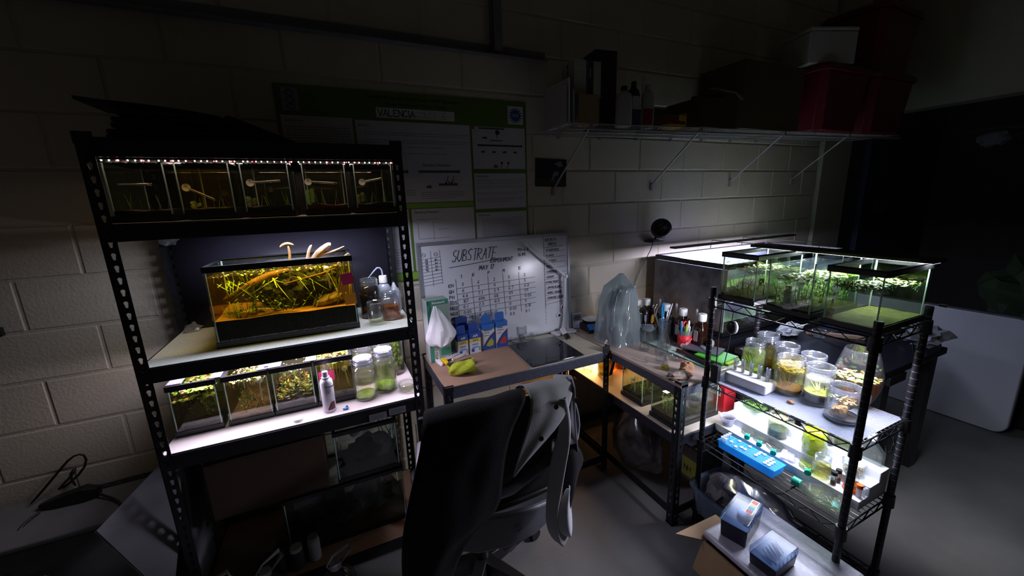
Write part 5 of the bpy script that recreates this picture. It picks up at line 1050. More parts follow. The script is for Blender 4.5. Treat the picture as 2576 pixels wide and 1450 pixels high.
for k, (z, rx, ry, dx, dy) in enumerate(dens(((0, .118, .125, .0, 0), (.02, .112, .12, 0, 0), (.05, .108, .118, 0, 0), (.10, .103, .112, .0, 0), (.16, .097, .105, .0, .0), (.22, .088, .098, -.002, 0), (.28, .078, .090, -.003, -.01), (.33, .070, .082, -.004, -.02), (.355, .052, .055, -.002, -.02), (.38, .030, .030, .0, -.02), (.405, .012, .010, .002, -.02)), 3)):
    rg = []
    for j in range(n):
        a = 2 * PI * j / n; e = 3.2; ca, sa = math.cos(a), math.sin(a); q = (abs(ca) ** e + abs(sa) ** e) ** (-1 / e)
        w_ = 1 + .10 * abs(math.sin(3.5 * a + z * 7)) + .05 * abs(math.sin(8 * a - z * 16)) - .06 + .07 * noise.noise(Vector((ca * 3, sa * 3, z * 12))); rg.append((1.495 + dx + rx * q * ca * w_, -.345 + dy + ry * q * sa * w_, ZB + .001 + z))
    rings.append(rg)
mb.loft(rings, caps=False); mb.add([p for p in rings[-1]], [tuple(range(n))])
mc_ = thing('microscope_cover', 'grey-blue translucent plastic bag draped over the microscope', 'plastic cover', (1.495, -.345, ZB), world_coords=True); mb.build('plastic_film', BAGM, mc_, smooth=50)
CRS = clear('crease_highlight_plastic', (.8, .9, .95), (.8, .9, .95), .8, .25, .15, murk=.6, mcol=(.80, .90, .96))  # raised folds in brighter plastic, their highlights put into the colour
for j0, dj, a_, b_ in ((38, .25, 2, 29), (44, -.15, 0, 26), (33, .1, 8, 28), (48, .2, 5, 24), (41, -.5, 1, 12)):
    mb = MB(); mb.tube([rings[i][int(j0 + dj * i) % n] for i in range(a_, b_)], [.0005 + .0014 * math.sin(PI * (i - a_) / (b_ - a_)) for i in range(a_, b_)], 5); mb.build('crease', CRS, mc_)
# glassware
PIP = clear('pipette_plastic', (.75, .78, .85), (.7, .75, .85), .4, .08, .2, murk=.35, mcol=(.75, .8, .92))
jar('wide beaker holding pipettes right of the covered microscope', (1.622, -.470, ZB), .044, .098, .044, thread=False, name='beaker', cat='beaker', neck=.92)
def stick(name, label, cat, pts, r, mat, n=8, parts=()):
    w = thing(name, label, cat, pts[0], world_coords=True); mb = MB(); mb.tube(pts, r, n); mb.build('shaft', mat, w)
    for nm_, mt, p2, r2 in parts: mb = MB(); mb.tube(p2, r2, 10); mb.build(nm_, mt, w)
stick('transfer_pipette', 'clear pipette with round bulb standing in the wide beaker', 'pipette', [(1.61, -.46, ZB + .012), (1.60, -.465, ZB + .12)], .002, PIP, parts=(('bulb', PIP, [(1.60, -.465, ZB + .12), (1.598, -.466, ZB + .135), (1.596, -.467, ZB + .165)], [.003, .007, .006]),))
stick('yellow_handled_tool', 'tool with a yellow oval handle in the wide beaker', 'tool', [(1.635, -.47, ZB + .012), (1.638, -.475, ZB + .12)], .002, STEEL, parts=(('yellow_handle', pm('amber_yellow', (.75, .38, .01), .4), [(1.638, -.475, ZB + .115), (1.640, -.477, ZB + .130), (1.642, -.48, ZB + .158), (1.643, -.481, ZB + .165)], [.006, .009, .009, .004]),))
mb = MB(); mb.blob((1.622, -.47, ZB + .085), (.036, .036, .022), .5, 3, 2, 8); solo('crumpled_film', mb, PIP, 'crumpled clear wrapping stuffed in the wide beaker', 'wrapping')
wj = thing('water_jug', 'large clear jug with a white screw cap against the wall behind the beaker', 'jug', (1.655, -.335, ZB)); mb = MB(); mb.lathe([(.0005, .001), (.065, .001), (.070, .01), (.070, .13), (.055, .165), (.03, .185), (.02, .190)], n=28); mb.build('jug_body', clear('clear_jug', (.92, .93, .95), (.6, .6, .68), .5, .05), wj)
mb = MB(); mb.lathe([(.0005, .222), (.021, .222), (.023, .219), (.023, .188), (.02, .186)], n=24); mb.build('cap', WHT, wj)
jar('tall glass cylinder crowded with scissors and tweezers', (1.692, -.520, ZG), .036, .125, .036, thread=False, name='glass_cylinder', cat='glass jar', neck=.95)
zt = ZG + .012
stick('blue_clip_pipette', 'bright blue ring-topped tool standing tallest in the glass cylinder', 'tool', [(1.680, -.52, zt), (1.668, -.522, ZG + .15)], .0045, pm('sky_blue_plastic', (.02, .28, .62), .35), parts=(('blue_handle', pm('sky_blue_plastic', (0, 0, 0)), [(1.668, -.522, ZG + .145), (1.664, -.523, ZG + .205), (1.668, -.524, ZG + .235), (1.676, -.524, ZG + .235), (1.679, -.523, ZG + .205), (1.677, -.522, ZG + .15)], .0045),))
def ringed(label, base, topc, r_=.011):
    w = thing('scissors', label, 'scissors', base, world_coords=True)
    for s_ in (-1, 1): mb = MB(); mb.tube([base, (topc[0] + s_ * .004, topc[1], topc[2] - .05), (topc[0] + s_ * .012, topc[1], topc[2] - r_)], [.002, .003, .002], 6); mb.tube([(topc[0] + s_ * .013 + r_ * math.cos(a), topc[1], topc[2] + r_ * math.sin(a)) for a in [i * PI / 8 for i in range(16)]], .0016, 6, closed=True); mb.build('blade', STEEL, w)
ringed('steel scissors with ring handles standing in the glass cylinder', (1.690, -.515, zt), (1.640, -.50, ZG + .215))
stick('tweezers', 'long dark steel tweezers leaning right in the glass cylinder', 'tweezers', [(1.685, -.53, zt), (1.70, -.53, ZG + .13), (1.715, -.53, ZG + .175), (1.735, -.53, ZG + .225)], [.002, .004, .0065, .003], pm('dark_steel', (.20, .20, .23), .3, .9))
for k, (dx, h_, l) in enumerate(((.020, .15, 'thin steel spatula standing in the glass cylinder'), (-.012, .135, 'short steel probe standing in the glass cylinder'), (.030, .165, 'steel forceps leaning furthest right in the cylinder'), (.008, .17, 'tall thin steel rod in the middle of the cylinder'))):
    stick('steel_tool', l, 'tool', [(1.692 + dx * .3, -.52, zt), (1.692 + dx, -.52 + .01 * (k - 1), ZG + h_), (1.692 + dx * 1.4, -.52 + .012 * (k - 1), ZG + h_ + .02)], [.002, .0035, .002], STEEL)
def flask(label, c, r, h, liquid=None, lv=.2, glass=None):
    w = thing('erlenmeyer_flask', label, 'flask', c, group='conical flasks on the bench'); mb = MB()
    P = [(.0005, .001), (r * .92, .001), (r, .006), (r * .97, .015), (r * .30, h * .72), (r * .27, h * .78), (r * .27, h * .95), (r * .34, h), (r * .27, h - .002), (r * .25, h * .78), (r * .27, h * .72), (r * .92, .015), (.0005, .004)]
    mb.lathe(P, n=28); mb.build('flask_body', GLASS, w)
    if liquid: mb = MB(); mb.lathe([(.0005, .005), (r * .9, .0055), (r * .90, .014), (r * (.9 - .6 * lv), h * lv), (.0005, h * lv)], n=24); mb.build('liquid', liquid, w)
YL = liq('yellow_solution', (.88, .80, .25), .35, (.45, .38, .05))
flask('small conical flask with yellow liquid at the front of the bench', (1.418, -.795, ZB), .021, .075, YL, .26)
flask('clear conical flask just behind the flask of yellow liquid', (1.462, -.725, ZB), .030, .115)
flask('large clear conical flask in the middle of the bench', (1.545, -.650, ZB), .038, .145)
flask('clear conical flask beside the tool cylinder', (1.618, -.600, ZG), .036, .150)
flask('clear conical flask in front of the wide beaker', (1.505, -.560, ZB), .028, .10)
for c_, l in (((1.755, -.505), 'clear measuring cylinder behind the red cup'), ((1.652, -.545), 'clear measuring cylinder left of the tools')):
    jar(l, (c_[0], c_[1], ZG), .017, .150, .017, thread=False, name='measuring_cylinder', cat='measuring cylinder', neck=.95)
jar('wide low crystallising dish on the edge of the white sheet', (1.560, -.735, ZB), .042, .022, .042, thread=False, name='glass_dish', cat='glass dish', neck=.9)
jar('tiny glass vial lying near the front edge of the bench', (1.40, -.69, ZB), .009, .03, .008, thread=False, name='glass_vial', cat='vial', neck=.8)
# red cup
cup = thing('red_cup', 'clear plastic cup with a red sleeve full of pens, raised by glassware', 'cup', (1.720, -.640, ZG), .0)
CUPC = clear('hazy_cup_plastic', (.85, .87, .88), (.7, .72, .75), .4, .06, .15, murk=.18, mcol=(.7, .7, .72))
mb = MB(); mb.lathe([(.0005, .001), (.030, .001), (.041, .100), (.043, .101), (.043, .104), (.040, .104), (.029, .004), (.0005, .004)], n=32); mb.build('cup_body', CUPC, cup)
mb = MB(); mb.lathe([(.0308, .003), (.0392, .078)], n=32); mb.build('red_sleeve', pm('red_card_sleeve', (.62, .012, .025), .5, 0, .05), cup, solid=.0006)
mb = MB(); TA = lambda a, z: frame(((.0325 + z * .12) * math.cos(a) * 1.02, (.0325 + z * .12) * math.sin(a) * 1.02, z), (-math.sin(a), math.cos(a), 0), (.12 * math.cos(a), .12 * math.sin(a), 1)); aa = -2.15
for r_ in (.013, .009, .0045): T = TA(aa - .35, .020); mb.seg2([(r_ * math.cos(t), r_ * math.sin(t)) for t in [i * PI / 10 for i in range(21)]], .0022, T)
for ch, k in zip('Stiles', range(6)): put_text(mb, ch, .019, TA(aa + .02 + k * .20, .024 + k * .0065) @ Matrix.Rotation(.3, 4, 'Z'), None, .03)
mb.build('cup_print', WHT, cup, smooth=0)
pens = [('blue marker standing in the red cup', (-.022, 0), .155, .0055, 'sky_blue_plastic', (0, 0, 0)), ('black marker standing in the red cup', (-.016, -.010), .125, .006, 'black_plastic', (0, 0, 0)), ('green capped pen standing in the red cup', (-.006, -.012), .130, .0045, 'pen_green', (.12, .45, .04)),
        ('white pen standing in the red cup', (.012, -.016), .125, .004, 'white_plastic', (0, 0, 0)), ('yellow pencil standing in the red cup', (.006, -.004), .135, .0045, 'pencil_yellow', (.65, .40, .02)), ('white marker leaning right in the red cup', (.024, .0), .150, .006, 'white_plastic', (0, 0, 0)), ('thin black brush standing in the red cup', (.026, .010), .185, .0025, 'black_plastic', (0, 0, 0))]
for l, (dx, dy), h_, r_, mn, cl in pens:
    mt = MC.get(mn) or pm(mn, cl, .4); mb = MB(); mb.tube([(1.720 + dx * .7, -.640 + dy * .7, ZG + .005), (1.720 + dx * 1.25, -.640 + dy * 1.25, ZG + h_ * .94), (1.720 + dx * 1.28, -.640 + dy * 1.28, ZG + h_)], [r_, r_, r_ * .5], 8); solo('pen', mb, mt, l, 'pen', group='pens in the red cup')
w = thing('red_scissors', 'scissors with red ring handles standing in the red cup', 'scissors', (1.722, -.630, ZG + .006), world_coords=True)
for s_ in (-1, 1): mb = MB(); mb.tube([(1.722 + s_ * .014 + .012 * math.cos(a), -.628, ZG + .128 + .016 * math.sin(a)) for a in [i * PI / 8 for i in range(16)]], .0036, 6, closed=True); mb.build('handle', pm('scissor_red', (.70, .02, .02), .35), w)
mb = MB(); mb.tube([(1.722, -.630, ZG + .008), (1.722, -.629, ZG + .112)], [.002, .005], 6); mb.build('blade', STEEL, w)
# amber bottles with white caps
AMG = pm('dark_amber_glass', (.020, .006, .003), .12, 0, .1, 8, spec=.6)
for k, (x, y) in enumerate(((1.765, -.300), (1.768, -.395), (1.770, -.492), (1.773, -.590))):
    w = thing('amber_bottle', ['square dark amber bottle furthest back on the bench', 'dark amber bottle second from the back, white cap', 'dark amber bottle third from the back, behind the red cup', 'dark amber bottle nearest the wire rack, white tag on its side'][k], 'bottle', (x, y, ZG), -.1, group='amber bottles with white caps on the bench')
    if k == 3: w.location = (1.778, -.700, ZG)
    if k == 2: w.location = (1.775, -.575, ZG)
    if k == 1: w.location = (1.772, -.455, ZG)
    sq = []
    for (z, s_) in ((0, .036), (.006, .040), (.115, .040), (.140, .030), (.150, .018), (.160, .017)): sq.append([(s_ * (abs(math.cos(a)) ** .45) * (1 if math.cos(a) > 0 else -1), s_ * (abs(math.sin(a)) ** .45) * (1 if math.sin(a) > 0 else -1), z) for a in [2 * PI * j / 24 + .01 for j in range(24)]])
    mb = MB(); mb.loft(sq); mb.build('bottle_body', AMG, w, smooth=50)
    mb = MB(); mb.lathe([(.0005, .200), (.020, .200), (.022, .197), (.022, .170), (.0205, .160), (.0005, .160)], n=26); mb.build('cap', WHT, w)
    mb = MB(); hand(mb, ('A1', 'B4', 'M5', 'Z8')[k], -.012, -.004, .012, topT(0, 0, .2006), .0016, 0, .8, .03, .8); mb.build('cap_marking', INK, w, smooth=0)
    mb = MB(); mb.box(-.0415, -.0405, -.015, .012, .05, .11); mb.build('paper_label', pm('bottle_label', (.5, .5, .55), .5), w, smooth=0)
for k, (x, y) in enumerate(((1.800, -.375), (1.803, -.500), (1.806, -.640))):
    w = thing('transfer_pipette', ['small clear pipette bulb left of the others behind the amber bottles', 'clear pipette bulb in the middle behind the amber bottles', 'clear pipette bulb nearest the wire rack behind the amber bottles'][k], 'pipette', (x, y, ZG), group='pipettes behind the amber bottles')
    mb = MB(); mb.tube([(0, 0, 0), (0, 0, .165), (0, 0, .172), (0, 0, .205), (0, 0, .212)], [.002, .002, .0065, .0065, .001], 10); mb.build('pipette_body', PIP, w)
# stuff on the right of the bench
mb = MB(); mb.cbox((0, 0, 0), (.17, .24, .006), locT((1.715, -.795, ZG + .0035), -.10)); mb.cbox((0, 0, 0), (.012, .25, .018), locT((1.622, -.795, ZG + .0095), -.10)); solo('black_binder', mb, BLKPL, 'black spiral binder lying on the white glass sheet', 'binder', smooth=0, bevel=.002)
nb = thing('green_notebook', 'bright green notebook on the binder near the wire rack', 'notebook', (1.735, -.838, ZG + .0075), .12)
mb = MB(); mb.box(-.075, .075, -.070, .080, 0, .011); mb.build('cover', pm('bright_green_card', (.10, .55, .05), .4), nb, smooth=0, bevel=.002); mb = MB(); mb.box(-.05, .055, -.088, -.071, -.001, .006); mb.build('yellow_sheet', pm('yellow_green_paper', (.48, .70, .02), .5), nb, smooth=0)
mb = MB(); mb.cbox((0, 0, 0), (.12, .17, .008), locT((1.742, -.755, ZG + .024), .35)); solo('grey_folder', mb, pm('slate_folder', (.085, .085, .11), .5), 'slate grey folder lying on the green notebook', 'folder', smooth=0, bevel=.001)
mb = MB()
for k in range(7): mb.tube([(1.705 + k * .006, -.80 + .005 * k, ZG + .032 + .002 * (k % 2)), (1.735 + k * .007, -.735 + .004 * k, ZG + .033 + .002 * (k % 3))], .0028, 5)
solo('blister_strips', mb, PIP, 'clear plastic strips lying on the grey folder', 'plastic strips')
mb = MB(); mb.blob((1.772, -.765, ZG + .050), (.024, .017, .025), .2, 2, 2, 3); solo('grey_mouse', mb, pm('pale_grey_plastic', (.40, .42, .46), .4), 'smooth grey plastic lump standing on the grey folder', 'plastic holder')
ROCKP = pm('pitted_stone', (.38, .30, .24), .85, 0, .45, 60, .005, 70, col2=(.12, .09, .07), contrast=1.5); ROCKB = pm('brown_stone', (.30, .15, .07), .75, 0, .3, 25, .003, 50)
mb = MB(); mb.blob((0, 0, 0), (.062, .028, .022), .35, 3, 3, 2, flat=.25, T=locT((1.392, -.905, ZB + .0165), -.25)); solo('pitted_rock', mb, ROCKP, 'long pitted grey rock at the front corner of the bench', 'rock')
mb = MB(); mb.blob((1.470, -.880, ZB + .027), (.034, .034, .032), .35, 2, 3, 6, flat=.2); solo('brown_rock', mb, ROCKB, 'chunky brown rock beside the pitted one', 'rock')
# lower shelf of the bench
ZL = .4920
WL = clear('grey_green_water', (.86, .88, .78), (.5, .55, .45), .2, .02, murk=.07, mcol=(.12, .12, .07), mscale=15)
tank('small tank on the bench\'s lower shelf, the one nearer the wall', 1.402, 1.702, -.668, -.500, ZL, .203, water=WL, sub=SUBD, subh=.045, wlev=.80, group='tanks on the lower bench shelf')
tank('small tank on the bench\'s lower shelf, the one nearer the wire rack', 1.382, 1.690, -.905, -.742, ZL, .203, water=WL, sub=SUBD, subh=.045, wlev=.80, group='tanks on the lower bench shelf')
for (a, b, c_, d_, t) in ((1.42, 1.5, -.655, -.52, 'nearer the wall'), (1.40, 1.48, -.89, -.76, 'nearer the wire rack')):
    o = stems('green stem plants in the lower bench tank %s' % t, a, b, c_, d_, ZL + .05, 16, .10, .003, (0, 1, 2), leaves=7, ls=.014, name='stem_plants', spread=.15); clampbox(o, a - .01, b + .1, c_, d_, ZL + .16)
o = stems('grassy plants at the far end of the lower bench tank near the rack', 1.62, 1.67, -.89, -.76, ZL + .05, 24, .11, .004, (2, 5), name='water_grass', spread=.2); clampbox(o, 1.6, 1.68, -.893, -.755, ZL + .16)
thermometer('thermometer inside the lower bench tank nearer the wall', (1.411, -.6, ZL + .13), -88, .08); thermometer('thermometer inside the lower bench tank nearer the wire rack', (1.392, -.84, ZL + .13), -88, .08)
OLV = liq('olive_brown_water', (.55, .50, .14), .35, (.13, .11, .02), 18); HON = liq('honey_liquid', (.92, .55, .12), .22, (.55, .26, .03)); DAM = pm('orange_amber_glass', (.25, .075, .006), .12, 0, .1)
jar('jar of olive brown water on the lower bench shelf by the desk post', (1.480, -.262, ZL), .050, .150, .044, liquid=OLV, lev=.8, name='wide_jar')
jar('ridged honey coloured jar with a pink note', (1.558, -.205, ZL), .046, .165, .040, liquid=HON, lev=.8, name='ridged_jar', nt=5, neck=.62)
mb = MB(); mb.cbox((0, 0, 0), (.036, .0008, .032), locT((1.538, -.2535, ZL + .075), -.4)); solo('sticky_note', mb, pm('hot_pink_paper', (0, 0, 0)), 'pink sticky note on the honey coloured jar', 'sticky note', smooth=0)
jar('tall brown amber bottle right of the ridged jar', (1.640, -.215, ZL), .040, .190, .030, name='amber_jar', glass=DAM, cat='bottle')
jar('small clear dish behind the olive jar', (1.415, -.165, ZL), .03, .03, .03, thread=False, name='glass_dish', cat='glass dish', neck=.9)
pbox('red_carton', 'red carton at the far end of the lower bench shelf', 'box', (1.765, -.800, ZL), (.09, .22, .14), pm('bright_red_card', (.38, .01, .02), .5), 0, (('white_panel', CARDW, lambda mb, d: mb.rect(-.02, .09, .085, .13, 0, FL(d))), ('blue_panel', NAVY, lambda mb, d: mb.rect(.03, .085, .095, .125, 0, FL(d, .002)))))
# under the bench
mb = MB(); mb.loft([[(1.47 + rx * math.cos(a) * (1 + .12 * math.sin(4 * a + z * 20)), -.58 + ry * math.sin(a) * (1 + .12 * math.sin(3 * a + z * 14)), .102 + z) for a in [2 * PI * j / 24 for j in range(24)]] for z, rx, ry in ((0, .09, .13), (.02, .11, .16), (.10, .12, .17), (.18, .11, .15), (.25, .08, .11), (.29, .05, .06), (.32, .03, .035))])
solo('filled_plastic_bag', mb, clear('milky_bag', (.5, .5, .5), (.5, .5, .55), .5, .08, .2, murk=.5, mcol=(.16, .15, .16), mscale=12), 'tied clear plastic bag of dark things under the bench', 'plastic bag', smooth=40)
gb = pbox('utility_carton', 'dark carton with a yellow panel under the bench beside the wire rack', 'box', (1.66, -.82, .101), (.16, .20, .19), pm('dark_carton', (.05, .045, .035), .7), 0, (('yellow_panel', pm('dim_yellow', (.20, .20, .03), .6), lambda mb, d: mb.rect(-.02, .07, .02, .13, 0, FL(d))), ('panel_letters', INK, lambda mb, d: hand(mb, 'NH', -.005, .055, .03, FL(d, .002), .004, 0)),))
mb = MB(); mb.box(1.60, 1.72, -.90, -.86, .292, .297); mb.box(1.60, 1.72, -.84, -.80, .292, .297); solo('pale_wood_strips', mb, GWH, 'two white slats lying on the dark carton', 'slats', smooth=0)
# ================================================================== black wire rack in front of the bench
WX, WY = (1.470, 1.795), (-1.553, -.988)
wr = thing('wire_rack', 'black wire shelving rack crowded with jars and culture flasks at the right', 'wire rack', (1.63, -1.27, 0), world_coords=True)
for x in WX:
    for y in WY:
        mb = MB(); mb.cyl((x, y, 0.0), (x, y, 1.196), .0118, n=16)
        mb.cyl((x, y, 1.196), (x, y, 1.204), .0125, .011, n=16)
        for z in [1.17 - .0254 * k for k in range(45)]: mb.mi = 1; mb.lathe([(.0117, -.0010), (.0121, 0), (.0117, .0010)], c=(x, y, z), n=16)
        mb.build('post', [WIRE, pm('groove_grey', (.10, .10, .12), .4, .5)], wr)
def wshelf(z, nm):
    y0, y1 = WY; x0, x1 = WX; mb = MB()
    for (a, b) in (((x0, y0), (x0, y1)), ((x1, y0), (x1, y1)), ((x0, y0), (x1, y0)), ((x0, y1), (x1, y1))):
        for zz in (z, z - .030): mb.tube([(*a, zz), (*b, zz)], .0030, 6)
        L = math.hypot(b[0] - a[0], b[1] - a[1]); n = int(L / .042); pts = []
        for i in range(n + 1): t = (i + .5) / (n + 1); pts.append((a[0] + (b[0] - a[0]) * t, a[1] + (b[1] - a[1]) * t, z - (.030 if i % 2 else 0)))
        mb.tube(pts, .0020, 5)
    mb.build('truss_edge', WIRE, wr)
    mb = MB(); n = 12   # surface wires run along the rack, as in the photo's long lines
    for i in range(1, n): x = x0 + (x1 - x0) * i / n; mb.tube([(x, y0, z + .0030), (x, y1, z + .0030)], .0017, 5)
    for yy in (y0 + .19, y0 + .38): mb.tube([(x0, yy, z - .001), (x1, yy, z - .001)], .0028, 5)
    mb.build('shelf_wires', WIRE, wr)
    for x in WX:
        for y in WY: mb = MB(); mb.lathe([(.0120, -.040), (.0185, -.040), (.0165, .008), (.0120, .008)], c=(x, y, z), n=18); mb.build('shelf_collar', BLKPL, wr)
ZT, ZM, ZB2, ZF = 1.148, .776, .458, .115
for z in (ZT, ZM, ZB2, ZF): wshelf(z, '')
for k, (x, y, z) in enumerate(((1.74, -1.562, ZT), (1.70, -1.562, ZM))):
    mb = MB(); mb.tube([(x, y, z - .030), (x, y - .004, z - .052), (x - .02, y - .008, z - .056), (x - .02, y - .008, z - .075), (x - .045, y - .006, z - .078), (x - .05, y - .002, z - .05)], .002, 6); solo('wire_hook', mb, WIRE, ('bent black wire hook hanging under the top wire shelf', 'bent black wire hook hanging under the middle wire shelf')[k], 'hook')
# lamps of the rack: housings only, the light itself is above
led_bar(1.70, -1.27, 1.113, .03, .50, 'slim black LED bar under the top wire shelf', 'led_bar', em('cool_diffuser', (0, 0, 0), 1))
led_bar(1.68, -1.26, .7465, .03, .48, 'slim black LED bar under the middle wire shelf', 'led_bar', MC['cool_diffuser'])
led_bar(1.745, -1.275, 1.3575, .05, .58, 'black LED bar lying across the rims of the three tanks on the wire rack', 'led_bar', MC['cool_diffuser'])
# perforated mat
MATM = clear('frosted_shelf_liner', (.62, .66, .74), (.6, .64, .72), .3, .03, .3, murk=.62, mcol=(.74, .78, .90))
mb = MB(); zz = ZM + .0062; nx, ny = 44, 76; x0, x1, y0, y1 = 1.474, 1.79, -1.545, -.995; dx, dy = (x1 - x0) / nx, (y1 - y0) / ny
for i in range(nx + 1): mb.box(x0 + i * dx - .0011, x0 + i * dx + .0011, y0, y1, zz, zz + .0010)
for j in range(ny + 1): mb.box(x0, x1, y0 + j * dy - .0011, y0 + j * dy + .0011, zz - .0010, zz)
mb.box(x0, x1, y0, y1, zz - .0014, zz - .0010); solo('shelf_liner', mb, MATM, 'white perforated plastic liner covering the middle wire shelf', 'shelf liner', smooth=0)
ZJ = ZM + .0076
# jars on the middle shelf
BRN = liq('brown_yellow_water', (.72, .60, .18), .30, (.24, .20, .02), 14); GRN = liq('green_algae_water', (.86, .90, .55), .32, (.42, .50, .16), 22); YEL = liq('straw_water', (.92, .90, .66), .16, (.50, .46, .22), 18)
MLK = liq('cloudy_grey_water', (.90, .90, .84), .22, (.55, .55, .46)); CLW = liq('clear_water', (.96, .97, .95), .02, (.6, .6, .6))
def mesh_algae(col, z0, z1, n=90, w=.0016):
    def f(root, r, h):
        mb = MB()
        for i in range(n):
            a = random.uniform(0, 6.28); q = r * .8 * math.sqrt(random.random()); z = h * random.uniform(z0, z1)
            p = [(q * math.cos(a), q * math.sin(a), z)]
            for k in range(3): a += random.uniform(-.9, .9); q = min(r * .9, max(.002, q + random.uniform(-.012, .012))); z = min(h * z1, max(h * z0, z + random.uniform(-.010, .010))); p.append((q * math.cos(a), q * math.sin(a), z))
            mb.tube(p, w, 3, caps=False)
        mb.build('algae_threads', pm('threads_' + col[0], col[1], .7, 0, .3, 40), root)
    return f
def layer(nm_, col, z0, z1, bump=0):
    def f(root, r, h):
        mb = MB(); n = 28; top = []
        mb.lathe([(.0005, h * z0 + .008), (r * .86, h * z0 + .008), (r - .0048, h * z0 + .017), (r - .0048, h * z1), (r * .5, h * z1 + .003), (.0005, h * z1 + .002)], n=n)
        mb.v = [(x, y, z + (.004 * noise.noise(Vector((x * 60, y * 60, root.location.x * 40))) if z > h * z0 + .018 else 0)) for x, y, z in mb.v]
        mb.build(nm_, pm('layer_' + nm_ + str(round(col[0], 2)), col, .85, 0, .35, 60, .002, 110), root)
    return f
def leafplant(mats, n, z0, hh, w=.006, spread=.6):
    def f(root, r, h):
        mb = MB()
        for i in range(n):
            a = random.uniform(0, 6.28); mb.mi = random.choice(mats); mb.blade((.006 * math.cos(a), .006 * math.sin(a), h * z0), (math.cos(a) * spread, math.sin(a) * spread, 1), hh * random.uniform(.6, 1), w, .3)
        k = r * .88
        mb.v = [(x * min(1, k / max(math.hypot(x, y), 1e-6)), y * min(1, k / max(math.hypot(x, y), 1e-6)), z) for x, y, z in mb.v]; mb.build('plant', GREENS, root, smooth=0)
    return f
def floatl(z, n, wts=(2, 3, 1, 2, 3, 0), rr=(.003, .006)):
    def f(root, r, h):
        mb = MB()
        for i in range(n):
            a = random.uniform(0, 6.28); q = r * .85 * math.sqrt(random.random()); mb.mi = random.choices(range(6), wts)[0]; mb.disc((q * math.cos(a), q * math.sin(a), h * z + random.uniform(0, .003)), random.uniform(*rr), 7, tilt=Matrix.Rotation(random.uniform(-.4, .4), 3, 'X'))
        mb.build('floating_leaves', GREENS, root, smooth=0)
    return f
def num(t, z):
    def f(root, r, h): mb = MB(); hand(mb, t, -.005, z * h, .018, frame((-r * .72, -r * .72, 0), (.707, -.707, 0), (0, 0, 1)), .002, .05, .8, .02); mb.build('written_number', INK, root, smooth=0)
    return f
jar('shouldered jar full of pale green algae behind the test tube block', (1.668, -1.068, ZJ), .047, .166, .037, liquid=GRN, lev=.72, extra=both(layer('algae_bed', (.30, .42, .04), 0, .22), leafplant((0, 1, 2), 60, .15, .09, .004, .5)), name='shouldered_jar')
jar('wide jar of brown yellow water furthest back on the middle shelf', (1.768, -1.062, ZJ), .047, .178, .042, liquid=BRN, lev=.62, extra=layer('dark_sediment', (.05, .03, .01), 0, .2), name='wide_jar', nt=3)
jar('jar of murky brown water behind the jar of golden algae', (1.735, -1.165, ZJ), .050, .166, .044, liquid=BRN, lev=.55, extra=layer('dark_sediment', (.05, .03, .01), 0, .3), name='wide_jar', nt=3)
jar('jar topped with golden thread algae over orange sediment', (1.643, -1.236, ZJ), .054, .155, .047, liquid=YEL, lev=.80, extra=both(mesh_algae(('gold', (.58, .46, .07)), .58, .80, 150), layer('orange_sediment', (.50, .26, .09), 0, .16), leafplant((4, 2), 14, .2, .08, .001, .8)), name='ridged_jar', nt=3)
jar('empty-topped clear jar behind the cloudy jar', (1.735, -1.270, ZJ), .045, .160, .042, liquid=MLK, lev=.40, name='wide_jar', nt=3)
jar('cloudy jar with spidery green plant above black soil', (1.650, -1.340, ZJ), .049, .155, .045, liquid=MLK, lev=.66, extra=both(layer('black_soil', (.008, .008, .012), 0, .20), layer('green_film', (.28, .32, .03), .20, .27), leafplant((1, 0, 2), 15, .30, .055, .0035, 1.3), num('1', .48)), name='wide_jar')
def rocks_in(root, r, h):
    for k, (x, y, z, a, b, c_) in enumerate(((-.020, -.005, .040, .022, .020, .020), (.016, -.004, .062, .026, .022, .022), (-.006, .012, .028, .024, .022, .018))):
        mb = MB(); mb.blob((x, y, z), (a, b, c_), .6, 3, 2, k + 3); mb.build('shelf_fungus', pm('tan_bark', (.50, .30, .11), .85, 0, .4, 40, .004, 60, col2=(.16, .08, .03), contrast=1.4), root, smooth=30)
jar('open jar with knobbly tan rocks, nearest the rack\'s front corner post', (1.600, -1.448, ZJ), .054, .128, .048, liquid=CLW, lev=.60, extra=both(rocks_in, layer('dark_gravel', (.035, .02, .012), 0, .10), floatl(.60, 40, (1, 2, 4, 1, 1, 0), (.002, .004))), name='wide_jar', nt=3)
# round vase
VZ = ZJ
vs_ = thing('glass_vase', 'tall rounded glass vase with floating plants over orange leaf litter, at the back corner', 'vase', (1.766, -1.408, VZ))
P = [(.0005, .001), (.036, .001), (.046, .005), (.062, .040), (.074, .090), (.074, .130), (.062, .180), (.050, .222), (.049, .224), (.0480, .222), (.060, .180), (.072, .13), (.072, .09), (.060, .04), (.044, .008), (.0005, .007)]
mb = MB(); mb.lathe(P, n=36); mb.build('vase_glass', GLASS, vs_)
mb = MB(); mb.lathe([(.0005, .0085), (.043, .0095), (.059, .041), (.0705, .09), (.0712, .108), (.0005, .108)], n=32); mb.build('water', liq('orange_water', (.85, .60, .28), .12, (.30, .12, .03), 22), vs_)
mb = MB()
for i in range(160): a = random.uniform(0, 6.28); q = .068 * math.sqrt(random.random()); mb.mi = random.choices(range(6), (1, 3, 0, 2, 4, 0))[0]; mb.disc((q * math.cos(a), q * math.sin(a), .110 + random.uniform(0, .003)), random.uniform(.003, .007), 8, tilt=Matrix.Rotation(random.uniform(-.3, .3), 3, 'X'))
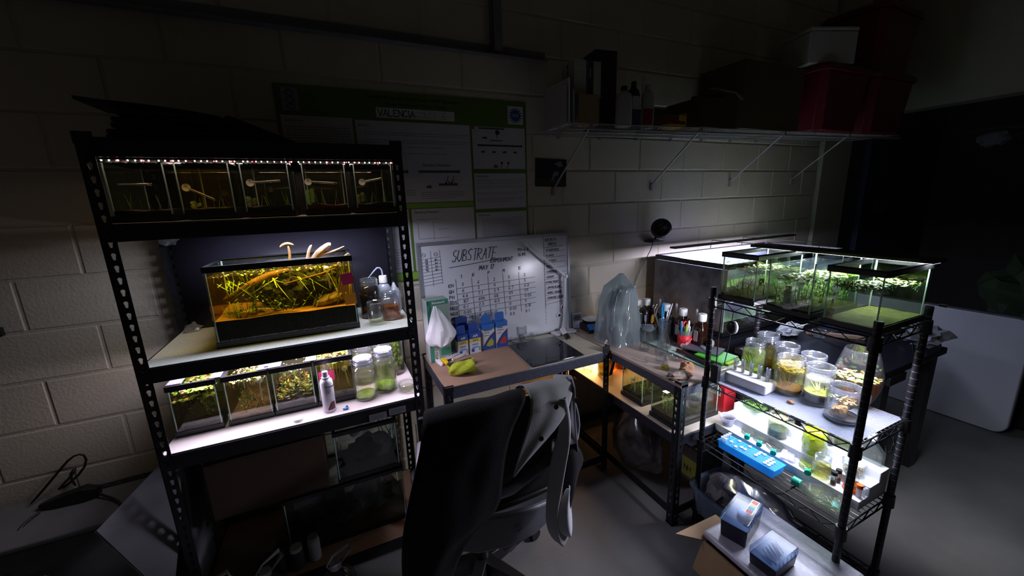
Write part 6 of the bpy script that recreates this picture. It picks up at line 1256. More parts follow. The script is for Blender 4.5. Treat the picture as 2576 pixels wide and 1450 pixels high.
for k in range(6): a = k * PI / 3; mb.mi = 1; mb.disc((-.012 + .010 * math.cos(a), -.008 + .010 * math.sin(a), .119), .009, 9, tilt=Matrix.Rotation(.3, 3, 'X'))
mb.build('floating_leaves', GREENS, vs_, smooth=0)
mb = MB()
for i in range(70): a = random.uniform(0, 6.28); q = .05 * math.sqrt(random.random()); mb.mi = random.choice((0, 2, 5, 0)); mb.blade((q * math.cos(a) * .8, q * math.sin(a) * .8, .108), (math.cos(a) * .4, math.sin(a) * .4, -1), .035, .004, .2)
mb.build('hanging_roots', GREENS, vs_, smooth=0)
mb = MB(); 
for k in range(5): a = k * 1.26; mb.blob((.024 * math.cos(a), .024 * math.sin(a), .028 + .010 * (k % 3)), (.018, .018, .016), .6, 3, 2, k)
mb.build('leaf_litter', pm('orange_litter', (.38, .12, .025), .85, 0, .4, 40, .004, 60, col2=(.10, .03, .01)), vs_, smooth=30)
mb = MB(); mb.blob((1.556, -1.300, ZJ + .006), (.009, .014, .006), .4, 3, 2, 4); solo('snail_shell', mb, ROCKB, 'tiny brown shell lying on the liner in front of the jars', 'shell')
# foam block with five tubes
fb2 = thing('foam_tube_block', 'white foam block holding five glass test tubes', 'test tube stand', (1.560, -1.128, ZJ), .08)
mb = MB(); mb.box(-.044, .044, -.088, .088, 0, .044); mb.build('foam_body', pm('bright_white_foam', (.78, .79, .86), .75, 0, .03, 60, .0008, 150), fb2, smooth=0, bevel=.008, bseg=3)
for k in range(5):
    y = .068 - k * .034; p = Matrix.Rotation(.08, 3, 'Z') @ Vector((.004, y, .0)); c_ = (1.560 + p.x, -1.128 + p.y, ZJ + .0385)
    r = thing('test_tube', ['test tube furthest left in the foam block', 'second test tube from the left in the foam block', 'middle test tube of the five in the foam block', 'fourth test tube from the left in the foam block', 'test tube nearest the jars in the foam block'][k], 'test tube', c_, group='test tubes in the foam block')
    mb = MB(); mb.lathe([(.0003, .0005), (.005, .0015), (.0080, .006), (.0082, .062), (.0100, .063), (.0082, .064), (.0070, .062), (.0066, .007), (.0003, .0025)], n=16); mb.build('tube_glass', RIMG, r)
    mb = MB(); mb.lathe([(.0003, .003), (.0060, .008), (.0060, .034 + .004 * (k % 3)), (.0003, .035 + .004 * (k % 3))], n=12); mb.build('liquid', YEL, r)
    mb = MB(); mb.mi = (3, 3, 3, 1, 3)[k]
    for q in range(7): mb.blade((0, 0, .008), (random.uniform(-.3, .3), random.uniform(-.3, .3), 1), .022, .003, .1, 2)
    mb.build('sprig', GREENS, r, smooth=0)
mb = MB(); mb.cbox((1.475, -1.028, ZM + .04), (.022, .034, .085)); mb.tube([(1.475, -1.028, ZM + .082), (1.477, -1.025, ZM + .20), (1.479, -1.03, ZT - .03)], .0028, 6); solo('power_adapter', mb, BLKPL, 'small black power adapter hanging on a cable beside the rack post', 'power adapter', bevel=.002, smooth=0)
sw = thing('cable_switch', 'oval dark and pale inline lamp switch on a hanging cable', 'cable switch', (1.505, -1.06, .99), world_coords=True); mb = MB(); mb.blob((1.505, -1.06, 1.035), (.011, .022, .030), 0, 1, 3); mb.build('switch_body', BLKPL, sw); mb = MB(); mb.blob((1.509, -1.068, 1.037), (.011, .020, .029), 0, 1, 3); mb.build('switch_face', pm('pale_grey_plastic', (0, 0, 0)), sw)
mb = MB(); mb.tube([(1.507, -1.062, ZT - .03), (1.506, -1.060, 1.065)], .0022, 6); mb.tube([(1.505, -1.06, 1.005), (1.498, -1.058, .93), (1.492, -1.052, .86)], .0022, 6); mb.build('cable', BLKPL, sw)

# ---- three tanks on top
TKG = 'glass tanks on top of the wire rack'
WG = clear('faint_green_water', (.90, .93, .84), (.5, .6, .5), .25, .02, murk=.05, mcol=(.25, .32, .14), mscale=14); WDK = clear('dim_green_water', (.72, .76, .58), (.5, .5, .4), .25, .02, murk=.10, mcol=(.12, .12, .04), mscale=16); WPG = clear('plain_water', (.93, .95, .90), (.6, .7, .6), .25, .02, murk=.04, mcol=(.16, .18, .12))
ZTT = ZT + .0052
tank('black-rimmed tank with dim water at the back end of the wire rack top', 1.487, 1.790, -1.158, -1.000, ZTT, .203, water=WDK, sub=SUBD, subh=.022, wlev=.62, group=TKG)
tank('rimless glass tank thick with green plants in the middle of the rack top', 1.480, 1.785, -1.362, -1.198, ZTT, .207, rim='bottom', water=WG, sub=SUBD, subh=.020, wlev=.60, group=TKG)
tank('black-rimmed tank marked in pen, at the near end of the wire rack top', 1.482, 1.788, -1.548, -1.392, ZTT, .200, water=WPG, sub=SUBO, subh=.014, wlev=.64, group=TKG)
floaters('floating leaves in the back tank on the wire rack', 1.50, 1.77, -1.145, -1.012, ZTT + .128, 90, (1, 2, 3, 2, 4, 1), (.004, .008))
floaters('bright floating plants in the middle tank on the wire rack', 1.50, 1.77, -1.350, -1.212, ZTT + .126, 420, (2, 4, 1, 0, 6, 0), (.003, .008), big=6)
floaters('patch of bright moss floating in the near tank on the wire rack', 1.52, 1.66, -1.50, -1.41, ZTT + .129, 300, (6, 3, 1, 0, 2, 0), (.003, .008))
floaters('thin scatter of floating moss at the far side of the near tank', 1.66, 1.77, -1.535, -1.43, ZTT + .129, 110, (3, 3, 2, 0, 2, 1), (.003, .008))
o = stems('dense yellow green stem plants filling the middle tank on the wire rack', 1.50, 1.77, -1.345, -1.215, ZTT + .026, 120, .105, .003, (1, 0, 2, 0, 1), leaves=9, ls=.018, name='stem_plants', spread=.25); clampbox(o, 1.488, 1.777, -1.354, -1.206, ZTT + .124)
o = stems('upright grassy tuft above the water in the middle tank', 1.60, 1.64, -1.30, -1.27, ZTT + .127, 34, .040, .002, (1, 4, 0), name='grass_tuft', spread=.6)
o = stems('brown stems and roots in the back tank on the wire rack', 1.50, 1.75, -1.15, -1.01, ZTT + .026, 44, .10, .003, (2, 3, 5, 5), leaves=4, ls=.016, name='water_plants', spread=.7); clampbox(o, 1.495, 1.782, -1.150, -1.008, ZTT + .124)
o = stems('pale green tuft standing at the water line of the near tank', 1.545, 1.575, -1.43, -1.41, ZTT + .127, 26, .035, .002, (1, 4), name='grass_tuft', spread=.6)
def thermoX(label, p, L, g='tank thermometers'):
    r = thing('tank_thermometer', label, 'thermometer', p, -PI / 2, group=g); mb = MB(); mb.tube([(0, 0, -.008), (0, 0, -L * .9), (0, 0, -L)], [.0036, .0036, .001], 10); mb.build('tube', MC['thermometer_glass'], r)
    mb = MB(); mb.lathe([(.0005, .006), (.004, .006), (.006, .002), (.0115, -.001), (.0125, -.003)], T=frame((0, .0, 0), (1, 0, 0), (0, 0, 1)), n=20); mb.build('suction_cup', CUPM, r)
    mb = MB(); mb.cyl((0, 0, -.012), (0, 0, -L * .85), .0018, n=6); mb.build('scale', WSC, r)
thermoX('thermometer with suction cup in the planted middle tank', (1.494, -1.310, ZTT + .118), .07); thermoX('thermometer at the left edge of the near tank', (1.496, -1.415, ZTT + .122), .06)
pf = thing('pump_filter', 'small white internal filter standing in the planted middle tank', 'filter', (1.52, -1.262, ZTT + .027)); mb = MB(); mb.lathe([(.0005, 0), (.014, 0), (.0145, .05), (.016, .052), (.016, .058), (.010, .062), (.009, .075), (.0005, .075)], n=20)
for k in range(6): mb.lathe([(.0146, .006 + k * .007), (.0155, .008 + k * .007), (.0146, .010 + k * .007)], n=20)
mb.build('filter_body', pm('greenish_white_plastic', (.42, .48, .38), .5), pf)
mb = MB(); mb.cyl((1.505, -1.412, ZTT + .03), (1.505, -1.412, ZTT + .036), .004, n=8); mb.blob((1.505, -1.412, ZTT + .048), (.009, .009, .009), .1, 2, 2); mb.cyl((1.505, -1.412, ZTT + .022), (1.505, -1.412, ZTT + .040), .003, .006, n=8); solo('yellow_float', mb, pm('yellow_orange_plastic', (.72, .42, .02), .4), 'small yellow float near the left corner of the near tank', 'float')
mb = MB(); hand(mb, 'X MAS', -.050, .0, .028, sideT(1.4825, -1.468, ZTT + .128), .0022, .2, .85, .06, .62); solo('pen_writing', mb, INK, 'handwritten XMAS in dark pen on the near tank\'s glass', 'writing', smooth=0)
mb = MB()
for i in range(26): mb.blade((1.735 + random.uniform(-.012, .012), -1.535, ZTT + .122), (random.uniform(-1, 1), 0, random.uniform(-1, .3)), random.uniform(.010, .025), .004, .1, 2)
mb.v = [(x, min(max(y, -1.538), -1.50), z) for x, y, z in mb.v]
solo('dark_plant_clump', mb, GREENS[5], 'dark clump of leaves at the water line on the right of the near tank', 'water plant', smooth=0)

# ---- white stepped riser and everything on and before it
ZR = ZB2 + .0052
RS = [(1.600, 0), (1.600, .036), (1.664, .036), (1.664, .072), (1.728, .072), (1.728, .110), (1.788, .110), (1.788, 0)]
mb = MB(); T = frame((0, -.958, ZR), (1, 0, 0), (0, 0, 1)); mb.prism(RS, 0, .582, T)
solo('stepped_riser', mb, pm('glossy_white_acrylic', (.80, .81, .88), .35, 0, .02, 4), 'glossy white three-step display riser on the lower wire shelf', 'display riser', smooth=0, bevel=.002)
S1, S2, S3 = ZR + .0366, ZR + .0726, ZR + .1106
# blue rack of microtubes
BLUR = clear('bright_blue_plastic', (.20, .60, .95), (.12, .45, .9), .35, .05, .2, murk=.80, mcol=(.06, .52, .95))
br = thing('tube_rack', 'bright blue plastic rack of small tubes lying on the lower wire shelf', 'tube rack', (1.532, -1.180, ZR), .04)
mb = MB(); mb.loft([[(-.036, -.118, 0), (.036, -.118, 0), (.036, .118, 0), (-.036, .118, 0)], [(-.038, -.122, .034), (.038, -.122, .034), (.038, .122, .034), (-.038, .122, .034)], [(-.041, -.126, .036), (.041, -.126, .036), (.041, .126, .036), (-.041, .126, .036)], [(-.041, -.126, .039), (.041, -.126, .039), (.041, .126, .039), (-.041, .126, .039)]]); mb.build('rack_body', BLUR, br, smooth=0, bevel=.002)
mb = MB()
for i in range(4):
    for j in range(15): mb.disc((-.026 + i * .0174, -.110 + j * .0157, .0396), .0048, 10)
mb.build('tube_holes', pm('deep_blue', (.005, .10, .45), .5), br, smooth=0)
TUBW = clear('frosted_tube', (.7, .75, .82), (.7, .75, .82), .4, .1, .2, murk=.7, mcol=(.85, .88, .95))
mb = MB()
RWN = {14: 'row nearest white cup', 13: 'second row from white cup', 12: 'third row from white cup', 11: 'fourth row from white cup', 10: 'fifth row from white cup', 9: 'row left of the middle', 8: 'middle row', 5: 'row right of the middle', 4: 'fourth row from the far end', 2: 'third row from the corner post', 1: 'second row from the corner post'}
TW = {(i, j): '%s, %s' % (RWN[j], ('outermost', 'second from outside', 'third from outside', 'beside the riser')[i]) for i in range(4) for j in RWN}
for (i, j) in ((0, 14), (1, 14), (2, 14), (3, 14), (0, 13), (1, 12), (0, 10), (1, 9), (1, 8), (3, 11), (3, 8), (1, 5), (2, 5), (3, 5), (0, 2), (1, 2), (1, 1), (2, 1), (2, 2), (3, 2), (3, 4), (0, 1)):
    x, y = -.026 + i * .0174, -.110 + j * .0157; h_ = .056 if j > 12 else .045; mb = MB(); mb.lathe([(.0040, .030), (.0052, h_ - .003), (.0072, h_ - .002), (.0074, h_), (.0005, h_ + .001)], c=(x, y, 0), n=10)
    t = solo('micro_tube', MB().add([Matrix.Translation((1.532, -1.180, ZR)) @ Matrix.Rotation(.04, 4, 'Z') @ Vector(v) for v in mb.v], mb.f), TUBW, 'capped tube in blue rack, ' + TW[(i, j)], 'micro tube', group='tubes in the blue rack')
# culture flasks with green caps
FLK = clear('flask_plastic', (.86, .89, .90), (.45, .52, .52), .8, .07, .05, murk=.08, mcol=(.6, .65, .65), power=2.5); CAPG = pm('teal_green_cap', (.0, .30, .20), .4, 0, .05)
def cflask(label, c, rz, s=1.0, liquid=None, cap=CAPG, stand=False, extra=None, group=None, long=1.0):
    """slant-shouldered culture flask; local x runs from the base towards the cap"""
    r = thing('culture_flask', label, 'culture flask', c, rz, group=group)
    if stand: r.rotation_euler = (0, -PI / 2, rz)
    w, L, d = .040 * s, .075 * s * long, .024 * s; P = [(0, -w), (L * .62, -w), (L, -w * .34), (L + .012 * s, -w * .34), (L + .012 * s, w * .34), (L, w * .34), (L * .62, w), (0, w)]
    mb = MB(); mb.prism(P, 0, d); mb.build('flask_body', FLK, r, smooth=0, bevel=.002)
    mb = MB(); mb.cyl((L + .010 * s, 0, d * .5), (L + .034 * s, 0, d * .5), .0135 * s, .0145 * s, n=22); mb.build('cap', cap, r, bevel=.001)
    if liquid: mb = MB(); q = .9; mb.prism([(x * .98 + .001, y * q) for x, y in P[:3] + P[5:]], .0012, d * (.5 if not stand else .96)); 
    if liquid and stand: mb = MB(); mb.prism([(.002, -w * .95), (L * .60, -w * .95), (L * .60, w * .95), (.002, w * .95)], .0015, d * .95)
    if liquid: mb.build('liquid', liquid, r, smooth=0)
    if extra: extra(r, w, L, d)
    return r
def wisps(mats, n, stand=False):
    def f(r, w, L, d):
        mb = MB()
        for i in range(n):
            mb.mi = random.choice(mats); p = (random.uniform(.01, L * .7), random.uniform(-w * .8, w * .8), random.uniform(.003, d * .45)); mb.blade(p, (random.uniform(-1, 1), random.uniform(-1, 1), .1), .014, .003, .2, 2)
        mb.v = [(min(max(x, .002), L * .98), min(max(y, -w * .9), w * .9), min(max(z, .0016), d * .9)) for x, y, z in mb.v]; mb.build('contents', GREENS, r, smooth=0)
    return f
GF = liq('flask_grey_liquid', (.85, .84, .80), .12, (.16, .13, .12), 40); GFG = liq('flask_green_liquid', (.72, .80, .22), .4, (.42, .50, .03), 60); GFL = liq('flask_pale_liquid', (.88, .92, .82), .12, (.40, .44, .32), 30)
FG = 'green-capped flasks on the riser\'s lowest step'
an = PI + .45
for k, (x, y, l) in enumerate(((1.668, -1.092, 'culture flask with green cap nearest the white cup'), (1.664, -1.150, 'middle of the three grey-filled culture flasks with green caps'), (1.660, -1.214, 'third green-capped grey flask, beside the printed label card'))):
    cflask(l, (x + .012, y + .022 - .01, S1 + .001), an, .80, GF, extra=wisps((5, 3, 2), 16), group=FG)
cflask('green-capped flask full of bright yellow green algae on the riser', (1.668, -1.338, S1 + .001), an, .82, GFG, extra=wisps((1, 0), 60), group=FG)
cflask('large teal-capped flask with pale algae lying before the riser', (1.560, -1.525, ZR + .0006), PI / 2 + .10, 1.22, GFL, extra=wisps((4, 2, 5, 2), 60), long=1.45)
cflask('upright greenish flask with a teal cap behind the corner post', (1.762, -1.405, S3), PI * .96, .95, liq('flask_olive_liquid', (.75, .80, .35), .25, (.26, .32, .05), 30), stand=True, cap=pm('teal_cap', (.02, .45, .38), .4))
cflask('upright clear flask with a white cap at the end of the top step', (1.762, -1.482, S3), PI * 1.0, 1.05, liq('flask_clear_liquid', (.90, .91, .88), .05, (.3, .3, .28)), stand=True, cap=WHT)
# white cup, lying square bottle
cu_ = thing('plastic_cup', 'white translucent tub of dark soil at the left end of the riser', 'plastic tub', (1.632, -1.000, S1)); CPW = clear('milky_cup', (.75, .75, .85), (.8, .8, .9), .4, .06, .15, murk=.55, mcol=(.80, .80, .95))
mb = MB(); mb.lathe([(.0005, .001), (.022, .001), (.033, .045), (.036, .046), (.036, .049), (.032, .047), (.021, .003), (.0005, .003)], n=28); mb.build('tub', CPW, cu_)
mb = MB(); mb.lathe([(.0005, .004), (.0205, .005), (.025, .022), (.0005, .022)], n=24); mb.build('soil', SUBD, cu_); mb = MB(); mb.lathe([(.0005, .030), (.0265, .030), (.0265, .031), (.0005, .031)], n=24); mb.build('water', GF, cu_)
sqb = thing('square_glass_jar', 'square glass jar lying on its side with green algae at the riser\'s back step', 'glass jar', (1.755, -1.055, S3), -.25)
def rsq(a, b, q=.45, n=24): return [(a * (abs(math.cos(t)) ** q) * (1 if math.cos(t) > 0 else -1), b * (abs(math.sin(t)) ** q) * (1 if math.sin(t) > 0 else -1)) for t in [2 * PI * j / n + .01 for j in range(n)]]
T = frame((0, .055, .040), (1, 0, 0), (0, 0, 1)); mb = MB(); mb.loft([[(*p, z) for p in rsq(s_ , s_, q_)] for s_, z, q_ in ((.034, -.0, .45), (.039, .004, .45), (.039, .085, .45), (.032, .098, .6), (.028, .102, 1), (.028, .118, 1), (.0255, .118, 1), (.0255, .102, 1), (.036, .085, .5), (.036, .006, .5))], T=T); mb.build('jar_glass', clear('greenish_glass', (.88, .95, .88), (.45, .60, .48), .6, .06), sqb)
mb = MB(); mb.loft([[(x, y, z) for x, y, z in ((-.034, -.035, zz), (.034, -.035, zz), (.034, -.008, zz), (-.034, -.008, zz))] for zz in (.008, .082)], T=T); mb.build('water', GFL, sqb, smooth=0)
mb = MB()
for i in range(90): mb.mi = random.choice((0, 1, 2)); mb.add([], []); p = T @ Vector((random.uniform(-.03, .03), random.uniform(-.034, -.018), random.uniform(.01, .08))); mb.blade(p, (random.uniform(-1, 1), random.uniform(-1, 1), .5), .012, .006, .2, 2)
mb.v = [(min(max(x, -.034), .034), y, min(max(z, .003), .07)) for x, y, z in mb.v]; mb.build('algae', GREENS, sqb, smooth=0)
# jars on the steps
jar('clear jar of floating leaves over grey gravel on the middle step', (1.692, -1.192, S2), .041, .112, .038, liquid=liq('pale_green_liquid', (.88, .92, .70), .15, (.5, .56, .32), 20), lev=.72, extra=both(floatl(.76, 90, (1, 1, 1, 4, 4, 0), (.003, .006)), layer('grey_gravel', (.10, .11, .11), 0, .34)), thread=False, name='leaf_jar', neck=.93)
jar('square beaker packed with yellow green moss on the middle step', (1.694, -1.335, S2), .044, .122, .043, liquid=liq('yellow_green_liquid', (.75, .80, .10), .55, (.52, .56, .02), 26), lev=.86, extra=mesh_algae(('moss', (.45, .50, .02)), .1, .85, 70, .002), thread=False, name='moss_beaker', cat='beaker', neck=.95)
jar('small open jar of pale yellow fluff in front of the moss beaker', (1.632, -1.400, S1), .031, .088, .025, liquid=liq('cream_liquid', (.92, .90, .55), .30, (.62, .58, .22), 24), lev=.62, name='small_jar', nt=3, neck=.78)
jar('low jar of soil half hidden behind the corner post', (1.757, -1.352, S3), .028, .050, .028, liquid=YEL, lev=.6, extra=layer('dark_soil', (.03, .03, .04), 0, .4), thread=False, name='low_jar', neck=.92)
for k, (x, y) in enumerate(((1.772, -1.165), (1.774, -1.205), (1.774, -1.250))): jar(['tiny brown glass vial standing behind the leaf jar', 'tiny clear vial standing between the leaf jar and the moss beaker', 'tiny green vial standing behind the moss beaker'][k], (x, y, S3), .010, .032, .009, liquid=(BRN, YEL, GRN)[k], lev=.6, thread=False, name='glass_vial', cat='vial', neck=.85)
dl = thing('label_dish', 'flat clear box with a printed label lying on the riser\'s lowest step', 'flat box', (1.640, -1.272, S1 + .0005), .42); mb = MB(); mb.box(-.038, .038, -.024, .024, 0, .010); mb.build('clear_box', CPW, dl, smooth=0, bevel=.001)
mb = MB(); mb.rect(-.030, .030, .004, .020, .0112); mb.build('printed_label', pm('dish_label', (.75, .75, .78), .5), dl, smooth=0); mb = MB(); text_lines(mb, -.028, .028, .016, 3, .005, Matrix.Translation((0, 0, .0118))); mb.build('label_print', GREY, dl, smooth=0)
mb = MB(); mb.lathe([(.0005, .004), (.012, .004), (.013, .008), (.014, .004), (.013, 0), (.0005, 0)], c=(1.622, -1.300, S1), n=20); solo('round_dish', mb, CPW, 'small round clear dish beside the label box', 'dish')
for k, (x, y, l) in enumerate(((1.622, -1.447, 'black-capped vial of dark soil nearer the small jar'), (1.650, -1.448, 'black-capped vial of dark soil further back'))):
    v_ = thing('capped_vial', l, 'vial', (x, y, S1), group='black-capped vials on the riser'); mb = MB(); mb.lathe([(.0005, 0), (.0095, 0), (.0098, .002), (.0098, .040), (.007, .042)], n=18); mb.build('vial_glass', GLASS, v_)
    mb = MB(); mb.lathe([(.0005, .054), (.0095, .054), (.0102, .052), (.0102, .040), (.0005, .040)], n=18); mb.build('cap', BLKPL, v_); mb = MB(); mb.lathe([(.0005, .001), (.009, .001), (.009, .016), (.0005, .017)], n=16); mb.build('soil', SUBD, v_); mb = MB(); mb.cbox((-.0095, 0, .027), (.001, .010, .012)); mb.build('paper_label', WHT, v_, smooth=0)
tp = thing('red_base_tube', 'clear jar with an orange red base ring beside the corner post', 'jar', (1.645, -1.492, S1)); mb = MB(); mb.lathe([(.0005, .001), (.020, .001), (.021, .008), (.021, .062), (.016, .078), (.016, .084)], n=22); mb.build('jar_glass', GLASS, tp); mb = MB(); mb.lathe([(.021, .0), (.024, .002), (.024, .010), (.021, .012)], n=22); mb.build('red_ring', pm('orange_red_plastic', (.80, .12, .03), .4), tp); mb = MB(); mb.lathe([(.0005, .003), (.0195, .003), (.0195, .03), (.0005, .03)], n=20); mb.build('liquid', HON, tp)
jar('wide low crystallising dish of dry grass on the middle step', (1.700, -1.470, S2), .036, .050, .036, liquid=GF, lev=.35, extra=mesh_algae(('straw', (.30, .24, .14)), .1, .4, 60, .001), thread=False, name='crystallising_dish', cat='glass dish', neck=.95)
v_ = thing('orange_cap_vial', 'small vial with a bright orange cap at the end of the lowest step', 'vial', (1.632, -1.522, S1)); mb = MB(); mb.lathe([(.0005, 0), (.0085, 0), (.0085, .034)], n=16); mb.build('vial_glass', TUBW, v_); mb = MB(); mb.lathe([(.0005, .048), (.010, .048), (.0104, .046), (.0104, .034), (.0005, .034)], n=18); mb.build('cap', pm('orange_cap', (.90, .13, .01), .4), v_)
for k, (x, y, l) in enumerate(((1.648, -1.528, 'rounded glass thimble beside the orange-capped vial'), (1.662, -1.532, 'second rounded glass thimble at the riser\'s end'))): mb = MB(); mb.lathe([(.0065, 0), (.0065, .022), (.005, .029), (.0005, .032)], c=(x, y, S1), n=14); solo('glass_thimble', mb, TUBW, l, 'glass thimble')
# ---- bottom: clear bin with bag, carton with foil pad, tip boxes, cables
BINM = clear('clear_bin_plastic', (.62, .68, .76), (.55, .62, .72), .5, .07, .15, murk=.22, mcol=(.35, .42, .55))
bn = thing('clear_bin', 'clear plastic bin holding bags of grey stuff under the lower wire shelf', 'plastic bin', (1.53, -1.155, ZF + .0052), .0)
def rr(a, b, z, q=.35, dx=0): return [(x + dx, y, z) for x, y in rsq(a, b, q, 28)]
mb = MB(); mb.loft([rr(.110, .150, 0), rr(.125, .168, .125), rr(.138, .182, .128), rr(.138, .182, .136), rr(.122, .165, .133), rr(.106, .146, .004)]); mb.build('bin_body', BINM, bn, smooth=50)
mb = MB(); mb.rect(-.05, .05, .03, .09, 0, frame((-.120, -.05, 0), (0, -1, 0), (-.1, 0, 1))); mb.build('bin_label', pm('dim_label', (0, 0, 0)), bn, smooth=0)
mb = MB(); mb.blob((1.52, -1.11, ZF + .115), (.085, .085, .085), .35, 3, 3, 5); solo('bag_of_gravel', mb, pm('grey_gravel_bag', (.11, .10, .11), .6, 0, .5, 40, .006, 60), 'bag of grey gravel in the clear bin', 'bag of gravel')
mb = MB(); n = 26; rings = []
for k, (dy, rx, rz) in enumerate(((-.13, .03, .010), (-.10, .075, .035), (-.04, .100, .062), (.04, .104, .070), (.10, .085, .050), (.14, .05, .018), (.17, .045, .006))):
    rings.append([(1.545 + rx * math.cos(a) * (1 + .1 * math.sin(5 * a + k)), -1.175 + dy * -1.25, ZF + .155 + rz * math.sin(a) * (1 + .16 * math.sin(6 * a + 2 * k))) for a in [2 * PI * j / n for j in range(n)]])
mb.loft(rings); solo('clear_bag', mb, clear('shiny_clear_film', (.70, .70, .74), (.7, .7, .8), .8, .12, .12, murk=.22, mcol=(.34, .31, .34), mscale=14), 'shiny clear plastic bag bulging out of the bin', 'plastic bag', smooth=26)
for k in range(7):
    mb = MB()
    p = [(1.60 + .05 * math.sin(k * 2.1 + t * .9) + .01 * t, -1.30 - .022 * t + .02 * math.cos(k + t * 1.1), ZF + .010 + .006 * k + .006 * math.sin(t + k)) for t in range(11)]
    if k < 4: mb.tube(p, .003, 6); solo('cable_coil', mb, BLKPL, ['black cable loop lying lowest on the bottom wire shelf', 'black cable loop second from the bottom of the coil', 'black cable loop in the middle of the coil', 'black cable loop on top of the coil'][k], 'cable', group='cables on the bottom wire shelf')
# carton on the floor
CBW, CBD, CBH = .33, .40, .292
cbx = thing('open_carton', 'open cardboard carton on the floor before the wire rack', 'cardboard box', (1.325, -1.468, 0), 0.0)
mb = MB()
for (a, b, c_, d_) in ((-CBW / 2, CBW / 2, -CBD / 2, -CBD / 2 + .005), (-CBW / 2, CBW / 2, CBD / 2 - .005, CBD / 2), (-CBW / 2, -CBW / 2 + .005, -CBD / 2 + .005, CBD / 2 - .005), (CBW / 2 - .005, CBW / 2, -CBD / 2 + .005, CBD / 2 - .005)): mb.box(a, b, c_, d_, 0, CBH)
mb.box(-CBW / 2 + .005, CBW / 2 - .005, -CBD / 2 + .005, CBD / 2 - .005, 0, .005); mb.build('carton_body', CARDB, cbx, smooth=0)
for nm_, q in (('left_flap', [(-CBW / 2, -CBD / 2, CBH), (-CBW / 2, CBD / 2, CBH), (-CBW / 2 - .06, CBD / 2 - .01, CBH - .09), (-CBW / 2 - .06, -CBD / 2 + .01, CBH - .09)]), ('back_flap', [(-CBW / 2, CBD / 2, CBH), (CBW / 2 - .18, CBD / 2, CBH), (CBW / 2 - .20, CBD / 2 + .05, CBH + .02), (-CBW / 2 - .10, CBD / 2 + .045, CBH + .035)])): mb = MB(); mb.quad(*q); mb.build('flap', CARDB, cbx, smooth=0, solid=.004)
fp = thing('foil_pad', 'thick foil-covered white foam pad lying across the carton', 'foam pad', (1.335, -1.440, CBH + .001), .0)
mb = MB(); mb.box(-.165, .165, -.190, .185, 0, .030); mb.build('pad', pm('crinkled_foil', (.42, .41, .50), .45, .12, .35, 7, .003, 34, contrast=1.3), fp, smooth=0, bevel=.012, bseg=3)
ZP = CBH + .032
TIPC = clear('tip_box_lid', (.66, .74, .88), (.50, .60, .80), .25, .015, .16, murk=.20, mcol=(.22, .34, .60))
def tipbox(label, c, rz, tall, sticker):
    r = thing('tip_box', label, 'pipette tip box', c, rz); a, b = (.080, .046) if tall else (.066, .045); h = .072 if tall else .045
    mb = MB(); mb.loft([[(-a * .94, -b * .94, 0), (a * .94, -b * .94, 0), (a * .94, b * .94, 0), (-a * .94, b * .94, 0)], [(-a, -b, h), (a, -b, h), (a, b, h), (-a, b, h)]]); mb.build('dark_base', pm('tip_box_black', (.012, .012, .03), .3), r, smooth=0, bevel=.004)
    mb = MB(); mb.loft([[(-a - .002, -b - .002, h + .0005), (a + .002, -b - .002, h + .0005), (a + .002, b + .002, h + .0005), (-a - .002, b + .002, h + .0005)], [(-a, -b, h + .028), (a, -b, h + .028), (a, b, h + .028), (-a, b, h + .028)]]); mb.build('clear_lid', TIPC, r, smooth=0, bevel=.003)
    mb = MB()
    for i in range(5): mb.cyl((-a + .012 + i * .024, -b - .003, h + .004), (-a + .012 + i * .024, -b - .001, h + .026), .0012, n=6)
    mb.build('lid_ribs', TIPC, r)
    if sticker:
        for k, cl in enumerate(((.62, .10, .12), (.60, .60, .35), (.06, .38, .60), (.60, .06, .10))): mb = MB(); mb.rect(.052 - k * .021, .071 - k * .021, -.034, -.014, h + .0292); mb.build('sticker_square', pm('sticker_colour_%d' % k, cl, .5), r, smooth=0)
        mb = MB(); mb.rect(-.014, .075, -.037, -.011, h + .0288); mb.build('sticker', WHT, r, smooth=0)
        for q in range(3): mb = MB(); mb.lathe([(.0005, .003), (.021, .003), (.022, 0), (.0005, 0)], c=(-.005, -.008, h + .004 + q * .005), n=24); mb.build('round_insert', TIPC, r)
    else:
        mb = MB()
        for i in range(9): mb.tube([(-.045 + i * .008, -.02 + .006 * math.sin(i * 2), h + .008), (-.03 + i * .009, .015 + .005 * math.cos(i * 3), h + .012)], .003, 6)
        mb.build('plastic_tips', TIPC, r)
tipbox('tall clear and black box with a coloured sticker, on the foil pad', (1.295, -1.320, ZP), .28, True, True)
tipbox('lower clear-lidded black box nearer the camera on the foil pad', (1.262, -1.462, ZP), .06, False, False)
# ================================================================== big tank, its cabinet, the dark desk, the folded table
cb = thing('tank_cabinet', 'black cabinet carrying the big aquarium behind the wire rack', 'cabinet', (2.62, -.38, 0), world_coords=True)
mb = MB(); mb.box(2.0, 3.26, -.68, -.05, 0, .735); mb.build('cabinet_body', BLKPL, cb, smooth=0, bevel=.003); mb = MB(); mb.box(1.97, 3.29, -.71, -.04, .736, .765); mb.build('cabinet_top', pm('black_laminate', (.012, .012, .02), .3), cb, smooth=0, bevel=.004)
BT = (2.015, 3.215, -.655, -.105, .766, .435)
bt = tank('big black-rimmed aquarium against the wall behind the wire rack', *BT, water=clear('lilac_glow_water', (.93, .97, .95), (.6, .7, .8), .35, .04, murk=.24, mcol=(.55, .55, .85), mscale=5), sub=(pm('green_carpet', (.26, .36, .14), .85, 0, .5, 45, .006, 60, col2=(.12, .26, .05)), SUBD), subh=.085, wlev=.80, name='big_aquarium', rimh=.03, slope=.9)  # lilac glow of the tank light put into the water's milky body
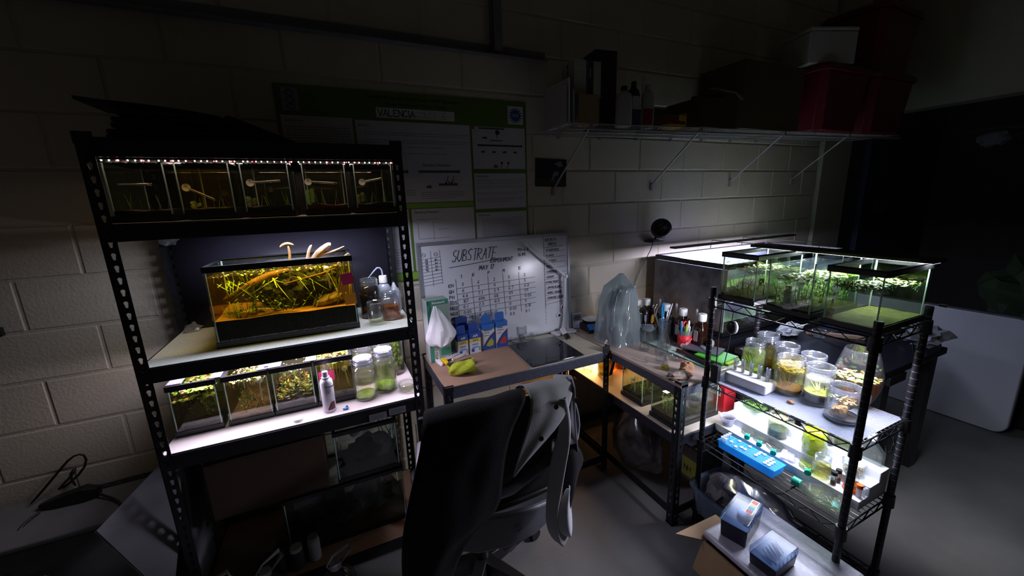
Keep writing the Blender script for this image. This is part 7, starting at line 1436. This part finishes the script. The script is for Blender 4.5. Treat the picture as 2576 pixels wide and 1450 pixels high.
mb = MB(); mb.box(-.604, -.6015, -.272, .272, .031, .404); mb.build('black_side_panel', pm('scuffed_black_film', (.17, .17, .20), .5, 0, .5, 9, .001, 30, col2=(.035, .035, .045), contrast=1.3), bt, smooth=0)
mb = MB(); mb.box(-.59, .59, .262, .266, .01, .43); mb.build('white_back_panel', pm('pale_lilac_film', (.20, .20, .30), .4, 0, .1, 4), bt, smooth=0)
lb = led_bar(2.60, -.29, 1.262, 1.22, .03, 'long slim black LED bar standing on wire feet over the big aquarium', 'long_led_bar')
for x in (2.55, 2.9): mb = MB(); mb.tube([(x, -.26, 1.264), (x, -.12, 1.262), (x, -.110, 1.2025)], .003, 6); mb.tube([(x, -.30, 1.264), (x, -.64, 1.262), (x, -.648, 1.2025)], .003, 6); mb.build('wire_foot', BLKPL, lb)
HARD = pm('weathered_wood', (.16, .12, .09), .85, 0, .4, 20, .004, 50, col2=(.05, .04, .035))
for k, (c_, r_, l) in enumerate((((2.25, -.50, .93), (.13, .07, .07), 'weathered driftwood mound at the left in the big aquarium'), ((2.62, -.42, .93), (.14, .09, .07), 'weathered driftwood mound in the middle of the big aquarium'))): mb = MB(); mb.blob(c_, r_, .8, 3, 3, k + 5); solo('driftwood_mound', mb, HARD, l, 'driftwood', smooth=40)
o = stems('low green carpet plants along the front of the big aquarium', 2.05, 3.15, -.63, -.5, .86, 420, .035, .004, (0, 1, 4, 2), name='carpet_plants', spread=.8); clampbox(o, 2.03, 3.2, -.642, -.12)
floaters('floating leaves on the far side of the big aquarium', 2.5, 3.15, -.6, -.2, 1.117, 160, (1, 3, 1, 0, 6, 0), (.006, .014))
bdk = thing('dark_desk', 'plain black desk behind the wire rack', 'desk', (2.5, -1.0, 0), world_coords=True)
mb = MB(); mb.box(2.02, 2.98, -1.292, -.735, .700, .735); mb.build('desk_top', pm('black_laminate', (0, 0, 0)), bdk, smooth=0, bevel=.003)
for (x, y) in ((2.92, -1.24), (2.92, -.79), (2.08, -.79), (2.42, -1.24)): mb = MB(); mb.box(x - .035, x + .035, y - .03, y + .03, 0, .6995); mb.build('leg', BLKPL, bdk, smooth=0, bevel=.003)
mb = MB(); mb.box(2.36, 2.52, -1.300, -1.15, .655, .699); mb.build('drawer_slide', BLKPL, bdk, smooth=0, bevel=.003)
WOODP = pm('pinkish_pine', (.40, .26, .22), .6, 0, .12, 20)
wf = thing('wooden_sticks', 'pair of joined pale wooden sticks lying on the black desk', 'wooden sticks', (2.52, -.93, .7355), world_coords=True)
for a, b in (((2.585, -.80), (2.47, -1.10)), ((2.585, -.80), (2.75, -1.02))): d_ = Vector((b[0] - a[0], b[1] - a[1], 0)); mb = MB(); mb.box(0, d_.length, -.014, .014, .0005, .020, frame((a[0], a[1], .7355), d_)); mb.build('slat', WOODP, wf, smooth=0, bevel=.002)
jar('small clear glass dish standing on the black desk by the wooden frame', (2.515, -.90, .756), .035, .045, .035, thread=False, name='glass_dish', cat='glass dish', neck=.9)
PAP = pm('crumpled_white_paper', (.62, .64, .76), .7, 0, .05, 10)
def crumple(name, label, cat, c, r, mat, seed, rough=.9, tilt=0):
    mb = MB(); mb.blob(c, r, rough, 2.2, 3, seed, flat=.6); return solo(name, mb, mat, label, cat, smooth=12)
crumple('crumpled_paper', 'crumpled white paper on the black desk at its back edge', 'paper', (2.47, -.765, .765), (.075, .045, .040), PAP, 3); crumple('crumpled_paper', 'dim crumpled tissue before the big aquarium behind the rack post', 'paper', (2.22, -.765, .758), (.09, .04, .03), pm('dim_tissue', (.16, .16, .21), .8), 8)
crumple('crumpled_bag', 'crumpled pale plastic bag at the right end of the black desk', 'plastic bag', (2.93, -1.22, .775), (.13, .075, .045), pm('grey_lilac_film', (.30, .29, .38), .35, 0, .2, 9), 5)
crumple('dark_bag', 'dark bag lying on the floor under the black desk', 'bag', (2.72, -1.00, .12), (.20, .16, .17), DST, 6, .5)
TBW = pm('table_white_plastic', (.46, .46, .54), .5, 0, .05, 2.5)
ft = thing('folding_table', 'white folding table stood on its long edge at the right of the room', 'folding table', (3.81, -.80, 0), world_coords=True)
def rrect(a0, a1, b0, b1, r, n=7):
    P = []
    for cx_, cy_, s_ in ((a1 - r, b0 + r, -PI / 2), (a1 - r, b1 - r, 0), (a0 + r, b1 - r, PI / 2), (a0 + r, b0 + r, PI)): P += [(cx_ + r * math.cos(s_ + i * PI / 2 / n), cy_ + r * math.sin(s_ + i * PI / 2 / n)) for i in range(n + 1)]
    return P
mb = MB(); mb.prism(rrect(.10, 1.405, .004, .776, .07), -.045, 0, frame((3.80, 0, 0), (0, -1, 0), (0, 0, 1))); mb.build('table_top', TBW, ft, smooth=30, bevel=.008, bseg=3)
mb = MB(); mb.box(3.802, 3.84, -1.38, -.12, .779, .788); mb.box(3.802, 3.806, -1.02, -.98, .770, .795); mb.build('edge_rail', pm('dull_metal', (.12, .12, .14), .4, .6), ft, smooth=0)
# dim things at the far right
crumple('green_backpack', 'dark green bag with a pale curved mark behind the folding table', 'bag', (4.15, -1.33, .82), (.18, .26, .30), pm('dark_green_fabric', (.012, .030, .010), .8), 9, .4)
mb = MB(); mb.seg2([(0, 0), (.02, .025), (.05, .03), (.03, .012), (.035, -.03), (.06, -.055)], .018, frame((3.955, -1.33, .92), (.1, -1, 0), (0, 0, 1))); solo('pale_logo_mark', mb, pm('pale_print', (.20, .22, .22), .6), 'pale curved mark on the dark green bag', 'logo', smooth=0)
mb = MB(); mb.box(3.98, 4.34, -1.62, -1.05, 0, .52); solo('dark_crate', mb, BLKPL, 'dark crate standing behind the folding table under the green bag', 'crate', smooth=0, bevel=.01)
mb = MB(); mb.tube([(4.30, -1.18, .53), (4.30, -1.18, 1.00), (4.28, -1.22, 1.12), (4.24, -1.30, 1.165), (4.22, -1.38, 1.165)], .008, 8); mb.cyl((4.22, -1.37, 1.166), (4.218, -1.41, 1.160), .012, n=10); solo('gooseneck', mb, BLKPL, 'thin black gooseneck rising behind the folding table', 'gooseneck')
for c_, r_, l, mt in (((5.04, -.72, 1.965), (.05, .09, .06), 'blurry pale cap hanging in the dark at the right', pm('dim_pale_cap', (.16, .16, .20), .8)), ((5.05, -1.15, 1.95), (.10, .30, .13), 'dark bundle hanging in the dark opening at the far right', DST)):
    mb = MB(); mb.blob(c_, r_, .4, 2, 3, 4); solo('baseball_hat' if 'cap' in l else 'hanging_bundle', mb, mt, l, 'cap' if 'cap' in l else 'bundle')
mb = MB(); mb.box(5.06, 5.08, -1.55, -.40, 2.02, 2.06); solo('hanging_rail', mb, BLKPL, 'dark rail in the opening at the far right', 'rail', smooth=0)

# ================================================================== office chair with jacket and coat
ch = thing('office_chair', 'black mesh office chair with its back to the camera in front of the desk', 'office chair', (.50, -.88, 0), world_coords=True)
MESHM = pm('black_mesh_fabric', (.008, .008, .012), .8, 0, .4, 500); CHP = pm('dark_grey_chair_plastic', (.15, .15, .185), .45, 0, .1, 20, .0002, 500)
def bk(u, v, d=0):   # back rest surface: u -1..1 across, v 0..1 up
    x = .405 + u * (.205 + .035 * v) ; y = -1.065 - .060 * v - .02 * (1 - u * u) + d; return (x, y, .62 + .395 * v - .01 * (u + 1))
mb = MB(); n = 12; vs = [bk(-1 + 2 * i / n, j / n) for j in range(n + 1) for i in range(n + 1)]; mb.add(vs, [(j * (n + 1) + i, j * (n + 1) + i + 1, (j + 1) * (n + 1) + i + 1, (j + 1) * (n + 1) + i) for j in range(n) for i in range(n)]); mb.build('backrest', MESHM, ch, solid=.006, smooth=80)
E_ = [bk(-1 + 2 * i / 10, 0) for i in range(11)] + [bk(1, j / 8) for j in range(1, 9)] + [bk(1 - 2 * i / 10, 1) for i in range(1, 11)] + [bk(-1, 1 - j / 8) for j in range(1, 8)]
mb = MB(); mb.tube(E_, .013, 10, closed=True); mb.build('back_frame', BLKPL, ch)
mb = MB(); mb.loft([[(x, -1.085 - .035 * (1 - ((x - .40) / .2) ** 2) - e, z0_), (x, -1.085 - .035 * (1 - ((x - .40) / .2) ** 2) - e - .018, z0_ + .005), (x, -1.085 - .035 * (1 - ((x - .40) / .2) ** 2) - e - .018, z1_), (x, -1.085 - .035 * (1 - ((x - .40) / .2) ** 2) - e, z1_ + .004)] for x, z0_, z1_, e in ((.225, .535, .645, 0), (.30, .510, .640, .004), (.40, .497, .622, .006), (.50, .490, .600, .004), (.575, .500, .580, 0))]); mb.build('lower_back_bar', CHP, ch, bevel=.006)
mb = MB(); T = frame((.435, -1.1465, .565), (1, 0, 0), (0, 0, 1)); mb.tube([T @ Vector((.012 * math.cos(a), .012 * math.sin(a), 0)) for a in [i * PI / 10 for i in range(20)]], .0012, 6, closed=True); put_text(mb, 'hp', .014, T @ Matrix.Translation((0, -.004, .001)), .012, .02, True); mb.build('round_emblem', pm('emblem_grey', (.12, .12, .15), .35, .6), ch)
mb = MB(); mb.tube([(.22, -1.10, .72), (.24, -1.15, .725), (.40, -1.175, .745), (.55, -1.15, .785), (.572, -1.12, .83)], [.016, .020, .018, .022, .018], 10); mb.build('lumbar_support', CHP, ch)
mb = MB(); mb.loft([[(x, y, z) for x, y in rrect(.18 + e, .66 - e, -1.04 + e, -.56 - e, .08)] for z, e in ((.445, .015), (.465, 0), (.500, 0), (.515, .02))]); mb.build('seat', pm('black_seat_fabric', (.012, .012, .016), .85), ch, smooth=50)
for s_, xx in ((-1, .158), (1, .70)):
    mb = MB(); mb.loft([[(xx + dx + (y + 1.05) * (.24 if s_ < 0 else 0), y, z) for dx, z in ((-.018, zt_), (.018, zt_), (.022, zt_ + .02), (.0, zt_ + .030), (-.022, zt_ + .02))] for y, zt_ in ((-1.05, .705), (-1.02, .730), (-.92, .740), (-.82, .732))]); mb.build('armrest_pad', pm('violet_grey_rubber', (.06, .055, .09), .4), ch, bevel=.004)
    mb = MB(); mb.tube([(xx + (.03 if s_ < 0 else 0), -.90, .735), (xx - s_ * .01, -.88, .60), (xx - s_ * .02, -.84, .48), (xx - s_ * .12, -.83, .445)], [.020, .018, .018, .018], 8); mb.build('armrest_post', BLKPL, ch)
mb = MB(); mb.cyl((.42, -.80, .10), (.42, -.80, .445), .028, .022, n=18); mb.build('gas_column', BLKPL, ch)
for k in range(5):
    a = k * 2 * PI / 5 + 5.35; c0, s0 = math.cos(a), math.sin(a); w_ = .030
    mb = MB(); mb.loft([[(.42 + c0 * t - s0 * ww, -.80 + s0 * t + c0 * ww, z0_), (.42 + c0 * t + s0 * ww, -.80 + s0 * t - c0 * ww, z0_), (.42 + c0 * t + s0 * ww * .7, -.80 + s0 * t - c0 * ww * .7, z1_), (.42 + c0 * t - s0 * ww * .7, -.80 + s0 * t + c0 * ww * .7, z1_)] for t, ww, z0_, z1_ in ((.02, .036, .075, .135), (.15, .030, .070, .115), (.32, .022, .060, .085))]); lg = mb.build('base_leg', BLKPL, ch, bevel=.004)
    mb = MB(); mb.cyl((.42 + c0 * .31 - s0 * .022, -.80 + s0 * .31 + c0 * .022, .027), (.42 + c0 * .31 + s0 * .022, -.80 + s0 * .31 - c0 * .022, .027), .027, n=18); mb.build('caster', BLKPL, ch)
mb = MB(); mb.tube([(.42, -.80, .44), (.42, -1.0, .43), (.42, -1.10, .47)], [.03, .025, .03], 8); mb.build('back_bracket', CHP, ch)
def sheetgrid(name, label, cat, rows, mat, th, kind=None, amp=.006, seed=0, sub=1):
    mb = MB(); n = len(rows[0]); vs = []
    for i, r in enumerate(rows):
        for j, p in enumerate(r): q = Vector(p); e = noise.noise(Vector((q.x * 14 + seed, q.z * 9, seed))) * amp * 2; vs.append((q.x + e * .4, q.y + e, q.z))
    mb.add(vs, [(i * n + j, i * n + j + 1, (i + 1) * n + j + 1, (i + 1) * n + j) for i in range(len(rows) - 1) for j in range(n - 1)])
    return solo(name, mb, mat, label, cat, sub=sub, solid=th, smooth=80)
def lerp_rows(rows, n):
    out = []
    for r in rows:
        pr = []; k = len(r) - 1
        for j in range(n): t = j / (n - 1) * k; i = min(int(t), k - 1); f = t - i; pr.append(tuple(r[i][q] + (r[i + 1][q] - r[i][q]) * f for q in range(3)))
        out.append(pr)
    return out
JK = pm('black_fleece', (.006, .006, .010), .95, 0, .4, 60, .001, 200)
rows = [[(.21, -1.02, .92), (.32, -1.04, .95), (.46, -1.06, .95)], [(.185, -1.09, 1.055), (.31, -1.13, 1.062), (.475, -1.135, 1.055)], [(.16, -1.18, 1.035), (.31, -1.215, 1.040), (.455, -1.205, 1.035)], [(.142, -1.205, .985), (.27, -1.232, .985), (.392, -1.218, .99)],
        [(.108, -1.215, .885), (.24, -1.238, .88), (.360, -1.220, .885)], [(.078, -1.22, .79), (.22, -1.243, .79), (.352, -1.220, .79)], [(.070, -1.215, .72), (.20, -1.24, .72), (.345, -1.215, .725)], [(.066, -1.21, .68), (.16, -1.232, .68), (.262, -1.21, .69)], [(.063, -1.205, .62), (.14, -1.225, .62), (.215, -1.205, .62)], [(.060, -1.20, .52), (.12, -1.215, .52), (.185, -1.20, .52)], [(.060, -1.19, .40), (.11, -1.205, .40), (.165, -1.19, .42)]]
sheetgrid('black_jacket', 'black fleece jacket hung over the left of the chair back', 'jacket', lerp_rows(rows, 11), JK, .010, amp=.012, seed=2)
GC = pm('pale_grey_cotton', (.50, .50, .54), .85, 0, .06, 6, .0005, 300)
co = thing('lab_coat', 'pale grey coat with dark snaps hung over the right of the chair back', 'coat', (.56, -1.15, .40), world_coords=True)
def cpart(nm_, rows, mat=GC, n=9, th=.003, amp=.007, seed=1):
    rows = lerp_rows(rows, n); mb = MB(); vs = []
    for r in rows:
        for p in r: e = noise.noise(Vector((p[0] * 22 + seed, p[1] * 9, p[2] * 12))) * amp * 2; vs.append((p[0] + e * .5, p[1] + e, p[2]))
    mb.add(vs, [(i * n + j, i * n + j + 1, (i + 1) * n + j + 1, (i + 1) * n + j) for i in range(len(rows) - 1) for j in range(n - 1)]); return mb.build(nm_, mat, co, sub=1, solid=th, smooth=80)
cpart('shoulder_panel', [[(.47, -1.06, 1.00), (.55, -1.06, 1.00), (.645, -1.05, .985)], [(.474, -1.13, 1.062), (.557, -1.13, 1.060), (.650, -1.11, 1.045)], [(.470, -1.205, 1.035), (.545, -1.205, 1.025), (.625, -1.185, 1.005)], [(.440, -1.220, .96), (.50, -1.222, .955), (.565, -1.21, .95)], [(.412, -1.222, .89), (.445, -1.224, .89), (.500, -1.217, .90)], [(.388, -1.222, .825), (.392, -1.224, .822), (.402, -1.222, .835)]])
cpart('front_edge', [[(.640, -1.02, 1.00), (.655, -1.12, 1.035), (.632, -1.175, 1.015)], [(.650, -1.03, .93), (.660, -1.13, .94), (.635, -1.17, .93)], [(.662, -1.05, .84), (.668, -1.13, .84), (.645, -1.165, .84)], [(.665, -1.08, .77), (.672, -1.13, .765), (.66, -1.15, .77)]], seed=4)
cpart('hanging_front', [[(.555, -1.20, 1.015), (.578, -1.205, 1.015), (.602, -1.17, 1.00)], [(.568, -1.19, .94), (.595, -1.205, .94), (.622, -1.16, .93)], [(.552, -1.19, .87), (.585, -1.215, .865), (.628, -1.16, .865)], [(.530, -1.19, .80), (.570, -1.215, .795), (.604, -1.17, .80)], [(.518, -1.19, .71), (.555, -1.215, .71), (.585, -1.18, .72)], [(.508, -1.19, .61), (.535, -1.215, .61), (.560, -1.18, .63)], [(.520, -1.19, .54), (.545, -1.212, .53), (.575, -1.18, .55)], [(.545, -1.19, .50), (.570, -1.20, .475), (.605, -1.18, .49)]], seed=7, amp=.010)
cpart('sleeve', [[(.640, -1.10, .95), (.665, -1.12, .94), (.655, -1.15, .94)], [(.650, -1.09, .86), (.705, -1.10, .84), (.680, -1.14, .86)], [(.640, -1.10, .80), (.690, -1.11, .785), (.665, -1.14, .80)]], pm('side_lit_cotton', (.66, .67, .76), .85), seed=9)  # light from the right put into a brighter, bluer coat cotton
cpart('lower_sleeve', [[(.580, -1.20, .70), (.592, -1.205, .70), (.60, -1.19, .70)], [(.548, -1.205, .64), (.575, -1.218, .64), (.605, -1.18, .64)], [(.540, -1.205, .59), (.578, -1.222, .58), (.618, -1.175, .58)], [(.556, -1.205, .54), (.585, -1.220, .53), (.622, -1.175, .53)], [(.585, -1.195, .505), (.600, -1.20, .50), (.618, -1.18, .50)]], MC['side_lit_cotton'], seed=11)
for x, y, z in ((.478, -1.2315, .925), (.535, -1.221, 1.005), (.628, -1.187, .985)): mb = MB(); mb.lathe([(.0005, .002), (.007, .002), (.008, 0), (.0005, 0)], T=frame((x, y, z), (1, 0, 0), (0, .2, 1)), n=16); mb.build('snap', BLKPL, co)
sheetgrid('black_scarf', 'black garment hanging out from under the coat on the right of the chair', 'garment', lerp_rows([[(.600, -1.14, .80), (.640, -1.15, .80), (.665, -1.13, .79)], [(.598, -1.16, .74), (.640, -1.165, .74), (.705, -1.13, .715)], [(.590, -1.175, .69), (.625, -1.18, .69), (.660, -1.15, .70)], [(.578, -1.185, .64), (.610, -1.19, .64), (.640, -1.16, .65)], [(.560, -1.19, .60), (.590, -1.195, .59), (.625, -1.165, .61)]], 7), JK, .008, seed=5)

# ================================================================== under and left of the rack
BGT = 'dark tank of bags on the bottom shelf of the rack'
tank('empty black-rimmed tank on the bottom shelf of the rack', -.325, .178, -.410, -.145, .099, .285, sub=SUBD, subh=.012, name='stored_tank')
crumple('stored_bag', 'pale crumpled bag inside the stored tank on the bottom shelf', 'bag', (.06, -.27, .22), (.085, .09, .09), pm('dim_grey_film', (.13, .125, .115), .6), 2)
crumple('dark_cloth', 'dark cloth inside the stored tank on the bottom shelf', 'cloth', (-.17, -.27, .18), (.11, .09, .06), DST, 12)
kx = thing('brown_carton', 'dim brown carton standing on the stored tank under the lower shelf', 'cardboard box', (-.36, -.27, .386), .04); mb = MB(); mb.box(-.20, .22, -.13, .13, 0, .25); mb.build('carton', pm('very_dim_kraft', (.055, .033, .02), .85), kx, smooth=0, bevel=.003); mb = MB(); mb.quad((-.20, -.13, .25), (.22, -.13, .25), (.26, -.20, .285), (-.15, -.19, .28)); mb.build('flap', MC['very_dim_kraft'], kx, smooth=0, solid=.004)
tank('small empty black-rimmed tank on the stored tank at the right under the lower shelf', -.10, .172, -.405, -.175, .386, .250, sub=SUBD, subh=.008, name='stored_tank')
mb = MB(); mb.blob((-.005, -.30, .56), (.028, .022, .020), .5, 3, 2, 4); mb.cyl((-.02, -.31, .55), (.02, -.32, .585), .012, n=12); solo('white_fitting', mb, GWH, 'pale plastic fitting inside the small empty tank', 'fitting')
mb = MB(); mb.blob((.05, -.28, .455), (.09, .07, .05), .6, 2, 3, 7); solo('dark_pump', mb, DST, 'dark lump of pump parts in the small empty tank', 'pump')
mb = MB(); mb.box(.135, .18, -.10, -.075, .64, .70); mb.mi = 1; mb.cyl((.158, -.1005, .655), (.158, -.1025, .655), .003, n=8); solo('plug_adapter', mb, [BLKPL, em('blue_led', (.1, .15, 1), 4)], 'black plug adapter with a tiny blue light under the lower shelf', 'plug', smooth=0)
for k in range(6):
    p = [(.16 + .018 * math.sin(t * 1.3 + k) + .012 * k - .03, -.085 - .012 * (k % 3), .655 - t * .052 + .01 * math.sin(k + t * 2)) for t in range(9)]; mb = MB(); mb.tube(p, .0024, 6)
    solo('hanging_cable', mb, BLKPL, ['leftmost black cable hanging down behind the small empty tank', 'second black cable from the left behind the small empty tank', 'third black cable from the left behind the small empty tank', 'fourth black cable from the left behind the small empty tank', 'fifth black cable from the left behind the small empty tank', 'rightmost black cable hanging behind the small empty tank'][k], 'cable', group='cables behind the stored tanks')
def jug(label, c, rz, s=1.0):
    r = thing('water_jug', label, 'jug', c, rz, group='empty plastic jugs before the rack'); JM = clear('dim_jug_plastic', (.80, .82, .85), (.5, .5, .58), .6, .06, .1, murk=.06, mcol=(.4, .4, .45)); mb = MB()
    mb.lathe([(.0005, 0), (.068 * s, 0), (.075 * s, .01), (.075 * s, .15 * s), (.060 * s, .20 * s), (.03 * s, .235 * s), (.019, .245 * s), (.019, .26 * s)], n=24)
    for k in range(5): mb.lathe([(.0755 * s, .03 + k * .022), (.077 * s, .036 + k * .022), (.0755 * s, .042 + k * .022)], n=24)
    mb.build('jug_body', JM, r); mb = MB(); mb.lathe([(.0005, .27 * s), (.020, .27 * s), (.021, .25 * s)], n=18); mb.build('cap', GWH, r)
    mb = MB(); mb.tube([(-.018, 0, .252 * s), (-.03, 0, .275 * s), (-.005, 0, .30 * s), (.055, 0, .315 * s), (.062, 0, .285 * s), (.02, 0, .252 * s)], [.003, .003, .004, .009, .009, .003], 7); mb.build('carry_handle', pm('dim_handle', (.30, .30, .34), .5), r)
jug('empty plastic jug with lifted handle, rightmost in front of the rack', (-.135, -.705, 0), .4, 1.02); jug('empty ribbed plastic jug with handle in the middle before the rack', (-.375, -.615, 0), .5, 1.0); jug('empty plastic jug leftmost at the foot of the rack', (-.545, -.605, 0), .1, .98)
def canister(label, c, r, h, capm, bm_): w = thing('canister', label, 'canister', c, group='capped canisters on the bottom shelf'); mb = MB(); mb.lathe([(.0005, 0), (r, 0), (r, h * .8), (r * .9, h * .84)], n=24); mb.build('can_body', bm_, w); mb = MB(); mb.lathe([(.0005, h), (r * .86, h), (r * .9, h * .98), (r * .9, h * .84)], n=24); mb.build('cap', capm, w)
canister('dark canister with a white cap at the front of the bottom shelf', (-.292, -.465, .099), .026, .10, WHT, DKPL); canister('pale canister beside the dark one on the bottom shelf', (-.228, -.450, .099), .024, .11, GWH, GWH); canister('dark round-capped canister behind the white-capped one', (-.352, -.455, .099), .024, .115, DKPL, DKPL)
mb = MB(); mb.tube([(-.40, -.47, .105), (-.40, -.47, .20)], .030, 20); solo('dim_bottle', mb, clear('dim_jug_plastic'), 'dim ribbed clear bottle at the left front of the bottom shelf', 'bottle')
# leaning foam sheet left of the rack
fs_ = thing('leaning_sheet', 'folded grey-white foam sheet leaning against the left side of the rack', 'foam sheet', (-.73, -.40, 0), world_coords=True); FSM = pm('grey_foam_sheet', (.22, .22, .25), .8, 0, .08, 3)
mb = MB(); mb.add([(-.836, -.50, .553), (-.640, -.30, .700), (-.640, -.42, .48), (-.655, -.60, .26)], [(0, 1, 2, 3)]); mb.build('front_leaf', FSM, fs_, smooth=0, solid=.008)
mb = MB(); mb.add([(-.836, -.50, .553), (-.655, -.60, .26), (-.640, -.52, .05), (-.72, -.44, .10)], [(0, 1, 2, 3)]); mb.add([(-.640, -.30, .700), (-.645, -.12, .60), (-.645, -.2, .06), (-.640, -.42, .10)], [(0, 1, 2, 3)]); mb.build('back_leaf', pm('shaded_foam_sheet', (.20, .20, .235), .8), fs_, smooth=0, solid=.008)
gc = thing('grey_cabinet', 'low grey box against the wall at the far left, covered with cables', 'storage box', (-1.12, -.17, 0), 0); mb = MB(); mb.box(-.28, .28, -.15, .15, 0, .44); mb.build('box_body', pm('dim_grey_plastic', (.13, .125, .125), .6), gc, smooth=0, bevel=.01); mb = MB(); mb.box(-.285, .285, -.155, .155, .441, .462); mb.build('lid', pm('dim_light_grey', (.20, .20, .21), .6), gc, smooth=0, bevel=.006)
an_ = thing('slotted_angle', 'short black slotted angle lying on the grey box against the wall', 'steel angle', (-.98, -.055, .4630), .04); mb = MB(); flange(mb, .305, .036, Matrix(((0, 0, 1, -.15), (1, 0, 0, -.018), (0, 1, 0, 0), (0, 0, 0, 1))), .020); mb.build('angle_flange', BLACK, an_, smooth=0)
mb = MB(); mb.loft([[(x, -.115 - w_, z0_), (x, -.115 + w_, z0_), (x, -.115 + w_ * .7, z1_), (x, -.115 - w_ * .7, z1_)] for x, w_, z0_, z1_ in ((-1.17, .012, .466, .485), (-1.12, .026, .464, .50), (-1.03, .032, .464, .515), (-.99, .02, .464, .50))]); solo('power_brick', mb, BLKPL, 'black power brick on the grey box among the cables', 'power brick', bevel=.004, smooth=0)
cl_ = [('tall black cable loop standing on the grey box against the wall', [(-1.22, -.08, .468), (-1.16, -.07, .53), (-1.10, -.06, .60), (-1.065, -.055, .635), (-1.03, -.05, .63), (-1.035, -.05, .57), (-1.09, -.07, .52), (-1.14, -.09, .50), (-1.06, -.09, .57), (-1.04, -.09, .60), (-1.08, -.09, .58), (-1.06, -.10, .51)]),
       ('black cable curving from the power brick down the front of the box', [(-1.14, -.14, .48), (-1.18, -.20, .47), (-1.19, -.26, .44), (-1.18, -.33, .36), (-1.16, -.335, .28), (-1.12, -.335, .24), (-1.08, -.34, .25), (-1.06, -.335, .31), (-1.09, -.335, .34), (-1.15, -.34, .30), (-1.20, -.35, .27), (-1.1, -.35, .15), (-1.02, -.35, .08)]),
       ('black cable looping out at the far left of the grey box', [(-1.17, -.33, .33), (-1.24, -.335, .375), (-1.31, -.34, .37), (-1.36, -.35, .33), (-1.34, -.35, .29)]),
       ('black cable running right from the power brick to the rack', [(-1.0, -.12, .485), (-.97, -.15, .475), (-.90, -.20, .47), (-.86, -.28, .46), (-.84, -.33, .40)])]
for l, p in cl_: mb = MB(); mb.tube(p, .0055, 7); solo('power_cable', mb, BLKPL, l, 'cable', sub=1)
mb = MB(); mb.blob((-1.06, -.38, .13), (.06, .035, .13), .5, 3, 3, 2); solo('cable_bundle', mb, BLKPL, 'dark bundle of cable hanging before the grey box', 'cable bundle')
mb = MB(); mb.box(-1.215, -1.168, -.022, -.001, 1.155, 1.190); solo('wall_hook', mb, BLKPL, 'small black block fixed to the wall at the left edge', 'wall hook', smooth=0, bevel=.004)
mb = MB(); mb.tube([(-.98, -.75, .004), (-.90, -.85, .004), (-.78, -.88, .004), (-.66, -.84, .004), (-.58, -.74, .004)], .006, 8); solo('floor_hose', mb, GWH, 'pale hose curving on the floor at the lower left', 'hose')
